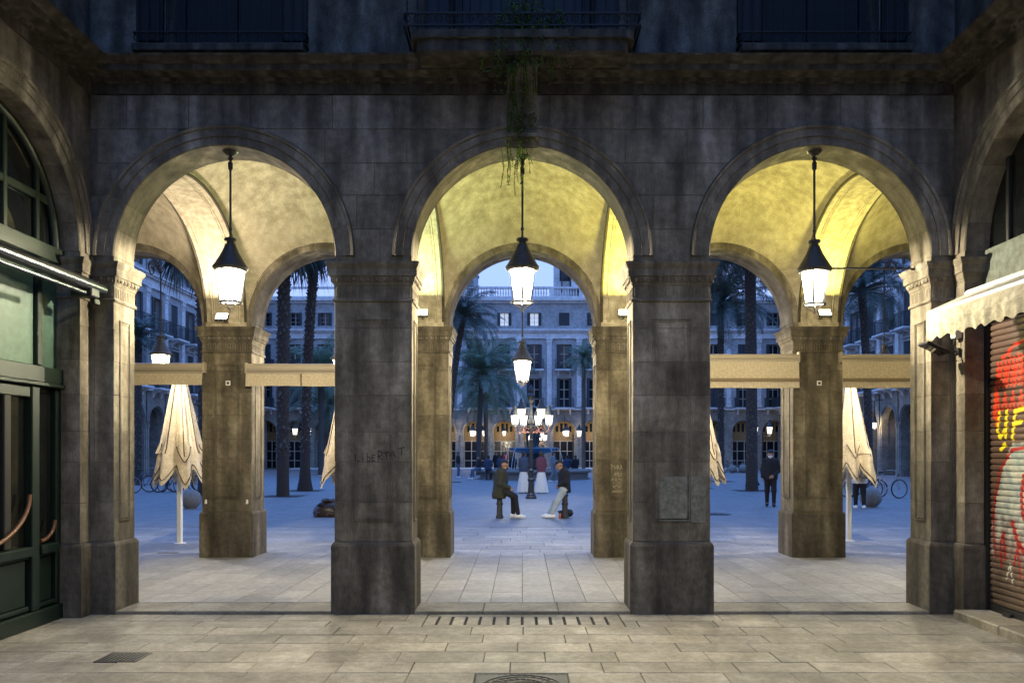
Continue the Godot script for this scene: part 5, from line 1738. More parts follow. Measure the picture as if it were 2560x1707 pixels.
	for yy in [0.06, 0.97]:
		ra.box(Vector3(-0.98, yy, 0.78), Vector3(0.98, yy + 0.04, 0.82))
		for e in [-0.97, 0.97]: ra.box(Vector3(e - 0.015, yy, 0.0), Vector3(e + 0.015, yy + 0.04, 0.82))
	fac.railing = ra.mesh()
	var bal := MB.new()
	bal.box(Vector3(-h, 17.95, -0.28), Vector3(h, 18.15, 0.02))
	bal.box(Vector3(-h, 18.95, -0.30), Vector3(h, 19.15, 0.04))
	bal.box(Vector3(-h, 18.15, -0.28), Vector3(-h + 0.45, 18.95, 0.03))
	fac.coping = bal.mesh()
	var ba := MB.new()
	ba.lathe(Vector3.ZERO, [[0.05, 0.0], [0.08, 0.06], [0.05, 0.12], [0.095, 0.3], [0.06, 0.55], [0.045, 0.66], [0.08, 0.74], [0.08, 0.8]], 8)
	fac.baluster = ba.mesh()
	# shop front inside the arch
	var door := MB.new()
	door.box(Vector3(-aw, 0.15, -1.2), Vector3(aw, 3.0, -1.16))
	fac.door = door.mesh()
	var df := MB.new()
	for i in 4: df.box(Vector3(-aw + i * aw * 0.667 - 0.04, 0.15, -1.155), Vector3(-aw + i * aw * 0.667 + 0.04, 3.0, -1.10))
	for yy in [0.9, 1.9, 2.95]: df.box(Vector3(-aw, yy - 0.035, -1.153), Vector3(aw, yy + 0.035, -1.105))
	fac.door_frame = df.mesh()
	var lu := MB.new()
	var lp := PackedVector2Array([Vector2(-aw, 3.0), Vector2(aw, 3.0)])
	for i in 17: lp.append(Vector2(aw * cos(PI * i / 16), 3.95 + aw * sin(PI * i / 16)))
	lu.prism(lp, Transform3D(Basis.IDENTITY, Vector3(0, 0, -1.2)), 0.0, 0.03)
	fac.lunette = lu.mesh()
	var lg := MB.new()
	for i in 4:
		var x := -aw * 0.62 + i * aw * 0.413
		var tp := sqrt(aw * aw * 0.68 - x * x)
		lg.box(Vector3(x - 0.13, 3.95, -1.168), Vector3(x + 0.13, 3.95 + tp * 0.98, -1.16))
	fac.lunette_glass = lg.mesh()
	var sd := MB.new()
	sd.box(Vector3(-h, -0.01, -1.26), Vector3(h, 6.19, -1.205))
	for e in [-1.0, 1.0]: sd.box(Vector3(minf(e * (aw + 0.02), e * h), 0, -1.20), Vector3(maxf(e * (aw + 0.02), e * h), 6.19, -0.505))
	fac.inner = sd.mesh()

func facade(label: String, origin: Vector3, turn: float, p: float, first: int, last: int, lit: Dictionary, awn := false) -> Node3D:
	var T := thing("plaza_building", label, "building", origin, turn, "")
	for k in range(first, last + 1):
		var x := k * p
		mi("ground_floor_bay", fac.ground, M.far_base, T, at(x, 0, 0))
		mi("arcade_back", fac.inner, M.far_base, T, at(x, 0, 0))
		mi("upper_bay", fac.upper, M.far_wall, T, at(x, 0, 0))
		mi("pilaster", fac.pilaster, M.far_trim, T, at(x - p / 2, 0, 0))
		mi("pilaster_capital", fac.pil_cap, M.far_trim, T, at(x - p / 2, 0, 0))
		var d := grp("shop_door", T, at(x, 0, 0))
		mi("glass", fac.door, M.far_glass, d)
		mi("door_frame", fac.door_frame, M.frame_pale, d)
		mi("lunette", fac.lunette, M.wood_door, d)
		mi("lunette_pane", fac.lunette_glass, M.far_glass, d)
		for o in [[6.45, 3.1, 1.0, true], [10.45, 2.65, 1.0, true], [15.05, 1.35, 0.92, false]]:
			var w := grp("window", T, at(x, o[0], 0))
			var sc := Transform3D(Basis.from_scale(Vector3(o[2], o[1], 1)), Vector3.ZERO)
			var is_lit: bool = lit.has(Vector2i(k, int(o[0])))
			mi("lit_window_pane" if is_lit else "pane", fac.pane, (M.lit_window if is_lit else M.far_glass), w, sc)
			mi("frame", fac.frame, M.frame_pale, w, sc)
			var closed := rng.randf() < 0.30
			for e in [-1.0, 1.0]:
				var sx: float = 0.60 * o[2]
				var b := Basis(Vector3.UP, 0.0 if e > 0 else PI)
				if closed:
					mi("shutter", fac.shutter, M.shutter_wood, w, Transform3D(Basis.from_scale(Vector3(1.9 * o[2], o[1], 1)), Vector3(-0.60 * o[2] if e < 0 else 0.02, 0, -0.1)))
				else:
					mi("shutter", fac.shutter, M.shutter_wood, w, Transform3D(Basis.from_scale(Vector3(1, o[1], 1)), Vector3((sx - 0.13) if e > 0 else (-sx - 0.18), 0, 0.01)))
			if o[3]:
				var ba := grp("balcony", T, at(x, o[0], 0))
				mi("slab", fac.slab, M.far_trim, ba)
				mi("railing", fac.railing, M.shutter_wood, ba)
		mi("parapet", fac.coping, M.far_trim, T, at(x, 0, 0))
		for i in 9: mi("baluster", fac.baluster, M.far_trim, T, at(x - p / 2 + 0.6 + i * (p - 0.75) / 8.5, 18.15, -0.13)) if absf(x) < 8.0 and turn == 0.0 else null
	var x0 := (first - 0.5) * p; var x1 := (last + 0.5) * p
	var co := MB.new()
	for b in [[6.2, 6.36, 0.25], [13.68, 13.95, 0.16], [13.95, 14.35, 0.10], [14.35, 14.5, 0.3], [14.5, 14.66, 0.42], [17.4, 17.62, 0.2], [17.62, 17.95, 0.5]]:
		co.box(Vector3(x0, b[0], -0.3), Vector3(x1, b[1] - 0.002, b[2]))
	mi("cornice", co, M.far_trim, T)
	var back := MB.new()
	back.box(Vector3(x0, 6.2, -6.0), Vector3(x1, 18.0, -0.52))
	back.box(Vector3(x0, 0.0, -6.0), Vector3(x1, 6.2, -1.28))
	mi("block", back, M.far_base, T)
	return T

func buildings() -> void:
	var p := 3.14
	facade_meshes(p)
	var far := facade("pale classical building closing the plaza behind the fountain", Vector3(1.25, 0, -FARZ), 0.0, p, -9, 8, {Vector2i(-1, 15): 1, Vector2i(0, 15): 1, Vector2i(-8, 10): 1})
	# roof clutter
	var hut := MB.new()
	hut.box(Vector3(4.0, 19.2, -3.0), Vector3(9.5, 21.2, -0.6)); hut.box(Vector3(3.9, 21.2, -3.1), Vector3(9.6, 21.4, -0.5))
	hut.box(Vector3(2.2, 18.0, -5.0), Vector3(5.2, 22.6, -3.2))
	mi("rooftop_room", hut, M.far_trim, far)
	for q in [[4.8, 19.9, -0.598, 1.0, 0.9], [2.8, 20.4, -3.198, 1.1, 1.5], [6.6, 19.6, -0.598, 1.6, 0.8]]:
		var hw := MB.new()
		hw.box(Vector3(q[0], q[1], q[2]), Vector3(q[0] + q[3], q[1] + q[4], q[2] + 0.018))
		mi("rooftop_window", hw, M.far_glass, far)
	var per := MB.new()
	for x in [3.0, 3.9, 4.8, 5.6]:
		for z in [-1.6, -2.6]: per.box(Vector3(x - 0.05, 19.0, z - 0.05), Vector3(x + 0.05, 23.6, z + 0.05))
	for y in [20.8, 22.0, 23.2]:
		for z in [-1.6, -2.6]: per.box(Vector3(2.95, y, z - 0.04), Vector3(5.65, y + 0.08, z + 0.04))
	mi("pergola", per, M.shutter_wood, far)
	for c in [[-6.6, 1.7, 1.2], [-11.0, 2.4, 0.7], [11.0, 2.0, 1.0]]:
		var ch := MB.new()
		ch.rects(Vector3(c[0], 18.0, -2.0), c[2] / 2, 0.4, [[0.0, 0.0], [0.0, c[1] + 0.8], [0.1, c[1] + 0.85], [0.1, c[1] + 1.0], [-0.1, c[1] + 1.0], [-0.15, c[1] + 1.5], [-0.35, c[1] + 1.9]])
		mi("chimney", ch, M.far_wall, far)
	var bush := MB.new()
	for i in 160:
		var c := Vector3(4.9 + rng.randfn(0, 0.7), 22.9 + rng.randfn(0, 0.35), -1.3 + rng.randfn(0, 0.4))
		var a := Vector3(rng.randfn(), rng.randfn(), rng.randfn()).normalized() * 0.22
		var b := Vector3(rng.randfn(), rng.randfn(), rng.randfn()).normalized() * 0.12
		bush.tri(c, c + a + b, c + a - b)
	mi("roof_plants", bush, M.frond, far)
	facade("pale classical building along the plaza's left side", Vector3(-SIDEX, 0, -50.0), PI / 2, 3.0, -1, 11, {})
	facade("pale classical building along the plaza's right side", Vector3(SIDEX, 0, -50.0), -PI / 2, 3.0, -11, 1, {})
	# lanterns in the far arches
	for k in [-3, -2, -1, 0, 1, 2]:
		var T := thing("arch_lantern", "small lit lantern hanging in the far arcade, %s arch from the left" % ["first", "second", "third", "fourth", "fifth", "sixth"][k + 3], "lantern", Vector3(1.25 + k * p, 4.0, -FARZ + 0.55), 0.0, "lanterns of the far arcade")
		var s := grp("lantern", T, Transform3D(Basis.from_scale(Vector3.ONE * 1.25), Vector3.ZERO))
		lantern_parts(s, 3.0, lin(1.0, 0.78, 0.45), false, 0.1)
		var r := MB.new()
		r.tube([Vector3(0, 0.4, 0), Vector3(0, 1.55, 0), Vector3(0, 1.7, -0.3), Vector3(0, 1.65, -0.56)], 0.03, 6)
		mi("rod", r, M.iron, T)
	for e in [[-1.0, -71.5, "left"], [-1.0, -65.5, "left"], [1.0, -66.0, "right"], [1.0, -60.0, "right"], [1.0, -78.0, "right"]]:
		var T := thing("arch_lantern", "small lit lantern on the %s side building of the plaza, %s" % [e[2], "far end" if e[1] < -70 else ("middle" if e[1] < -62 and not (e[1] == -65.5) else "nearer")], "lantern", Vector3(e[0] * (SIDEX - 0.6), 4.0, e[1]), 0.0, "lanterns of the side arcades")
		var s := grp("lantern", T, Transform3D(Basis.from_scale(Vector3.ONE * 1.25), Vector3.ZERO))
		lantern_parts(s, 3.0, lin(1.0, 0.8, 0.5), false, 0.1)
		var r := MB.new()
		r.tube([Vector3(0, 0.4, 0), Vector3(0, 1.55, 0), Vector3(e[0] * 0.3, 1.7, 0), Vector3(e[0] * 0.62, 1.65, 0)], 0.03, 6)
		mi("rod", r, M.iron, T)

# ---- palms ----
func frond_mb(length: float, arch: float, leaf: float, pairs: int, seed_: int) -> MB:
	var r := RandomNumberGenerator.new()
	r.seed = seed_
	var mb := MB.new()
	var pts := []
	var rad := []
	var pos := Vector3.ZERO
	var ang := deg_to_rad(62.0)
	var N := 14
	for i in N + 1:
		pts.append(pos)
		rad.append(lerpf(0.035, 0.006, float(i) / N) * length / 3.0)
		pos += Vector3(cos(ang), sin(ang), 0) * length / N
		ang -= arch / N * (0.6 + 0.8 * float(i) / N)
	mb.tube(pts, rad, 4)
	for i in pairs:
		var f := 0.10 + 0.88 * i / pairs
		var q := f * N
		var k := mini(int(q), N - 1)
		var c: Vector3 = pts[k].lerp(pts[k + 1], q - k)
		var d: Vector3 = (pts[k + 1] - pts[k]).normalized()
		var up := d.cross(Vector3(0, 0, 1)) * -1.0
		var L := leaf * (0.35 + 0.65 * sin(PI * clampf(f * 0.95 + 0.12, 0, 1))) * r.randf_range(0.85, 1.1)
		for s in [-1.0, 1.0]:
			var dir := (d * 0.75 + Vector3(0, 0, s) * 0.85 + up * r.randf_range(-0.15, 0.30)).normalized()
			var mid: Vector3 = c + dir * L * 0.55
			var tip: Vector3 = c + dir * L + Vector3.DOWN * L * r.randf_range(0.15, 0.55)
			var w := d * 0.0115 * length / 3.0 * 1.3
			mb.tri(c - w * 0.6, mid - w, mid + w); mb.tri(c - w * 0.6, mid + w, c + w * 0.6)
			mb.tri(mid - w, tip, mid + w)
	return mb

func date_palm_crown(seed_: int, count: int, length: float) -> ArrayMesh:
	var r := RandomNumberGenerator.new()
	r.seed = seed_
	var kinds := [frond_mb(length, 1.7, 0.62, 58, 1), frond_mb(length * 0.95, 2.3, 0.6, 56, 2), frond_mb(length * 1.1, 1.3, 0.66, 60, 3)]
	var mb := MB.new()
	for i in count:
		var a := TAU * i * 0.381966
		var v := float(i) / count
		var tilt := lerpf(0.5, -1.55, pow(v, 0.85)) + r.randf_range(-0.15, 0.15)
		var b := Basis(Vector3.UP, a) * Basis(Vector3(0, 0, 1), tilt * 0.75)
		mb.add(kinds[i % 3], Transform3D(b.scaled(Vector3.ONE * r.randf_range(0.85, 1.08)), Vector3(0, -0.5 * v, 0)))
	return mb.mesh()

func fan_palm_crown(seed_: int, count: int) -> ArrayMesh:
	var r := RandomNumberGenerator.new()
	r.seed = seed_
	var mb := MB.new()
	for i in count:
		var a := TAU * i * 0.381966
		var v := float(i) / count
		var el := lerpf(1.25, -1.35, v) + r.randf_range(-0.15, 0.15)
		var d := Vector3(cos(a) * cos(el), sin(el), sin(a) * cos(el))
		var side := d.cross(Vector3.UP).normalized()
		var nn := side.cross(d).normalized()
		var L := r.randf_range(0.9, 1.2)
		var o := Vector3(0, -0.9 * v, 0)
		var base := o + d * L + Vector3.DOWN * 0.15
		mb.tube([o, o + d * L * 0.5, base], [0.03, 0.02, 0.014], 4)
		for k in 22:
			var t := lerpf(-1.35, 1.35, k / 21.0)
			var e := (d * cos(t) + side * sin(t)).normalized()
			var l2 := r.randf_range(0.75, 1.0) * (0.65 + 0.35 * cos(t))
			var m := base + e * l2 * 0.6 + nn * 0.04
			var tip := base + e * l2 + Vector3.DOWN * l2 * r.randf_range(0.25, 0.55)
			var w := e.cross(nn).normalized() * 0.035
			mb.tri(base, m - w, m + w); mb.tri(m - w, tip, m + w)
	return mb.mesh()

func trunk_mb(h: float, r0: float, r1: float, flare: float, lean: Vector2, shag: float, seed_: int) -> Array:
	var r := RandomNumberGenerator.new()
	r.seed = seed_
	var mb := MB.new()
	var shed := MB.new()
	var pts := []; var rad := []
	var N := 26
	for i in N + 1:
		var v := float(i) / N
		pts.append(Vector3(lean.x * v * v, h * v, lean.y * v * v))
		rad.append(lerpf(r0, r1, v) + flare * exp(-v * h / 0.55) + r.randf_range(-0.008, 0.008))
	mb.tube(pts, rad, 14)
	# old leaf bases
	if shag > 0.0:
		var cnt := int(h * 34)
		for i in cnt:
			var v := lerpf(0.12, 1.0, float(i) / cnt)
			var a := i * 2.39996
			var c := Vector3(lean.x * v * v, h * v, lean.y * v * v)
			var o := Vector3(cos(a), 0, sin(a))
			var s := Vector3(-sin(a), 0, cos(a))
			var rr := lerpf(r0, r1, v)
			var q := c + o * rr * 0.94
			var tip := c + o * (rr + shag * r.randf_range(0.5, 1.3)) + Vector3.UP * r.randf_range(0.05, 0.16) * (1.0 if r.randf() < 0.75 else -1.2)
			shed.tri(q - s * 0.07, q + s * 0.07 , tip); shed.tri(q + Vector3.UP * 0.12, tip, q - s * 0.07); shed.tri(q + Vector3.UP * 0.12, q + s * 0.07, tip)
	return [mb, shed]

func palm(called: String, label: String, x: float, z: float, h: float, r0: float, r1: float, flare: float, lean: Vector2, shag: float, crown: ArrayMesh, scale: float, dark: bool, seed_: int, pit := true) -> void:
	var T := thing(called, label, "palm tree", Vector3(x, FLOOR, -z), 0.0, "palm trees on the plaza")
	var tr := trunk_mb(h, r0, r1, flare, lean, shag, seed_)
	var stem := mi("trunk", tr[0], M.bark if dark else M.bark_pale, T)
	if shag > 0.0: mi("leaf_bases", tr[1], M.bark_pale, stem)
	mi("crown", crown, M.frond_dark if dark else M.frond, T, Transform3D(Basis(Vector3.UP, seed_ * 0.7).scaled(Vector3.ONE * scale), Vector3(lean.x, h + 0.1, lean.y)))
	if pit:
		var s := MB.new()
		s.box(Vector3(-0.75, 0.001, -0.75), Vector3(0.75, 0.006, 0.75))
		struct(mi("tree_pit", s, M.soil, self, at(x, FLOOR, -z)), "dark square tree pit round a palm trunk")

func palms() -> void:
	var dc := date_palm_crown(4, 62, 3.5)
	var dc2 := date_palm_crown(9, 50, 3.1)
	var fc := fan_palm_crown(6, 46)
	palm("tall_palm", "thick shaggy palm trunk in the left arch, nearest of the pair", -9.25, 30.9, 12.5, 0.235, 0.215, 0.02, Vector2(0.1, 0), 0.10, fc, 1.5, true, 1)
	palm("tall_palm", "tall palm with flared smooth foot in the left arch, right of the shaggy trunk", -9.62, 35.4, 13.6, 0.20, 0.19, 0.16, Vector2(0.75, 0), 0.09, fc, 1.5, true, 2)
	palm("tall_palm", "dark palm trunk just left of the lit left inner pier", -12.35, 31.2, 12.0, 0.27, 0.25, 0.05, Vector2(-0.2, 0), 0.10, fc, 1.4, true, 3)
	palm("tall_palm", "thick dark palm trunk beside the walking person in black", 10.15, 35.4, 11.6, 0.25, 0.23, 0.03, Vector2(-0.1, 0), 0.02, dc, 1.25, true, 4)
	palm("tall_palm", "slim palm trunk in the right arch, left of the thick dark one", 11.65, 47.0, 10.6, 0.18, 0.17, 0.02, Vector2(0, 0), 0.06, dc, 1.15, true, 5)
	palm("date_palm", "bushy date palm left of the lamp post with long drooping fronds", -3.35, 61.0, 7.7, 0.17, 0.2, 0.03, Vector2(0.3, 0), 0.05, dc, 1.3, false, 6)
	palm("date_palm", "slim date palm trunk behind the bushy one, left of the lamp post", -3.05, 68.0, 6.3, 0.15, 0.17, 0.05, Vector2(-0.1, 0), 0.06, dc2, 1.0, false, 7)
	palm("date_palm", "dark palm crown at the middle arch's left edge", -4.3, 46.0, 9.4, 0.16, 0.17, 0.03, Vector2(0.9, 0), 0.05, dc2, 0.85, true, 8)
	palm("date_palm", "slim palm at the middle arch's right edge", 5.35, 70.0, 9.9, 0.17, 0.17, 0.03, Vector2(0, 0), 0.06, dc2, 0.72, false, 9)
	palm("date_palm", "distant palm behind the pair of trunks in the left arch", -15.6, 62.0, 7.8, 0.2, 0.2, 0.05, Vector2(0, 0), 0.05, dc, 1.15, false, 10)
	palm("date_palm", "distant leaning palm in the left arch beside the far street lamp", -17.2, 70.0, 6.0, 0.3, 0.25, 0.05, Vector2(0, 0), 0.05, dc2, 1.2, false, 11)
	palm("date_palm", "leafy palm filling the upper left arch near the side building", -20.2, 42.0, 7.6, 0.2, 0.2, 0.03, Vector2(0, 0), 0.05, dc2, 0.65, true, 12)
	palm("date_palm", "drooping palm crown in the far right inner arch", 18.2, 42.0, 10.4, 0.2, 0.2, 0.03, Vector2(-0.4, 0), 0.03, dc2, 1.1, true, 13)
	palm("date_palm", "palm with drooping fronds at the right arch's left edge", 8.2, 38.0, 11.0, 0.16, 0.16, 0.03, Vector2(0.3, 0), 0.04, dc, 1.0, true, 14)

# ---- plants hanging from the middle balcony ----
func hanging_plant() -> void:
	var T := thing("hanging_plant", "mossy creeper trailing from the middle balcony over the keystone", "plant", Vector3(0, 0, 0))
	var st := MB.new()
	var lf := MB.new()
	var r := RandomNumberGenerator.new()
	r.seed = 77
	for i in 130:
		var x := r.randfn(0.0, 0.24)
		var zz := -ZF + 0.36 + r.randf_range(-0.02, 0.16)
		var y0 := 6.15 - absf(x) * 0.5 + r.randf_range(-0.2, 0.2)
		var len := r.randf_range(0.3, 0.75) * (1.0 - minf(absf(x) * 1.3, 0.6))
		if i % 9 == 0 and absf(x) < 0.16: len = 1.25
		var pts := []
		for k in 8:
			var v := k / 7.0
			var y := y0 - len * v
			var z2 := zz
			if y < 5.5: z2 = maxf(-ZF + 0.15 + (zz + ZF - 0.36) * 0.4, -ZF + 0.13)
			pts.append(Vector3(x + 0.03 * sin(v * 5 + i), y, z2 + 0.01 * sin(v * 8 + i)))
		st.tube(pts, 0.003, 3)
		for k in int(len * 75):
			var v := r.randf()
			var q := v * 7.0
			var c: Vector3 = pts[mini(int(q), 6)].lerp(pts[mini(int(q), 6) + 1], q - int(q))
			var a := (Vector3(r.randfn(), r.randfn() - 0.5, r.randfn() + 0.5)).normalized() * r.randf_range(0.018, 0.042)
			var b := a.cross(Vector3(r.randfn(), r.randfn(), r.randfn())).normalized() * 0.011
			lf.tri(c, c + a * 0.5 + b, c + a); lf.tri(c, c + a, c + a * 0.5 - b)
	# tuft dangling from the lamp hook
	for i in 16:
		var x := -0.05 + r.randfn(0.0, 0.07)
		var pts := []
		var len := r.randf_range(0.1, 0.5)
		for k in 5: pts.append(Vector3(x + 0.02 * sin(k + i), 4.90 - len * k / 4.0, -ZF + 0.07 + 0.02 * r.randf()))
		st.tube(pts, 0.003, 3)
		for k in int(len * 60):
			var q := r.randf() * 4.0
			var c: Vector3 = pts[mini(int(q), 3)].lerp(pts[mini(int(q), 3) + 1], q - int(q))
			var a := (Vector3(r.randfn(), r.randfn() - 0.5, r.randfn() + 0.5)).normalized() * r.randf_range(0.015, 0.035)
			var b := a.cross(Vector3(r.randfn(), r.randfn(), r.randfn())).normalized() * 0.010
			lf.tri(c, c + a * 0.5 + b, c + a); lf.tri(c, c + a, c + a * 0.5 - b)
	# moss on the keystone
	for i in 900:
		var x := r.randf_range(-0.155, 0.155)
		var y := r.randf_range(4.95, 5.6)
		if r.randf() < (y - 4.95) * 0.35: continue
		var z2 := -ZF + 0.105 + (0.04 if y < 5.07 else 0.0) + maxf(0.0, y - 5.3) * 0.45
		var c := Vector3(x, y, z2)
		var a := Vector3(r.randfn() * 0.5, -0.6, 0.9).normalized() * r.randf_range(0.012, 0.03)
		var b := Vector3(0.010, 0, 0)
		lf.tri(c - b, c + b, c + a)
	mi("stem", st, M.bark, T)
	mi("leaves", lf, M.leaf, T)

# ---- plaza furniture ----
func bollards() -> void:
	var m := MB.new()
	m.lathe(Vector3.ZERO, [[0.095, 0.0], [0.095, 0.055], [0.088, 0.065], [0.088, 0.08], [0.074, 0.095], [0.070, 0.33], [0.074, 0.345], [0.088, 0.352], [0.090, 0.372], [0.086, 0.388], [0.072, 0.398], [0.068, 0.55], [0.074, 0.565], [0.084, 0.575], [0.084, 0.60], [0.076, 0.62], [0.060, 0.648], [0.030, 0.664], [0.0, 0.668]], 20)
	var mesh := m.mesh()
	for b in [[-0.585, "iron bollard the man in the olive parka sits on"], [1.09, "iron bollard the man in black hoodie leans on"]]:
		var o := mi("iron_bollard", mesh, M.bollard, self, at(b[0], FLOOR, -20.5))
		tag(o, b[1], "bollard", "iron bollards before the arcade")
	var sp := MB.new()
	sp.ball(Vector3(0, 0.285, 0), Vector3(0.31, 0.30, 0.31), 28, 18)
	sp.lathe(Vector3.ZERO, [[0.16, -0.005], [0.16, 0.04], [0.12, 0.06]], 20)
	var sm := sp.mesh()
	for b in [[-9.95, 24.0, 1.0, "round stone ball bollard behind the tall left parasol"], [10.75, 24.7, 1.05, "round stone ball bollard beside the right parasol pole"], [17.6, 67.0, 1.15, "far round stone ball beside the slim right palm, left one"], [18.5, 67.0, 1.25, "far round stone ball beside parked bicycles, right one"]]:
		var o := mi("stone_ball", sm, M.granite, self, Transform3D(Basis.from_scale(Vector3.ONE * b[2]), Vector3(b[0], FLOOR, -b[1])))
		tag(o, b[3], "stone ball", "stone ball bollards")
	var hp := thing("plaza_hatch", "flat dark hatch in the plaza floor beside the right alley pier", "hatch", Vector3(5.25, FLOOR, -21.8))
	var hm := MB.new()
	hm.prism(PackedVector2Array([Vector2(-0.45, -0.35), Vector2(0.25, -0.35), Vector2(0.42, 0.1), Vector2(0.22, 0.35), Vector2(-0.45, 0.35)]), Transform3D(Basis(Vector3(1, 0, 0), Vector3(0, 0, 1), Vector3(0, -1, 0)), Vector3.ZERO), -0.001, -0.012, 0.003)
	mi("plate", hm, M.black, hp)
	var hh := MB.new()
	hh.ring(Vector3(0, 0.013, 0), Vector3.UP, 0.05, 0.008, 12, 5)
	mi("pull_ring", hh, M.iron, hp)

func lamp_post(label: String, x: float, z: float, E: float, sc: float) -> void:
	var T := thing("lamp_post", label, "street lamp", Vector3(x, FLOOR, -z), 0.0, "branched lamp posts of the plaza")
	var b := MB.new()
	b.lathe(Vector3.ZERO, [[0.20, 0.0], [0.20, 0.07], [0.17, 0.10], [0.16, 0.16], [0.125, 0.20], [0.098, 0.62], [0.13, 0.66], [0.13, 0.72], [0.088, 0.76], [0.082, 0.98], [0.10, 1.01], [0.10, 1.05], [0.072, 1.09], [0.066, 2.1], [0.085, 2.14], [0.06, 2.2], [0.055, 2.7], [0.1, 2.76], [0.11, 2.86], [0.06, 2.95], [0.05, 3.5], [0.09, 3.56], [0.13, 3.7], [0.15, 3.78], [0.08, 3.86], [0.10, 3.98], [0.05, 4.1], [0.0, 4.2]], 18)
	mi("post", b, M.iron, T)
	var arms := [[0.9, 0.57, 2.83], [PI - 0.9, 0.57, 2.83], [0.15, 0.66, 2.62], [PI - 0.15, 0.60, 2.62], [-0.8, 0.40, 2.62], [PI + 0.8, 0.40, 2.62]]
	for a in arms:
		var d := Vector3(cos(a[0]), 0, sin(a[0]))
		var tip: Vector3 = d * a[1] + Vector3.UP * a[2]
		var arm := MB.new()
		arm.tube([Vector3(0, a[2] - 0.25, 0), d * a[1] * 0.35 + Vector3.UP * (a[2] - 0.18), d * a[1] * 0.75 + Vector3.UP * (a[2] - 0.24), d * a[1] * 1.0 + Vector3.UP * (a[2] - 0.10), tip + Vector3.UP * 0.02], 0.018, 6)
		arm.ring(d * a[1] * 0.55 + Vector3.UP * (a[2] - 0.10), d.cross(Vector3.UP), 0.07, 0.010, 12, 4)
		mi("arm", arm, M.red_iron if a[2] < 2.7 else M.iron, T)
		var L := grp("lantern", T, Transform3D(Basis.from_scale(Vector3.ONE * sc), tip + Vector3.UP * 0.45 * sc))
		lantern_parts(L, E, lin(1.0, 0.95, 0.75), false, 0.1)

func twin_lamp(label: String, x: float, z: float) -> void:
	var T := thing("twin_lamp", label, "street lamp", Vector3(x, FLOOR, -z), 0.0, "twin lamps before the far arcade")
	var b := MB.new()
	b.lathe(Vector3.ZERO, [[0.16, 0.0], [0.16, 0.15], [0.1, 0.3], [0.06, 1.0], [0.05, 3.1], [0.09, 3.15], [0.03, 3.4], [0.0, 3.5]], 12)
	mi("post", b, M.iron, T)
	for s in [-1.0, 1.0]:
		var arm := MB.new()
		arm.tube([Vector3(0, 2.9, 0), Vector3(s * 0.3, 3.0, 0), Vector3(s * 0.52, 2.95, 0), Vector3(s * 0.56, 3.1, 0)], 0.025, 6)
		mi("arm", arm, M.iron, T)
		var L := grp("lantern", T, Transform3D(Basis.from_scale(Vector3.ONE * 1.5), Vector3(s * 0.56, 3.72, 0)))
		lantern_parts(L, 2.0, lin(1.0, 0.92, 0.7), false, 0.1)

func fountain() -> void:
	var T := thing("fountain", "round stone fountain with blue upper bowl in mid plaza", "fountain", Vector3(0.75, FLOOR, -52.0))
	var b := MB.new()
	b.lathe(Vector3.ZERO, [[3.62, 0.0], [3.62, 0.06], [3.50, 0.10], [3.50, 0.36], [3.58, 0.40], [3.72, 0.46], [3.75, 0.54], [3.72, 0.60], [3.62, 0.63], [3.30, 0.63], [3.25, 0.58], [3.25, 0.2]], 64)
	mi("basin", b, M.granite, T)
	var w := MB.new()
	w.lathe(Vector3.ZERO, [[3.26, 0.50], [0.0, 0.505]], 48)
	mi("water", w, M.water, T)
	var p := MB.new()
	p.lathe(Vector3.ZERO, [[1.0, 0.3], [0.95, 0.6], [0.6, 0.75], [0.45, 1.0], [0.40, 1.3], [0.55, 1.5], [0.5, 1.62]], 24)
	mi("pedestal", p, M.bronze, T)
	var u := MB.new()
	u.lathe(Vector3.ZERO, [[0.5, 1.60], [0.95, 1.66], [1.30, 1.78], [1.50, 1.93], [1.55, 1.97], [1.50, 2.0], [1.35, 1.95], [0.3, 1.88]], 40)
	for i in 16: u.ball(Vector3(cos(TAU * i / 16) * 1.5, 1.96, sin(TAU * i / 16) * 1.5), Vector3(0.11, 0.07, 0.11), 8, 5)
	mi("upper_bowl", u, M.bowl, T)
	var s := MB.new()
	s.lathe(Vector3.ZERO, [[0.45, 1.85], [0.42, 2.0], [0.3, 2.1], [0.22, 2.4], [0.3, 3.3], [0.5, 3.6], [0.8, 3.85], [0.85, 3.92], [0.7, 3.95], [0.2, 4.0], [0.15, 4.4], [0.25, 4.6], [0.0, 4.8]], 20)
	mi("column", s, M.bronze, T)
	for k in 3:
		mi("statue", figure.body, M.bronze, T, Transform3D(Basis(Vector3.UP, TAU * k / 3 + 0.4).scaled(Vector3.ONE * 0.85), Vector3(sin(TAU * k / 3 + 0.4) * 0.42, 2.0, cos(TAU * k / 3 + 0.4) * 0.42)))
	for k in 8:
		var a := TAU * k / 8 + 0.06
		var j := MB.new()
		var pts := []
		for i in 9:
			var v := i / 8.0
			pts.append(Vector3(cos(a) * (1.55 + 0.42 * v), 1.95 - 1.43 * v * v, sin(a) * (1.55 + 0.42 * v)))
		j.tube(pts, 0.013, 5)
		mi("water_jet", j, M.spray, T)

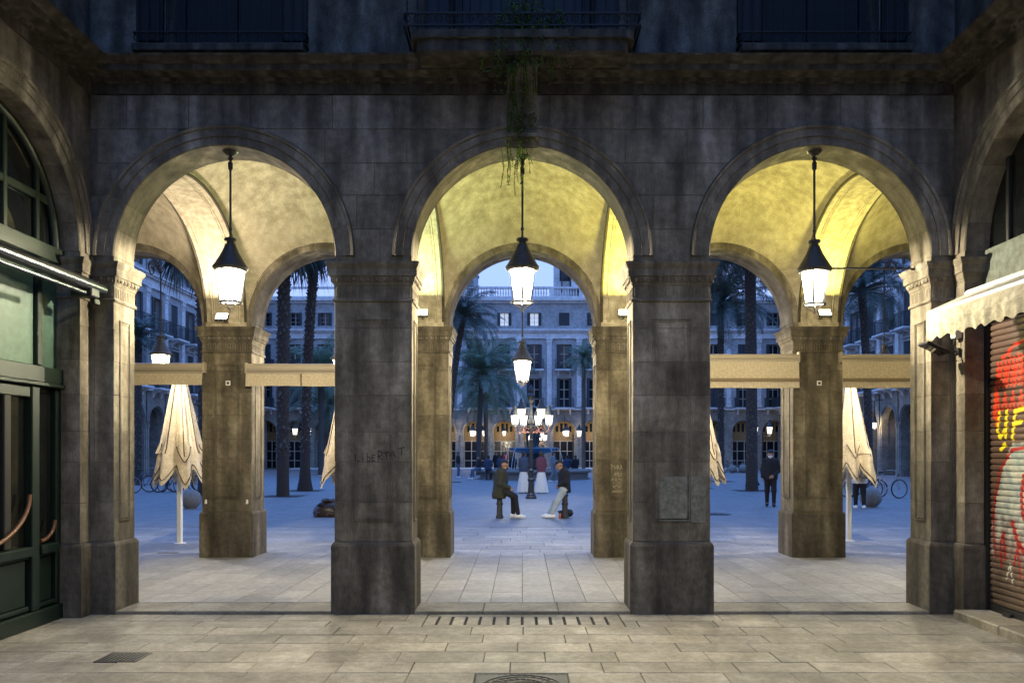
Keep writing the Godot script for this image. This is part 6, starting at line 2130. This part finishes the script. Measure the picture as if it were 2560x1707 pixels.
func bicycle_parts(T: Node3D) -> void:
	if not fac.has("bike_tyre"):
		var ty := MB.new(); ty.ring(Vector3.ZERO, Vector3(0, 0, 1), 0.335, 0.024, 30, 6)
		fac.bike_tyre = ty.mesh()
		var ri := MB.new(); ri.ring(Vector3.ZERO, Vector3(0, 0, 1), 0.308, 0.015, 30, 5)
		for i in 14: ri.tube([Vector3.ZERO, Vector3(cos(TAU * i / 14), sin(TAU * i / 14), 0) * 0.305], 0.0022, 3)
		ri.ball(Vector3.ZERO, Vector3(0.022, 0.022, 0.04), 8, 5)
		fac.bike_rim = ri.mesh()
		var f := MB.new()
		var bb := Vector3(-0.06, 0.29, 0); var hd := Vector3(0.40, 0.86, 0); var st := Vector3(-0.20, 0.84, 0); var re := Vector3(-0.53, 0.345, 0); var fr := Vector3(0.53, 0.345, 0)
		for e in [[bb, hd, 0.018], [st, Vector3(0.39, 0.80, 0), 0.016], [bb, st + Vector3(-0.03, 0.08, 0), 0.016], [Vector3(0.385, 0.92, 0), Vector3(0.44, 0.72, 0), 0.02]]: f.tube([e[0], e[1]], e[2], 7)
		for s in [-0.05, 0.05]:
			f.tube([bb, re + Vector3(0, 0, s)], 0.010, 6); f.tube([st, re + Vector3(0, 0, s)], 0.009, 6)
			f.tube([Vector3(0.44, 0.72, s * 0.8), Vector3(0.49, 0.5, s), fr + Vector3(0, 0, s)], 0.012, 6)
		fac.bike_frame = f.mesh()
		var h := MB.new()
		h.tube([Vector3(0.385, 0.92, 0), Vector3(0.37, 1.02, 0)], 0.014, 6)
		h.tube([Vector3(0.22, 1.03, -0.29), Vector3(0.33, 1.04, -0.22), Vector3(0.38, 1.02, -0.06), Vector3(0.38, 1.02, 0.06), Vector3(0.33, 1.04, 0.22), Vector3(0.22, 1.03, 0.29)], 0.012, 6)
		fac.bike_bar = h.mesh()
		var sd := MB.new()
		sd.ball(Vector3(-0.25, 0.97, 0), Vector3(0.13, 0.035, 0.075), 10, 6)
		sd.tube([Vector3(-0.23, 0.92, 0), Vector3(-0.245, 0.96, 0)], 0.013, 6)
		fac.bike_saddle = sd.mesh()
		var cr := MB.new()
		cr.ring(bb, Vector3(0, 0, 1), 0.09, 0.008, 16, 4)
		cr.tube([bb + Vector3(0, 0, 0.05), bb + Vector3(0.12, -0.12, 0.06)], 0.01, 5); cr.tube([bb + Vector3(0, 0, -0.05), bb + Vector3(-0.12, 0.12, -0.06)], 0.01, 5)
		cr.cbox(bb + Vector3(0.12, -0.12, 0.11), Vector3(0.09, 0.02, 0.08), 0.004); cr.cbox(bb + Vector3(-0.12, 0.12, -0.11), Vector3(0.09, 0.02, 0.08), 0.004)
		fac.bike_crank = cr.mesh()
	for x in [-0.53, 0.53]:
		var w := grp("wheel", T, at(x, 0.354, 0))
		mi("tyre", fac.bike_tyre, M.black, w)
		mi("rim", fac.bike_rim, M.spoke, w)
	mi("frame", fac.bike_frame, [M.iron, M.spoke, M.bike_blue][rng.randi() % 3], T)
	mi("handlebar", fac.bike_bar, M.spoke, T)
	mi("saddle", fac.bike_saddle, M.black, T)
	mi("crank", fac.bike_crank, M.spoke, T)

func bicycles() -> void:
	var spots := [
		[-15.45, 34.4, 0.35, "parked bicycle at the far left behind the parasol, leftmost one"], [-14.95, 34.0, -0.5, "parked bicycle behind the left parasol, second from the left"], [-14.35, 34.3, 0.2, "parked bicycle behind the left parasol with pale wheel rims"],
		[-15.8, 33.6, 0.9, "parked bicycle at the far left turned toward the parasol"], [-13.7, 34.6, -0.2, "parked bicycle behind the left parasol, rightmost one"], [-14.7, 35.0, 0.7, "parked bicycle behind the left parasol, rearmost one"],
		[12.35, 30.8, 0.5, "parked bicycle right of the stone ball, rearmost one"], [12.0, 30.2, 0.15, "parked bicycle right of the stone ball, leftmost of three"], [12.75, 30.0, -0.6, "parked bicycle right of the stone ball, middle of three"], [13.35, 29.3, 0.25, "parked bicycle right of the stone ball, nearest the lit right pier"],
		[16.9, 68.6, 0.2, "distant parked bicycle behind the slim right palm, left one"], [17.9, 69.0, -0.3, "distant parked bicycle behind the stone balls, middle one"], [19.0, 68.6, 0.4, "distant parked bicycle behind the stone balls, right one"]]
	for s in spots:
		var T := thing("parked_bicycle", s[3], "bicycle", Vector3(s[0], FLOOR, -s[1]), s[2], "bicycles parked on the plaza")
		bicycle_parts(T)

func heap() -> void:
	var T := thing("bundle_heap", "heap of dark brown wrapped bundles on the plaza by the left alley pier", "heap", Vector3(-5.10, FLOOR, -21.0))
	var r := RandomNumberGenerator.new()
	r.seed = 31
	for i in 34:
		var lay := i / 10
		var u := r.randf_range(-0.42, 0.42) * (1.0 - 0.22 * lay)
		var w := r.randf_range(-0.22, 0.22)
		var c := Vector3(u, 0.07 + 0.11 * lay + r.randf_range(0, 0.02), w)
		var L := r.randf_range(0.16, 0.30)
		var d := Vector3(cos(r.randf_range(-0.5, 0.5)), r.randf_range(-0.25, 0.35), sin(r.randf_range(-0.6, 0.6))).normalized()
		if u < -0.2: d = Vector3(0.7, 0.75, 0.1).normalized()
		var m := MB.new()
		var pts := []; var rad := []
		for k in 7:
			var v := k / 6.0 - 0.5
			pts.append(c + d * L * v * 2.0 * 0.5 + Vector3(0, 0.02 * cos(v * 5), 0))
			rad.append(0.055 * (1.0 - 0.35 * absf(v) * 2.0) * r.randf_range(0.85, 1.15))
		m.tube(pts, rad, 9)
		for k in [1, 3, 5]: m.ring(pts[k], d, rad[k] + 0.002, 0.006, 9, 4)
		mi("bundle", m, [M.wicker, M.wicker2, M.wicker3][i % 3], T)
	var cl := MB.new()
	cl.ball(Vector3(0.05, 0.12, 0), Vector3(0.45, 0.30, 0.26), 20, 10)
	mi("cover", cl, M.wicker, T)

# ---- people ----
var figure := {}

func limb(a: Vector3, b: Vector3, ra: float, rb: float) -> Array:
	return [a, b, ra, rb]

func hand_mb(wrist: Vector3, dir: Vector3, palm_n: Vector3, side: float, curl: float) -> MB:
	# palm and five fingers; palm_n points out of the palm, thumb on the `side`
	var d := dir.normalized()
	var n := (palm_n - d * palm_n.dot(d)).normalized()
	var s := d.cross(n).normalized() * side
	var bones := [limb(wrist, wrist + d * 0.03, 0.024, 0.026)]
	for k in 4:
		var o: float = [-0.028, -0.009, 0.010, 0.028][k]
		var L: float = [0.062, 0.078, 0.084, 0.074][k]
		var base := wrist + d * 0.085 + s * o
		bones.append(limb(wrist + d * 0.03 + s * o * 0.7, base, 0.016, 0.013))
		var p := base
		var dd := d
		for j in 3:
			dd = (dd + n * curl * 0.55).normalized()
			var q: Vector3 = p + dd * L * [0.45, 0.32, 0.25][j]
			bones.append(limb(p, q, 0.0098 - 0.0007 * j, 0.0092 - 0.0008 * j))
			p = q
	var t0 := wrist + d * 0.03 + s * 0.022
	var t1 := t0 + (d * 0.6 + s * 0.75 + n * 0.3).normalized() * 0.042
	var t2 := t1 + (d * 0.9 + s * 0.25 + n * 0.4).normalized() * 0.03
	bones.append(limb(t0, t1, 0.013, 0.011)); bones.append(limb(t1, t2, 0.0105, 0.009))
	return nets(bones, 0.006, 0.008)

func head_mb(c: Vector3, f: Vector3, up: Vector3) -> MB:
	# f: where the face looks
	var s := up.cross(f).normalized()
	var P := func(x: float, y: float, z: float) -> Vector3: return c + s * x + up * y + f * z
	var bones := [limb(P.call(0, 0.035, -0.020), P.call(0, 0.035, 0.010), 0.088, 0.084), limb(P.call(0, -0.02, 0.02), P.call(0, -0.075, 0.045), 0.066, 0.040),
		limb(P.call(-0.03, -0.06, 0.035), P.call(0.03, -0.06, 0.035), 0.036, 0.036), limb(P.call(0, 0.028, 0.088), P.call(0, -0.018, 0.110), 0.010, 0.015),
		limb(P.call(-0.034, 0.036, 0.076), P.call(0.034, 0.036, 0.076), 0.018, 0.018), limb(P.call(-0.018, -0.045, 0.086), P.call(0.018, -0.045, 0.086), 0.011, 0.011),
		limb(P.call(-0.086, 0.02, -0.012), P.call(-0.088, -0.02, -0.004), 0.014, 0.010), limb(P.call(0.086, 0.02, -0.012), P.call(0.088, -0.02, -0.004), 0.014, 0.010),
		limb(P.call(0, -0.05, -0.012), P.call(0, -0.15, -0.028), 0.058, 0.060)]
	return nets(bones, 0.009, 0.016)

func person(label: String, pose: Dictionary, look: Dictionary, pos: Vector3, yaw: float, group := "") -> Node3D:
	# pose: joints; built once per pose and shared between people
	var T := thing("person", label, "person", pos, yaw, group)
	if not pose.has("meshes"): pose.meshes = pose_meshes(pose)
	var m: Dictionary = pose.meshes
	mi("body", m.body, M.skin, T)
	mi("jacket", m.jacket, look.top, T)
	mi("trousers", m.legs, look.legs, T)
	for k in 2: mi("shoe", m.shoe[k], look.shoes, T)
	mi("hair", m.hair, look.hair, T)
	return T

func pose_meshes(p: Dictionary) -> Dictionary:
	var cell: float = p.get("cell", 0.03)
	var out := {}
	var body := MB.new()
	var k := 0.045
	var hipc: Vector3 = (p.hip[0] + p.hip[1]) / 2
	var shc: Vector3 = (p.sho[0] + p.sho[1]) / 2
	var belly: Vector3 = hipc.lerp(shc, 0.45)
	var fat: float = p.get("bulk", 1.0)
	var bones := [limb(hipc, belly, 0.125, 0.115), limb(belly, shc - Vector3(0, 0.06, 0), 0.115, 0.125), limb(p.sho[0], p.sho[1], 0.07, 0.07), limb(shc, p.neck, 0.07, 0.055)]
	for i in 2:
		bones += [limb(p.sho[i], p.elb[i], 0.052, 0.042), limb(p.elb[i], p.wri[i], 0.040, 0.027), limb(p.hip[i], p.kne[i], 0.085, 0.056), limb(p.kne[i], p.ank[i], 0.054, 0.036), limb(p.ank[i], p.ank[i] + p.toe[i] * 0.14 - Vector3(0, 0.05, 0), 0.036, 0.028)]
	body.add(nets(bones, maxf(cell, 0.018), k), Transform3D.IDENTITY)
	if cell < 0.026:
		body.add(head_mb(p.head, p.face, p.get("up", Vector3.UP)), Transform3D.IDENTITY)
		for i in 2: body.add(hand_mb(p.wri[i], p.hand[i], p.palm[i], 1.0 if i == 0 else -1.0, p.get("curl", 0.7)), Transform3D.IDENTITY)
	else:
		var f: Vector3 = p.face
		body.add(nets([limb(p.head + Vector3(0, 0.03, 0) - f * 0.015, p.head + Vector3(0, 0.03, 0) + f * 0.01, 0.088, 0.085), limb(p.head + f * 0.02, p.head + f * 0.04 - Vector3(0, 0.07, 0), 0.065, 0.045), limb(p.head + f * 0.09, p.head + f * 0.105 - Vector3(0, 0.02, 0), 0.012, 0.016), limb(p.head - Vector3(0, 0.05, 0), p.neck, 0.055, 0.06)], 0.018, 0.02), Transform3D.IDENTITY)
		for i in 2:
			var h: Vector3 = p.hand[i].normalized()
			body.add(nets([limb(p.wri[i], p.wri[i] + h * 0.08, 0.03, 0.03), limb(p.wri[i] + h * 0.08, p.wri[i] + h * 0.16, 0.022, 0.014), limb(p.wri[i] + h * 0.03, p.wri[i] + h * 0.08 + p.palm[i] * 0.04, 0.016, 0.012)], 0.014, 0.02), Transform3D.IDENTITY)
	out.body = body.mesh()
	# jacket
	var hem: float = p.get("hem", 0.10) # how far the jacket reaches below the hips
	var jb := [limb(hipc + Vector3(0, -hem, 0) + p.get("hem_shift", Vector3.ZERO), belly, 0.150 * fat, 0.145 * fat), limb(belly, shc - Vector3(0, 0.07, 0), 0.145 * fat, 0.145 * fat), limb(p.sho[0] * 0.96 + shc * 0.04, p.sho[1] * 0.96 + shc * 0.04, 0.083, 0.083), limb(shc - Vector3(0, 0.02, 0), shc.lerp(p.neck, 0.75), 0.105, 0.078)]
	# breadth across the hips and chest
	for i in 2:
		jb += [limb(p.hip[i] + Vector3(0, -hem * 0.8, 0) + p.get("hem_shift", Vector3.ZERO), p.sho[i].lerp(hipc, 0.25), 0.105 * fat, 0.10 * fat)]
		jb += [limb(p.sho[i], p.elb[i], 0.074 * fat, 0.062), limb(p.elb[i], p.wri[i], 0.060, 0.044)]
	if p.get("hood", false):
		jb += [limb(p.neck - p.face * 0.075 + Vector3(-0.06, -0.02, 0), p.neck - p.face * 0.075 + Vector3(0.06, -0.02, 0), 0.06, 0.06)]
	for b in p.get("extra", []): jb.append(b)
	out.jacket = nets(jb, maxf(cell, 0.02), k, hipc.y - hem - p.get("cut", 0.06)).mesh()
	# trousers
	var lb := [limb(p.hip[0], p.hip[1], 0.125, 0.125)]
	for i in 2: lb += [limb(p.hip[i], p.kne[i], 0.105, 0.078), limb(p.kne[i], p.ank[i] + Vector3(0, 0.015, 0), 0.074, 0.056)]
	if p.get("skirt", false):
		var sk := MB.new()
		for i in 48:
			for j in 10:
				var q := []
				for e in [[i, j], [i + 1, j], [i + 1, j + 1], [i, j + 1]]:
					var a: float = TAU * e[0] / 48.0
					var v: float = e[1] / 10.0
					var rr := lerpf(0.12, 0.29, pow(v, 0.85)) * (1.0 + 0.09 * v * cos(a * 9.0) + 0.05 * v * sin(a * 4.0))
					q.append(Vector3(hipc.x + cos(a) * rr, lerpf(1.04, 0.05, v), hipc.z + sin(a) * rr * 0.8))
				sk.qo(q[0], q[1], q[2], q[3], Vector3(q[0].x - hipc.x, 0, q[0].z - hipc.z))
		out.legs = sk.mesh()
	else:
		out.legs = nets(lb, maxf(cell, 0.02), k).mesh()
	out.shoe = []
	for i in 2:
		var a: Vector3 = p.ank[i]
		var t: Vector3 = p.toe[i]
		var dn: Vector3 = p.get("sole", [Vector3.DOWN, Vector3.DOWN])[i]
		out.shoe.append(nets([limb(a + dn * 0.045 - t * 0.045, a + dn * 0.040 + t * 0.07, 0.047, 0.046), limb(a + dn * 0.045 + t * 0.06, a + dn * 0.055 + t * 0.17, 0.046, 0.036), limb(a - t * 0.01, a + dn * 0.04, 0.046, 0.05)], maxf(minf(cell, 0.02), 0.014), 0.03, (a + dn * 0.095).y if dn == Vector3.DOWN else -INF).mesh())
	# hair
	var f2: Vector3 = p.face
	var u2: Vector3 = p.get("up", Vector3.UP)
	var hb := [limb(p.head + u2 * 0.062 - f2 * 0.030, p.head + u2 * 0.068 + f2 * 0.016, 0.086, 0.077), limb(p.head + u2 * 0.03 - f2 * 0.045, p.head - u2 * 0.035 - f2 * 0.055, 0.080, 0.055)]
	for b in p.get("hair_extra", []): hb.append(b)
	out.hair = nets(hb, minf(cell, 0.018), 0.02).mesh()
	return out

func pose_stand(step: float, arms: float, cell: float) -> Dictionary:
	var h := 0.93
	return {"hip": [Vector3(0.09, h, 0), Vector3(-0.09, h, 0)], "sho": [Vector3(0.17, 1.42, 0), Vector3(-0.17, 1.42, 0)], "neck": Vector3(0, 1.50, 0.01), "head": Vector3(0, 1.60, 0.03), "face": Vector3(0, -0.05, 1).normalized(),
		"elb": [Vector3(0.24, 1.14, -0.04 - arms * 0.5), Vector3(-0.24, 1.14, -0.04 + arms * 0.5)], "wri": [Vector3(0.25, 0.92, 0.06 - arms), Vector3(-0.25, 0.92, 0.06 + arms)], "hand": [Vector3(0, -1, 0.2), Vector3(0, -1, 0.2)], "palm": [Vector3(-1, 0, 0), Vector3(1, 0, 0)],
		"kne": [Vector3(0.10, 0.50, 0.03 + step * 0.6), Vector3(-0.10, 0.50, 0.03 - step * 0.3)], "ank": [Vector3(0.10, 0.095, step), Vector3(-0.10, 0.095 + step * 0.12, -step)], "toe": [Vector3(0.05, 0, 1).normalized(), Vector3(-0.05, -step * 0.8, 1).normalized()], "cell": cell}

func pose_sit(cell: float) -> Dictionary:
	# seated on an edge at height 0.6, facing +z, bottom at the origin's x-z
	return {"hip": [Vector3(0.10, 0.72, 0), Vector3(-0.10, 0.72, 0)], "sho": [Vector3(0.17, 1.18, -0.02), Vector3(-0.17, 1.18, -0.02)], "neck": Vector3(0, 1.26, 0.01), "head": Vector3(0, 1.37, 0.04), "face": Vector3(0.2, -0.15, 1).normalized(),
		"elb": [Vector3(0.23, 0.92, 0.0), Vector3(-0.23, 0.92, 0.0)], "wri": [Vector3(0.12, 0.80, 0.22), Vector3(-0.12, 0.80, 0.22)], "hand": [Vector3(-0.3, -0.2, 1), Vector3(0.3, -0.2, 1)], "palm": [Vector3(-0.3, -1, 0).normalized(), Vector3(0.3, -1, 0).normalized()],
		"kne": [Vector3(0.12, 0.58, 0.42), Vector3(-0.12, 0.58, 0.42)], "ank": [Vector3(0.12, 0.095, 0.40), Vector3(-0.12, 0.095, 0.50)], "toe": [Vector3(0, 0, 1), Vector3(0, 0, 1)], "cell": cell, "hem": 0.02}

func cloth(r: float, g: float, b: float, rough := 0.9) -> StandardMaterial3D:
	var m := mat(lin(r, g, b), rough)
	m.heightmap_enabled = true
	m.heightmap_texture = M.stone0.heightmap_texture
	m.heightmap_scale = 0.8
	m.uv1_triplanar = true
	m.uv1_scale = Vector3.ONE * 1.3
	return m

func people() -> void:
	var black := cloth(0.012, 0.012, 0.014); var dark := cloth(0.03, 0.03, 0.035); var olive := cloth(0.035, 0.035, 0.018); var denim := cloth(0.09, 0.13, 0.2); var pale_denim := cloth(0.36, 0.42, 0.46)
	var white := mat(lin(0.75, 0.75, 0.73), 0.5); var navy := cloth(0.03, 0.05, 0.09); var grey := cloth(0.16, 0.2, 0.24); var cream := cloth(0.55, 0.56, 0.55); var maroon := cloth(0.10, 0.03, 0.05)
	var hair := mat(lin(0.012, 0.009, 0.007), 0.7); var brown_hair := mat(lin(0.035, 0.02, 0.012), 0.7)
	# the man in the parka, on the left bollard, facing +z local = +x world
	var A := {"hip": [Vector3(0.10, 0.75, 0.02), Vector3(-0.10, 0.75, 0.03)], "sho": [Vector3(0.19, 1.17, 0.03), Vector3(-0.19, 1.17, 0.05)], "neck": Vector3(0, 1.245, 0.085), "head": Vector3(0, 1.355, 0.118), "face": Vector3(-0.15, -0.25, 1).normalized(), "up": Vector3(0, 1, 0.2).normalized(),
		"elb": [Vector3(0.24, 0.90, 0.0), Vector3(-0.25, 0.89, 0.02)], "wri": [Vector3(0.10, 0.79, 0.25), Vector3(-0.12, 0.775, 0.255)], "hand": [Vector3(-0.45, -0.35, 1), Vector3(0.45, -0.45, 0.9)], "palm": [Vector3(-0.6, -0.8, -0.2).normalized(), Vector3(0.6, -0.8, -0.2).normalized()],
		"kne": [Vector3(0.12, 0.57, 0.355), Vector3(-0.13, 0.56, 0.39)], "ank": [Vector3(0.10, 0.105, 0.345), Vector3(-0.12, 0.105, 0.475)], "toe": [Vector3(0.1, 0, 1).normalized(), Vector3(-0.1, 0, 1).normalized()], "cell": 0.018, "bulk": 1.22, "hem": 0.19, "hem_shift": Vector3(0, 0, -0.04), "hood": true, "curl": 0.9,
		"extra": [limb(Vector3(0.08, 0.62, -0.05), Vector3(-0.08, 0.62, -0.05), 0.13, 0.13)]}
	A.hair_extra = [limb(A.head + Vector3(0, -0.085, 0.055), A.head + Vector3(0, -0.075, 0.075), 0.038, 0.034)]
	var m1 := person("man in olive parka and white shoes seated on left iron bollard", A, {"top": olive, "legs": black, "shoes": white, "hair": hair}, Vector3(-0.585, FLOOR, -20.5), PI / 2)
	# swoosh-like dark marks on the shoes and the man in black hoodie
	var C := {"hip": [Vector3(0.09, 0.74, 0.03), Vector3(-0.09, 0.74, 0.03)], "sho": [Vector3(0.18, 1.17, 0.0), Vector3(-0.18, 1.17, 0.02)], "neck": Vector3(0, 1.24, 0.07), "head": Vector3(0, 1.345, 0.135), "face": Vector3(0.25, -0.55, 0.9).normalized(), "up": Vector3(0, 1, 0.45).normalized(),
		"elb": [Vector3(0.25, 0.93, -0.02), Vector3(-0.25, 0.92, 0.0)], "wri": [Vector3(0.11, 0.84, 0.16), Vector3(-0.11, 0.83, 0.17)], "hand": [Vector3(-0.8, -0.2, 0.5), Vector3(0.8, -0.2, 0.5)], "palm": [Vector3(-0.3, -0.2, -1).normalized(), Vector3(0.3, -0.2, -1).normalized()],
		"kne": [Vector3(0.09, 0.43, 0.205), Vector3(-0.10, 0.42, 0.25)], "ank": [Vector3(0.09, 0.105, 0.33), Vector3(-0.10, 0.105, 0.40)], "toe": [Vector3(0.08, 0, 1).normalized(), Vector3(-0.08, 0, 1).normalized()], "cell": 0.018, "bulk": 1.04, "hem": 0.03, "hem_shift": Vector3(0, 0, -0.03), "hood": true}
	var m2 := person("man in black hoodie and pale jeans leaning on right iron bollard", C, {"top": black, "legs": pale_denim, "shoes": white, "hair": hair}, Vector3(1.09, FLOOR, -20.5), -PI / 2)
	var mark := MB.new()
	mark.tube([Vector3(0, 0.0, -0.05), Vector3(0, -0.012, 0.0), Vector3(0, 0.018, 0.06)], [0.004, 0.009, 0.003], 5)
	for m in [[-0.166, 0.062, 0.535], [0.147, 0.062, 0.40]]: mi("shoe_mark", mark, M.black, m1, Transform3D(Basis.IDENTITY, Vector3(m[0], m[1], m[2])))
	# can by the right bollard, cap bag behind it
	var can := mi("drink_can", can_mb(), M.can, self, at(0.96, FLOOR, -20.44))
	tag(can, "small red drink can standing at the right iron bollard", "can")
	var bag := mi("black_bag", bag_mb(), M.black, self, at(1.12, FLOOR, -20.75))
	tag(bag, "small black bag on the ground behind the right bollard", "bag")
	# walking person in black
	var W := pose_stand(0.10, 0.02, 0.022)
	W.bulk = 1.18; W.hem = 0.05
	W.elb[0] = Vector3(0.27, 1.13, -0.02); W.wri[0] = Vector3(0.10, 0.98, 0.20); W.hand[0] = Vector3(-0.7, -0.4, 0.4); W.palm[0] = Vector3(0, 0, -1)
	var wp := person("person in black with white mask and black hat walking toward the arcade", W, {"top": black, "legs": black, "shoes": black, "hair": black}, Vector3(7.72, FLOOR, -24.9), -0.28)
	mi("face_mask", nets([limb(Vector3(0, 1.575, 0.10), Vector3(0, 1.535, 0.095), 0.036, 0.03), limb(Vector3(-0.045, 1.56, 0.075), Vector3(0.045, 1.56, 0.075), 0.03, 0.03)], 0.01, 0.02), white, wp)
	var hat := MB.new()
	hat.lathe(Vector3(0, 1.665, 0.02), [[0.105, 0.0], [0.107, 0.04], [0.09, 0.085], [0.05, 0.11], [0.0, 0.115]], 18, true)
	mi("hat", hat, M.black, wp)
	# woman behind the right parasol
	var V := pose_stand(0.08, 0.02, 0.024)
	V.hem = 0.02; V.bulk = 1.1
	V.elb = [Vector3(0.26, 1.13, 0.0), Vector3(-0.26, 1.13, 0.0)]; V.wri = [Vector3(0.09, 1.15, 0.22), Vector3(-0.09, 1.15, 0.22)]; V.hand = [Vector3(-0.5, 0.5, 0.6), Vector3(0.5, 0.5, 0.6)]; V.palm = [Vector3(-1, 0, 0), Vector3(1, 0, 0)]
	V.face = Vector3(0, -0.5, 0.85).normalized()
	var wo := person("woman in dark jacket with white hem looking down beside the right parasol pole", V, {"top": navy, "legs": black, "shoes": white, "hair": maroon}, Vector3(10.08, FLOOR, -23.9), PI - 0.2)
	mi("shirt_hem", nets([limb(Vector3(-0.09, 0.86, 0), Vector3(0.09, 0.86, 0), 0.135, 0.135), limb(Vector3(-0.09, 0.80, 0), Vector3(0.09, 0.80, 0), 0.135, 0.135)], 0.024, 0.03, 0.76), cream, wo)
	# far figures
	var st := pose_stand(0.03, 0.0, 0.034); var wk := pose_stand(0.20, 0.10, 0.034); var si := pose_sit(0.034)
	var sk := pose_stand(0.02, 0.0, 0.034)
	sk.skirt = true; sk.hem = 0.0; sk.bulk = 0.95
	sk.sho = [Vector3(0.13, 1.40, 0), Vector3(-0.13, 1.40, 0)]; sk.elb = [Vector3(0.18, 1.13, 0.02), Vector3(-0.18, 1.13, 0.02)]; sk.wri = [Vector3(0.12, 1.02, 0.16), Vector3(-0.12, 1.02, 0.16)]
	var looks := {"b": {"top": black, "legs": black, "shoes": black, "hair": hair}, "bd": {"top": black, "legs": denim, "shoes": white, "hair": hair}, "n": {"top": navy, "legs": navy, "shoes": black, "hair": hair}, "g": {"top": grey, "legs": grey, "shoes": white, "hair": brown_hair}, "w": {"top": maroon, "legs": cream, "shoes": white, "hair": brown_hair}, "wg": {"top": navy, "legs": cream, "shoes": white, "hair": hair}, "r": {"top": cloth(0.5, 0.05, 0.07), "legs": black, "shoes": black, "hair": hair}}
	var far := [
		["person in dark top and blue jeans standing at the middle arch's left edge", st, "bd", -4.3, 53.5, PI / 2], ["person in black seated on the fountain's left rim", si, "bd", -2.75, 50.6, -PI / 2 + 0.4],
		["woman in maroon top and long white skirt right of the lamp post", sk, "w", 0.78, 33.0, PI], ["woman in dark top and long pale skirt left of the lamp post", sk, "wg", 0.05, 33.3, PI - 0.3],
		["person in grey walking with dark backpack past the fountain", wk, "g", 1.75, 45.5, PI / 2], ["person in navy sitting at the fountain rim behind the parka man", si, "n", -2.1, 49.2 , PI], ["person in blue sitting on the rim, second left of the lamp post", si, "n", -1.5, 54.9, PI], ["person in black sitting on the rim left of the lamp post", si, "b", -0.65, 55.2, PI],
		["person in grey sitting close to the lamp post's left", si, "g", 0.0, 48.9, PI - 0.5], ["person in navy seated on the rim's right side", si, "n", 3.05, 54.5, PI], ["person in black seated at the far right of the rim", si, "b", 3.6, 54.3, PI + 0.3],
		["person in red walking behind the fountain", wk, "r", -1.45, 66.0, -PI / 2], ["person in black standing by the far shop doors", st, "b", -2.1, 64.0, 0.2], ["person with backpack walking behind the thick dark right palm", wk, "b", 11.7, 40.5, -PI / 2 - 0.5], ["person in black standing behind the left stone ball", st, "b", -12.2, 33.4, 0.5], ["person in black walking at the far left behind the parasol", wk, "b", -11.4, 33.0, 1.2]]
	for f in far:
		var y := FLOOR
		person(f[0], f[1], looks[f[2]], Vector3(f[3], y, -f[4]), f[5], "people on the plaza")
	figure = st.meshes

func can_mb() -> MB:
	var m := MB.new()
	m.lathe(Vector3.ZERO, [[0.026, 0.0], [0.033, 0.006], [0.033, 0.108], [0.027, 0.118], [0.027, 0.120], [0.0, 0.118]], 16)
	return m

func bag_mb() -> MB:
	return nets([limb(Vector3(-0.08, 0.10, 0), Vector3(0.10, 0.12, 0.02), 0.09, 0.10), limb(Vector3(-0.14, 0.14, 0), Vector3(-0.2, 0.16, 0), 0.04, 0.02)], 0.018, 0.04, 0.0)
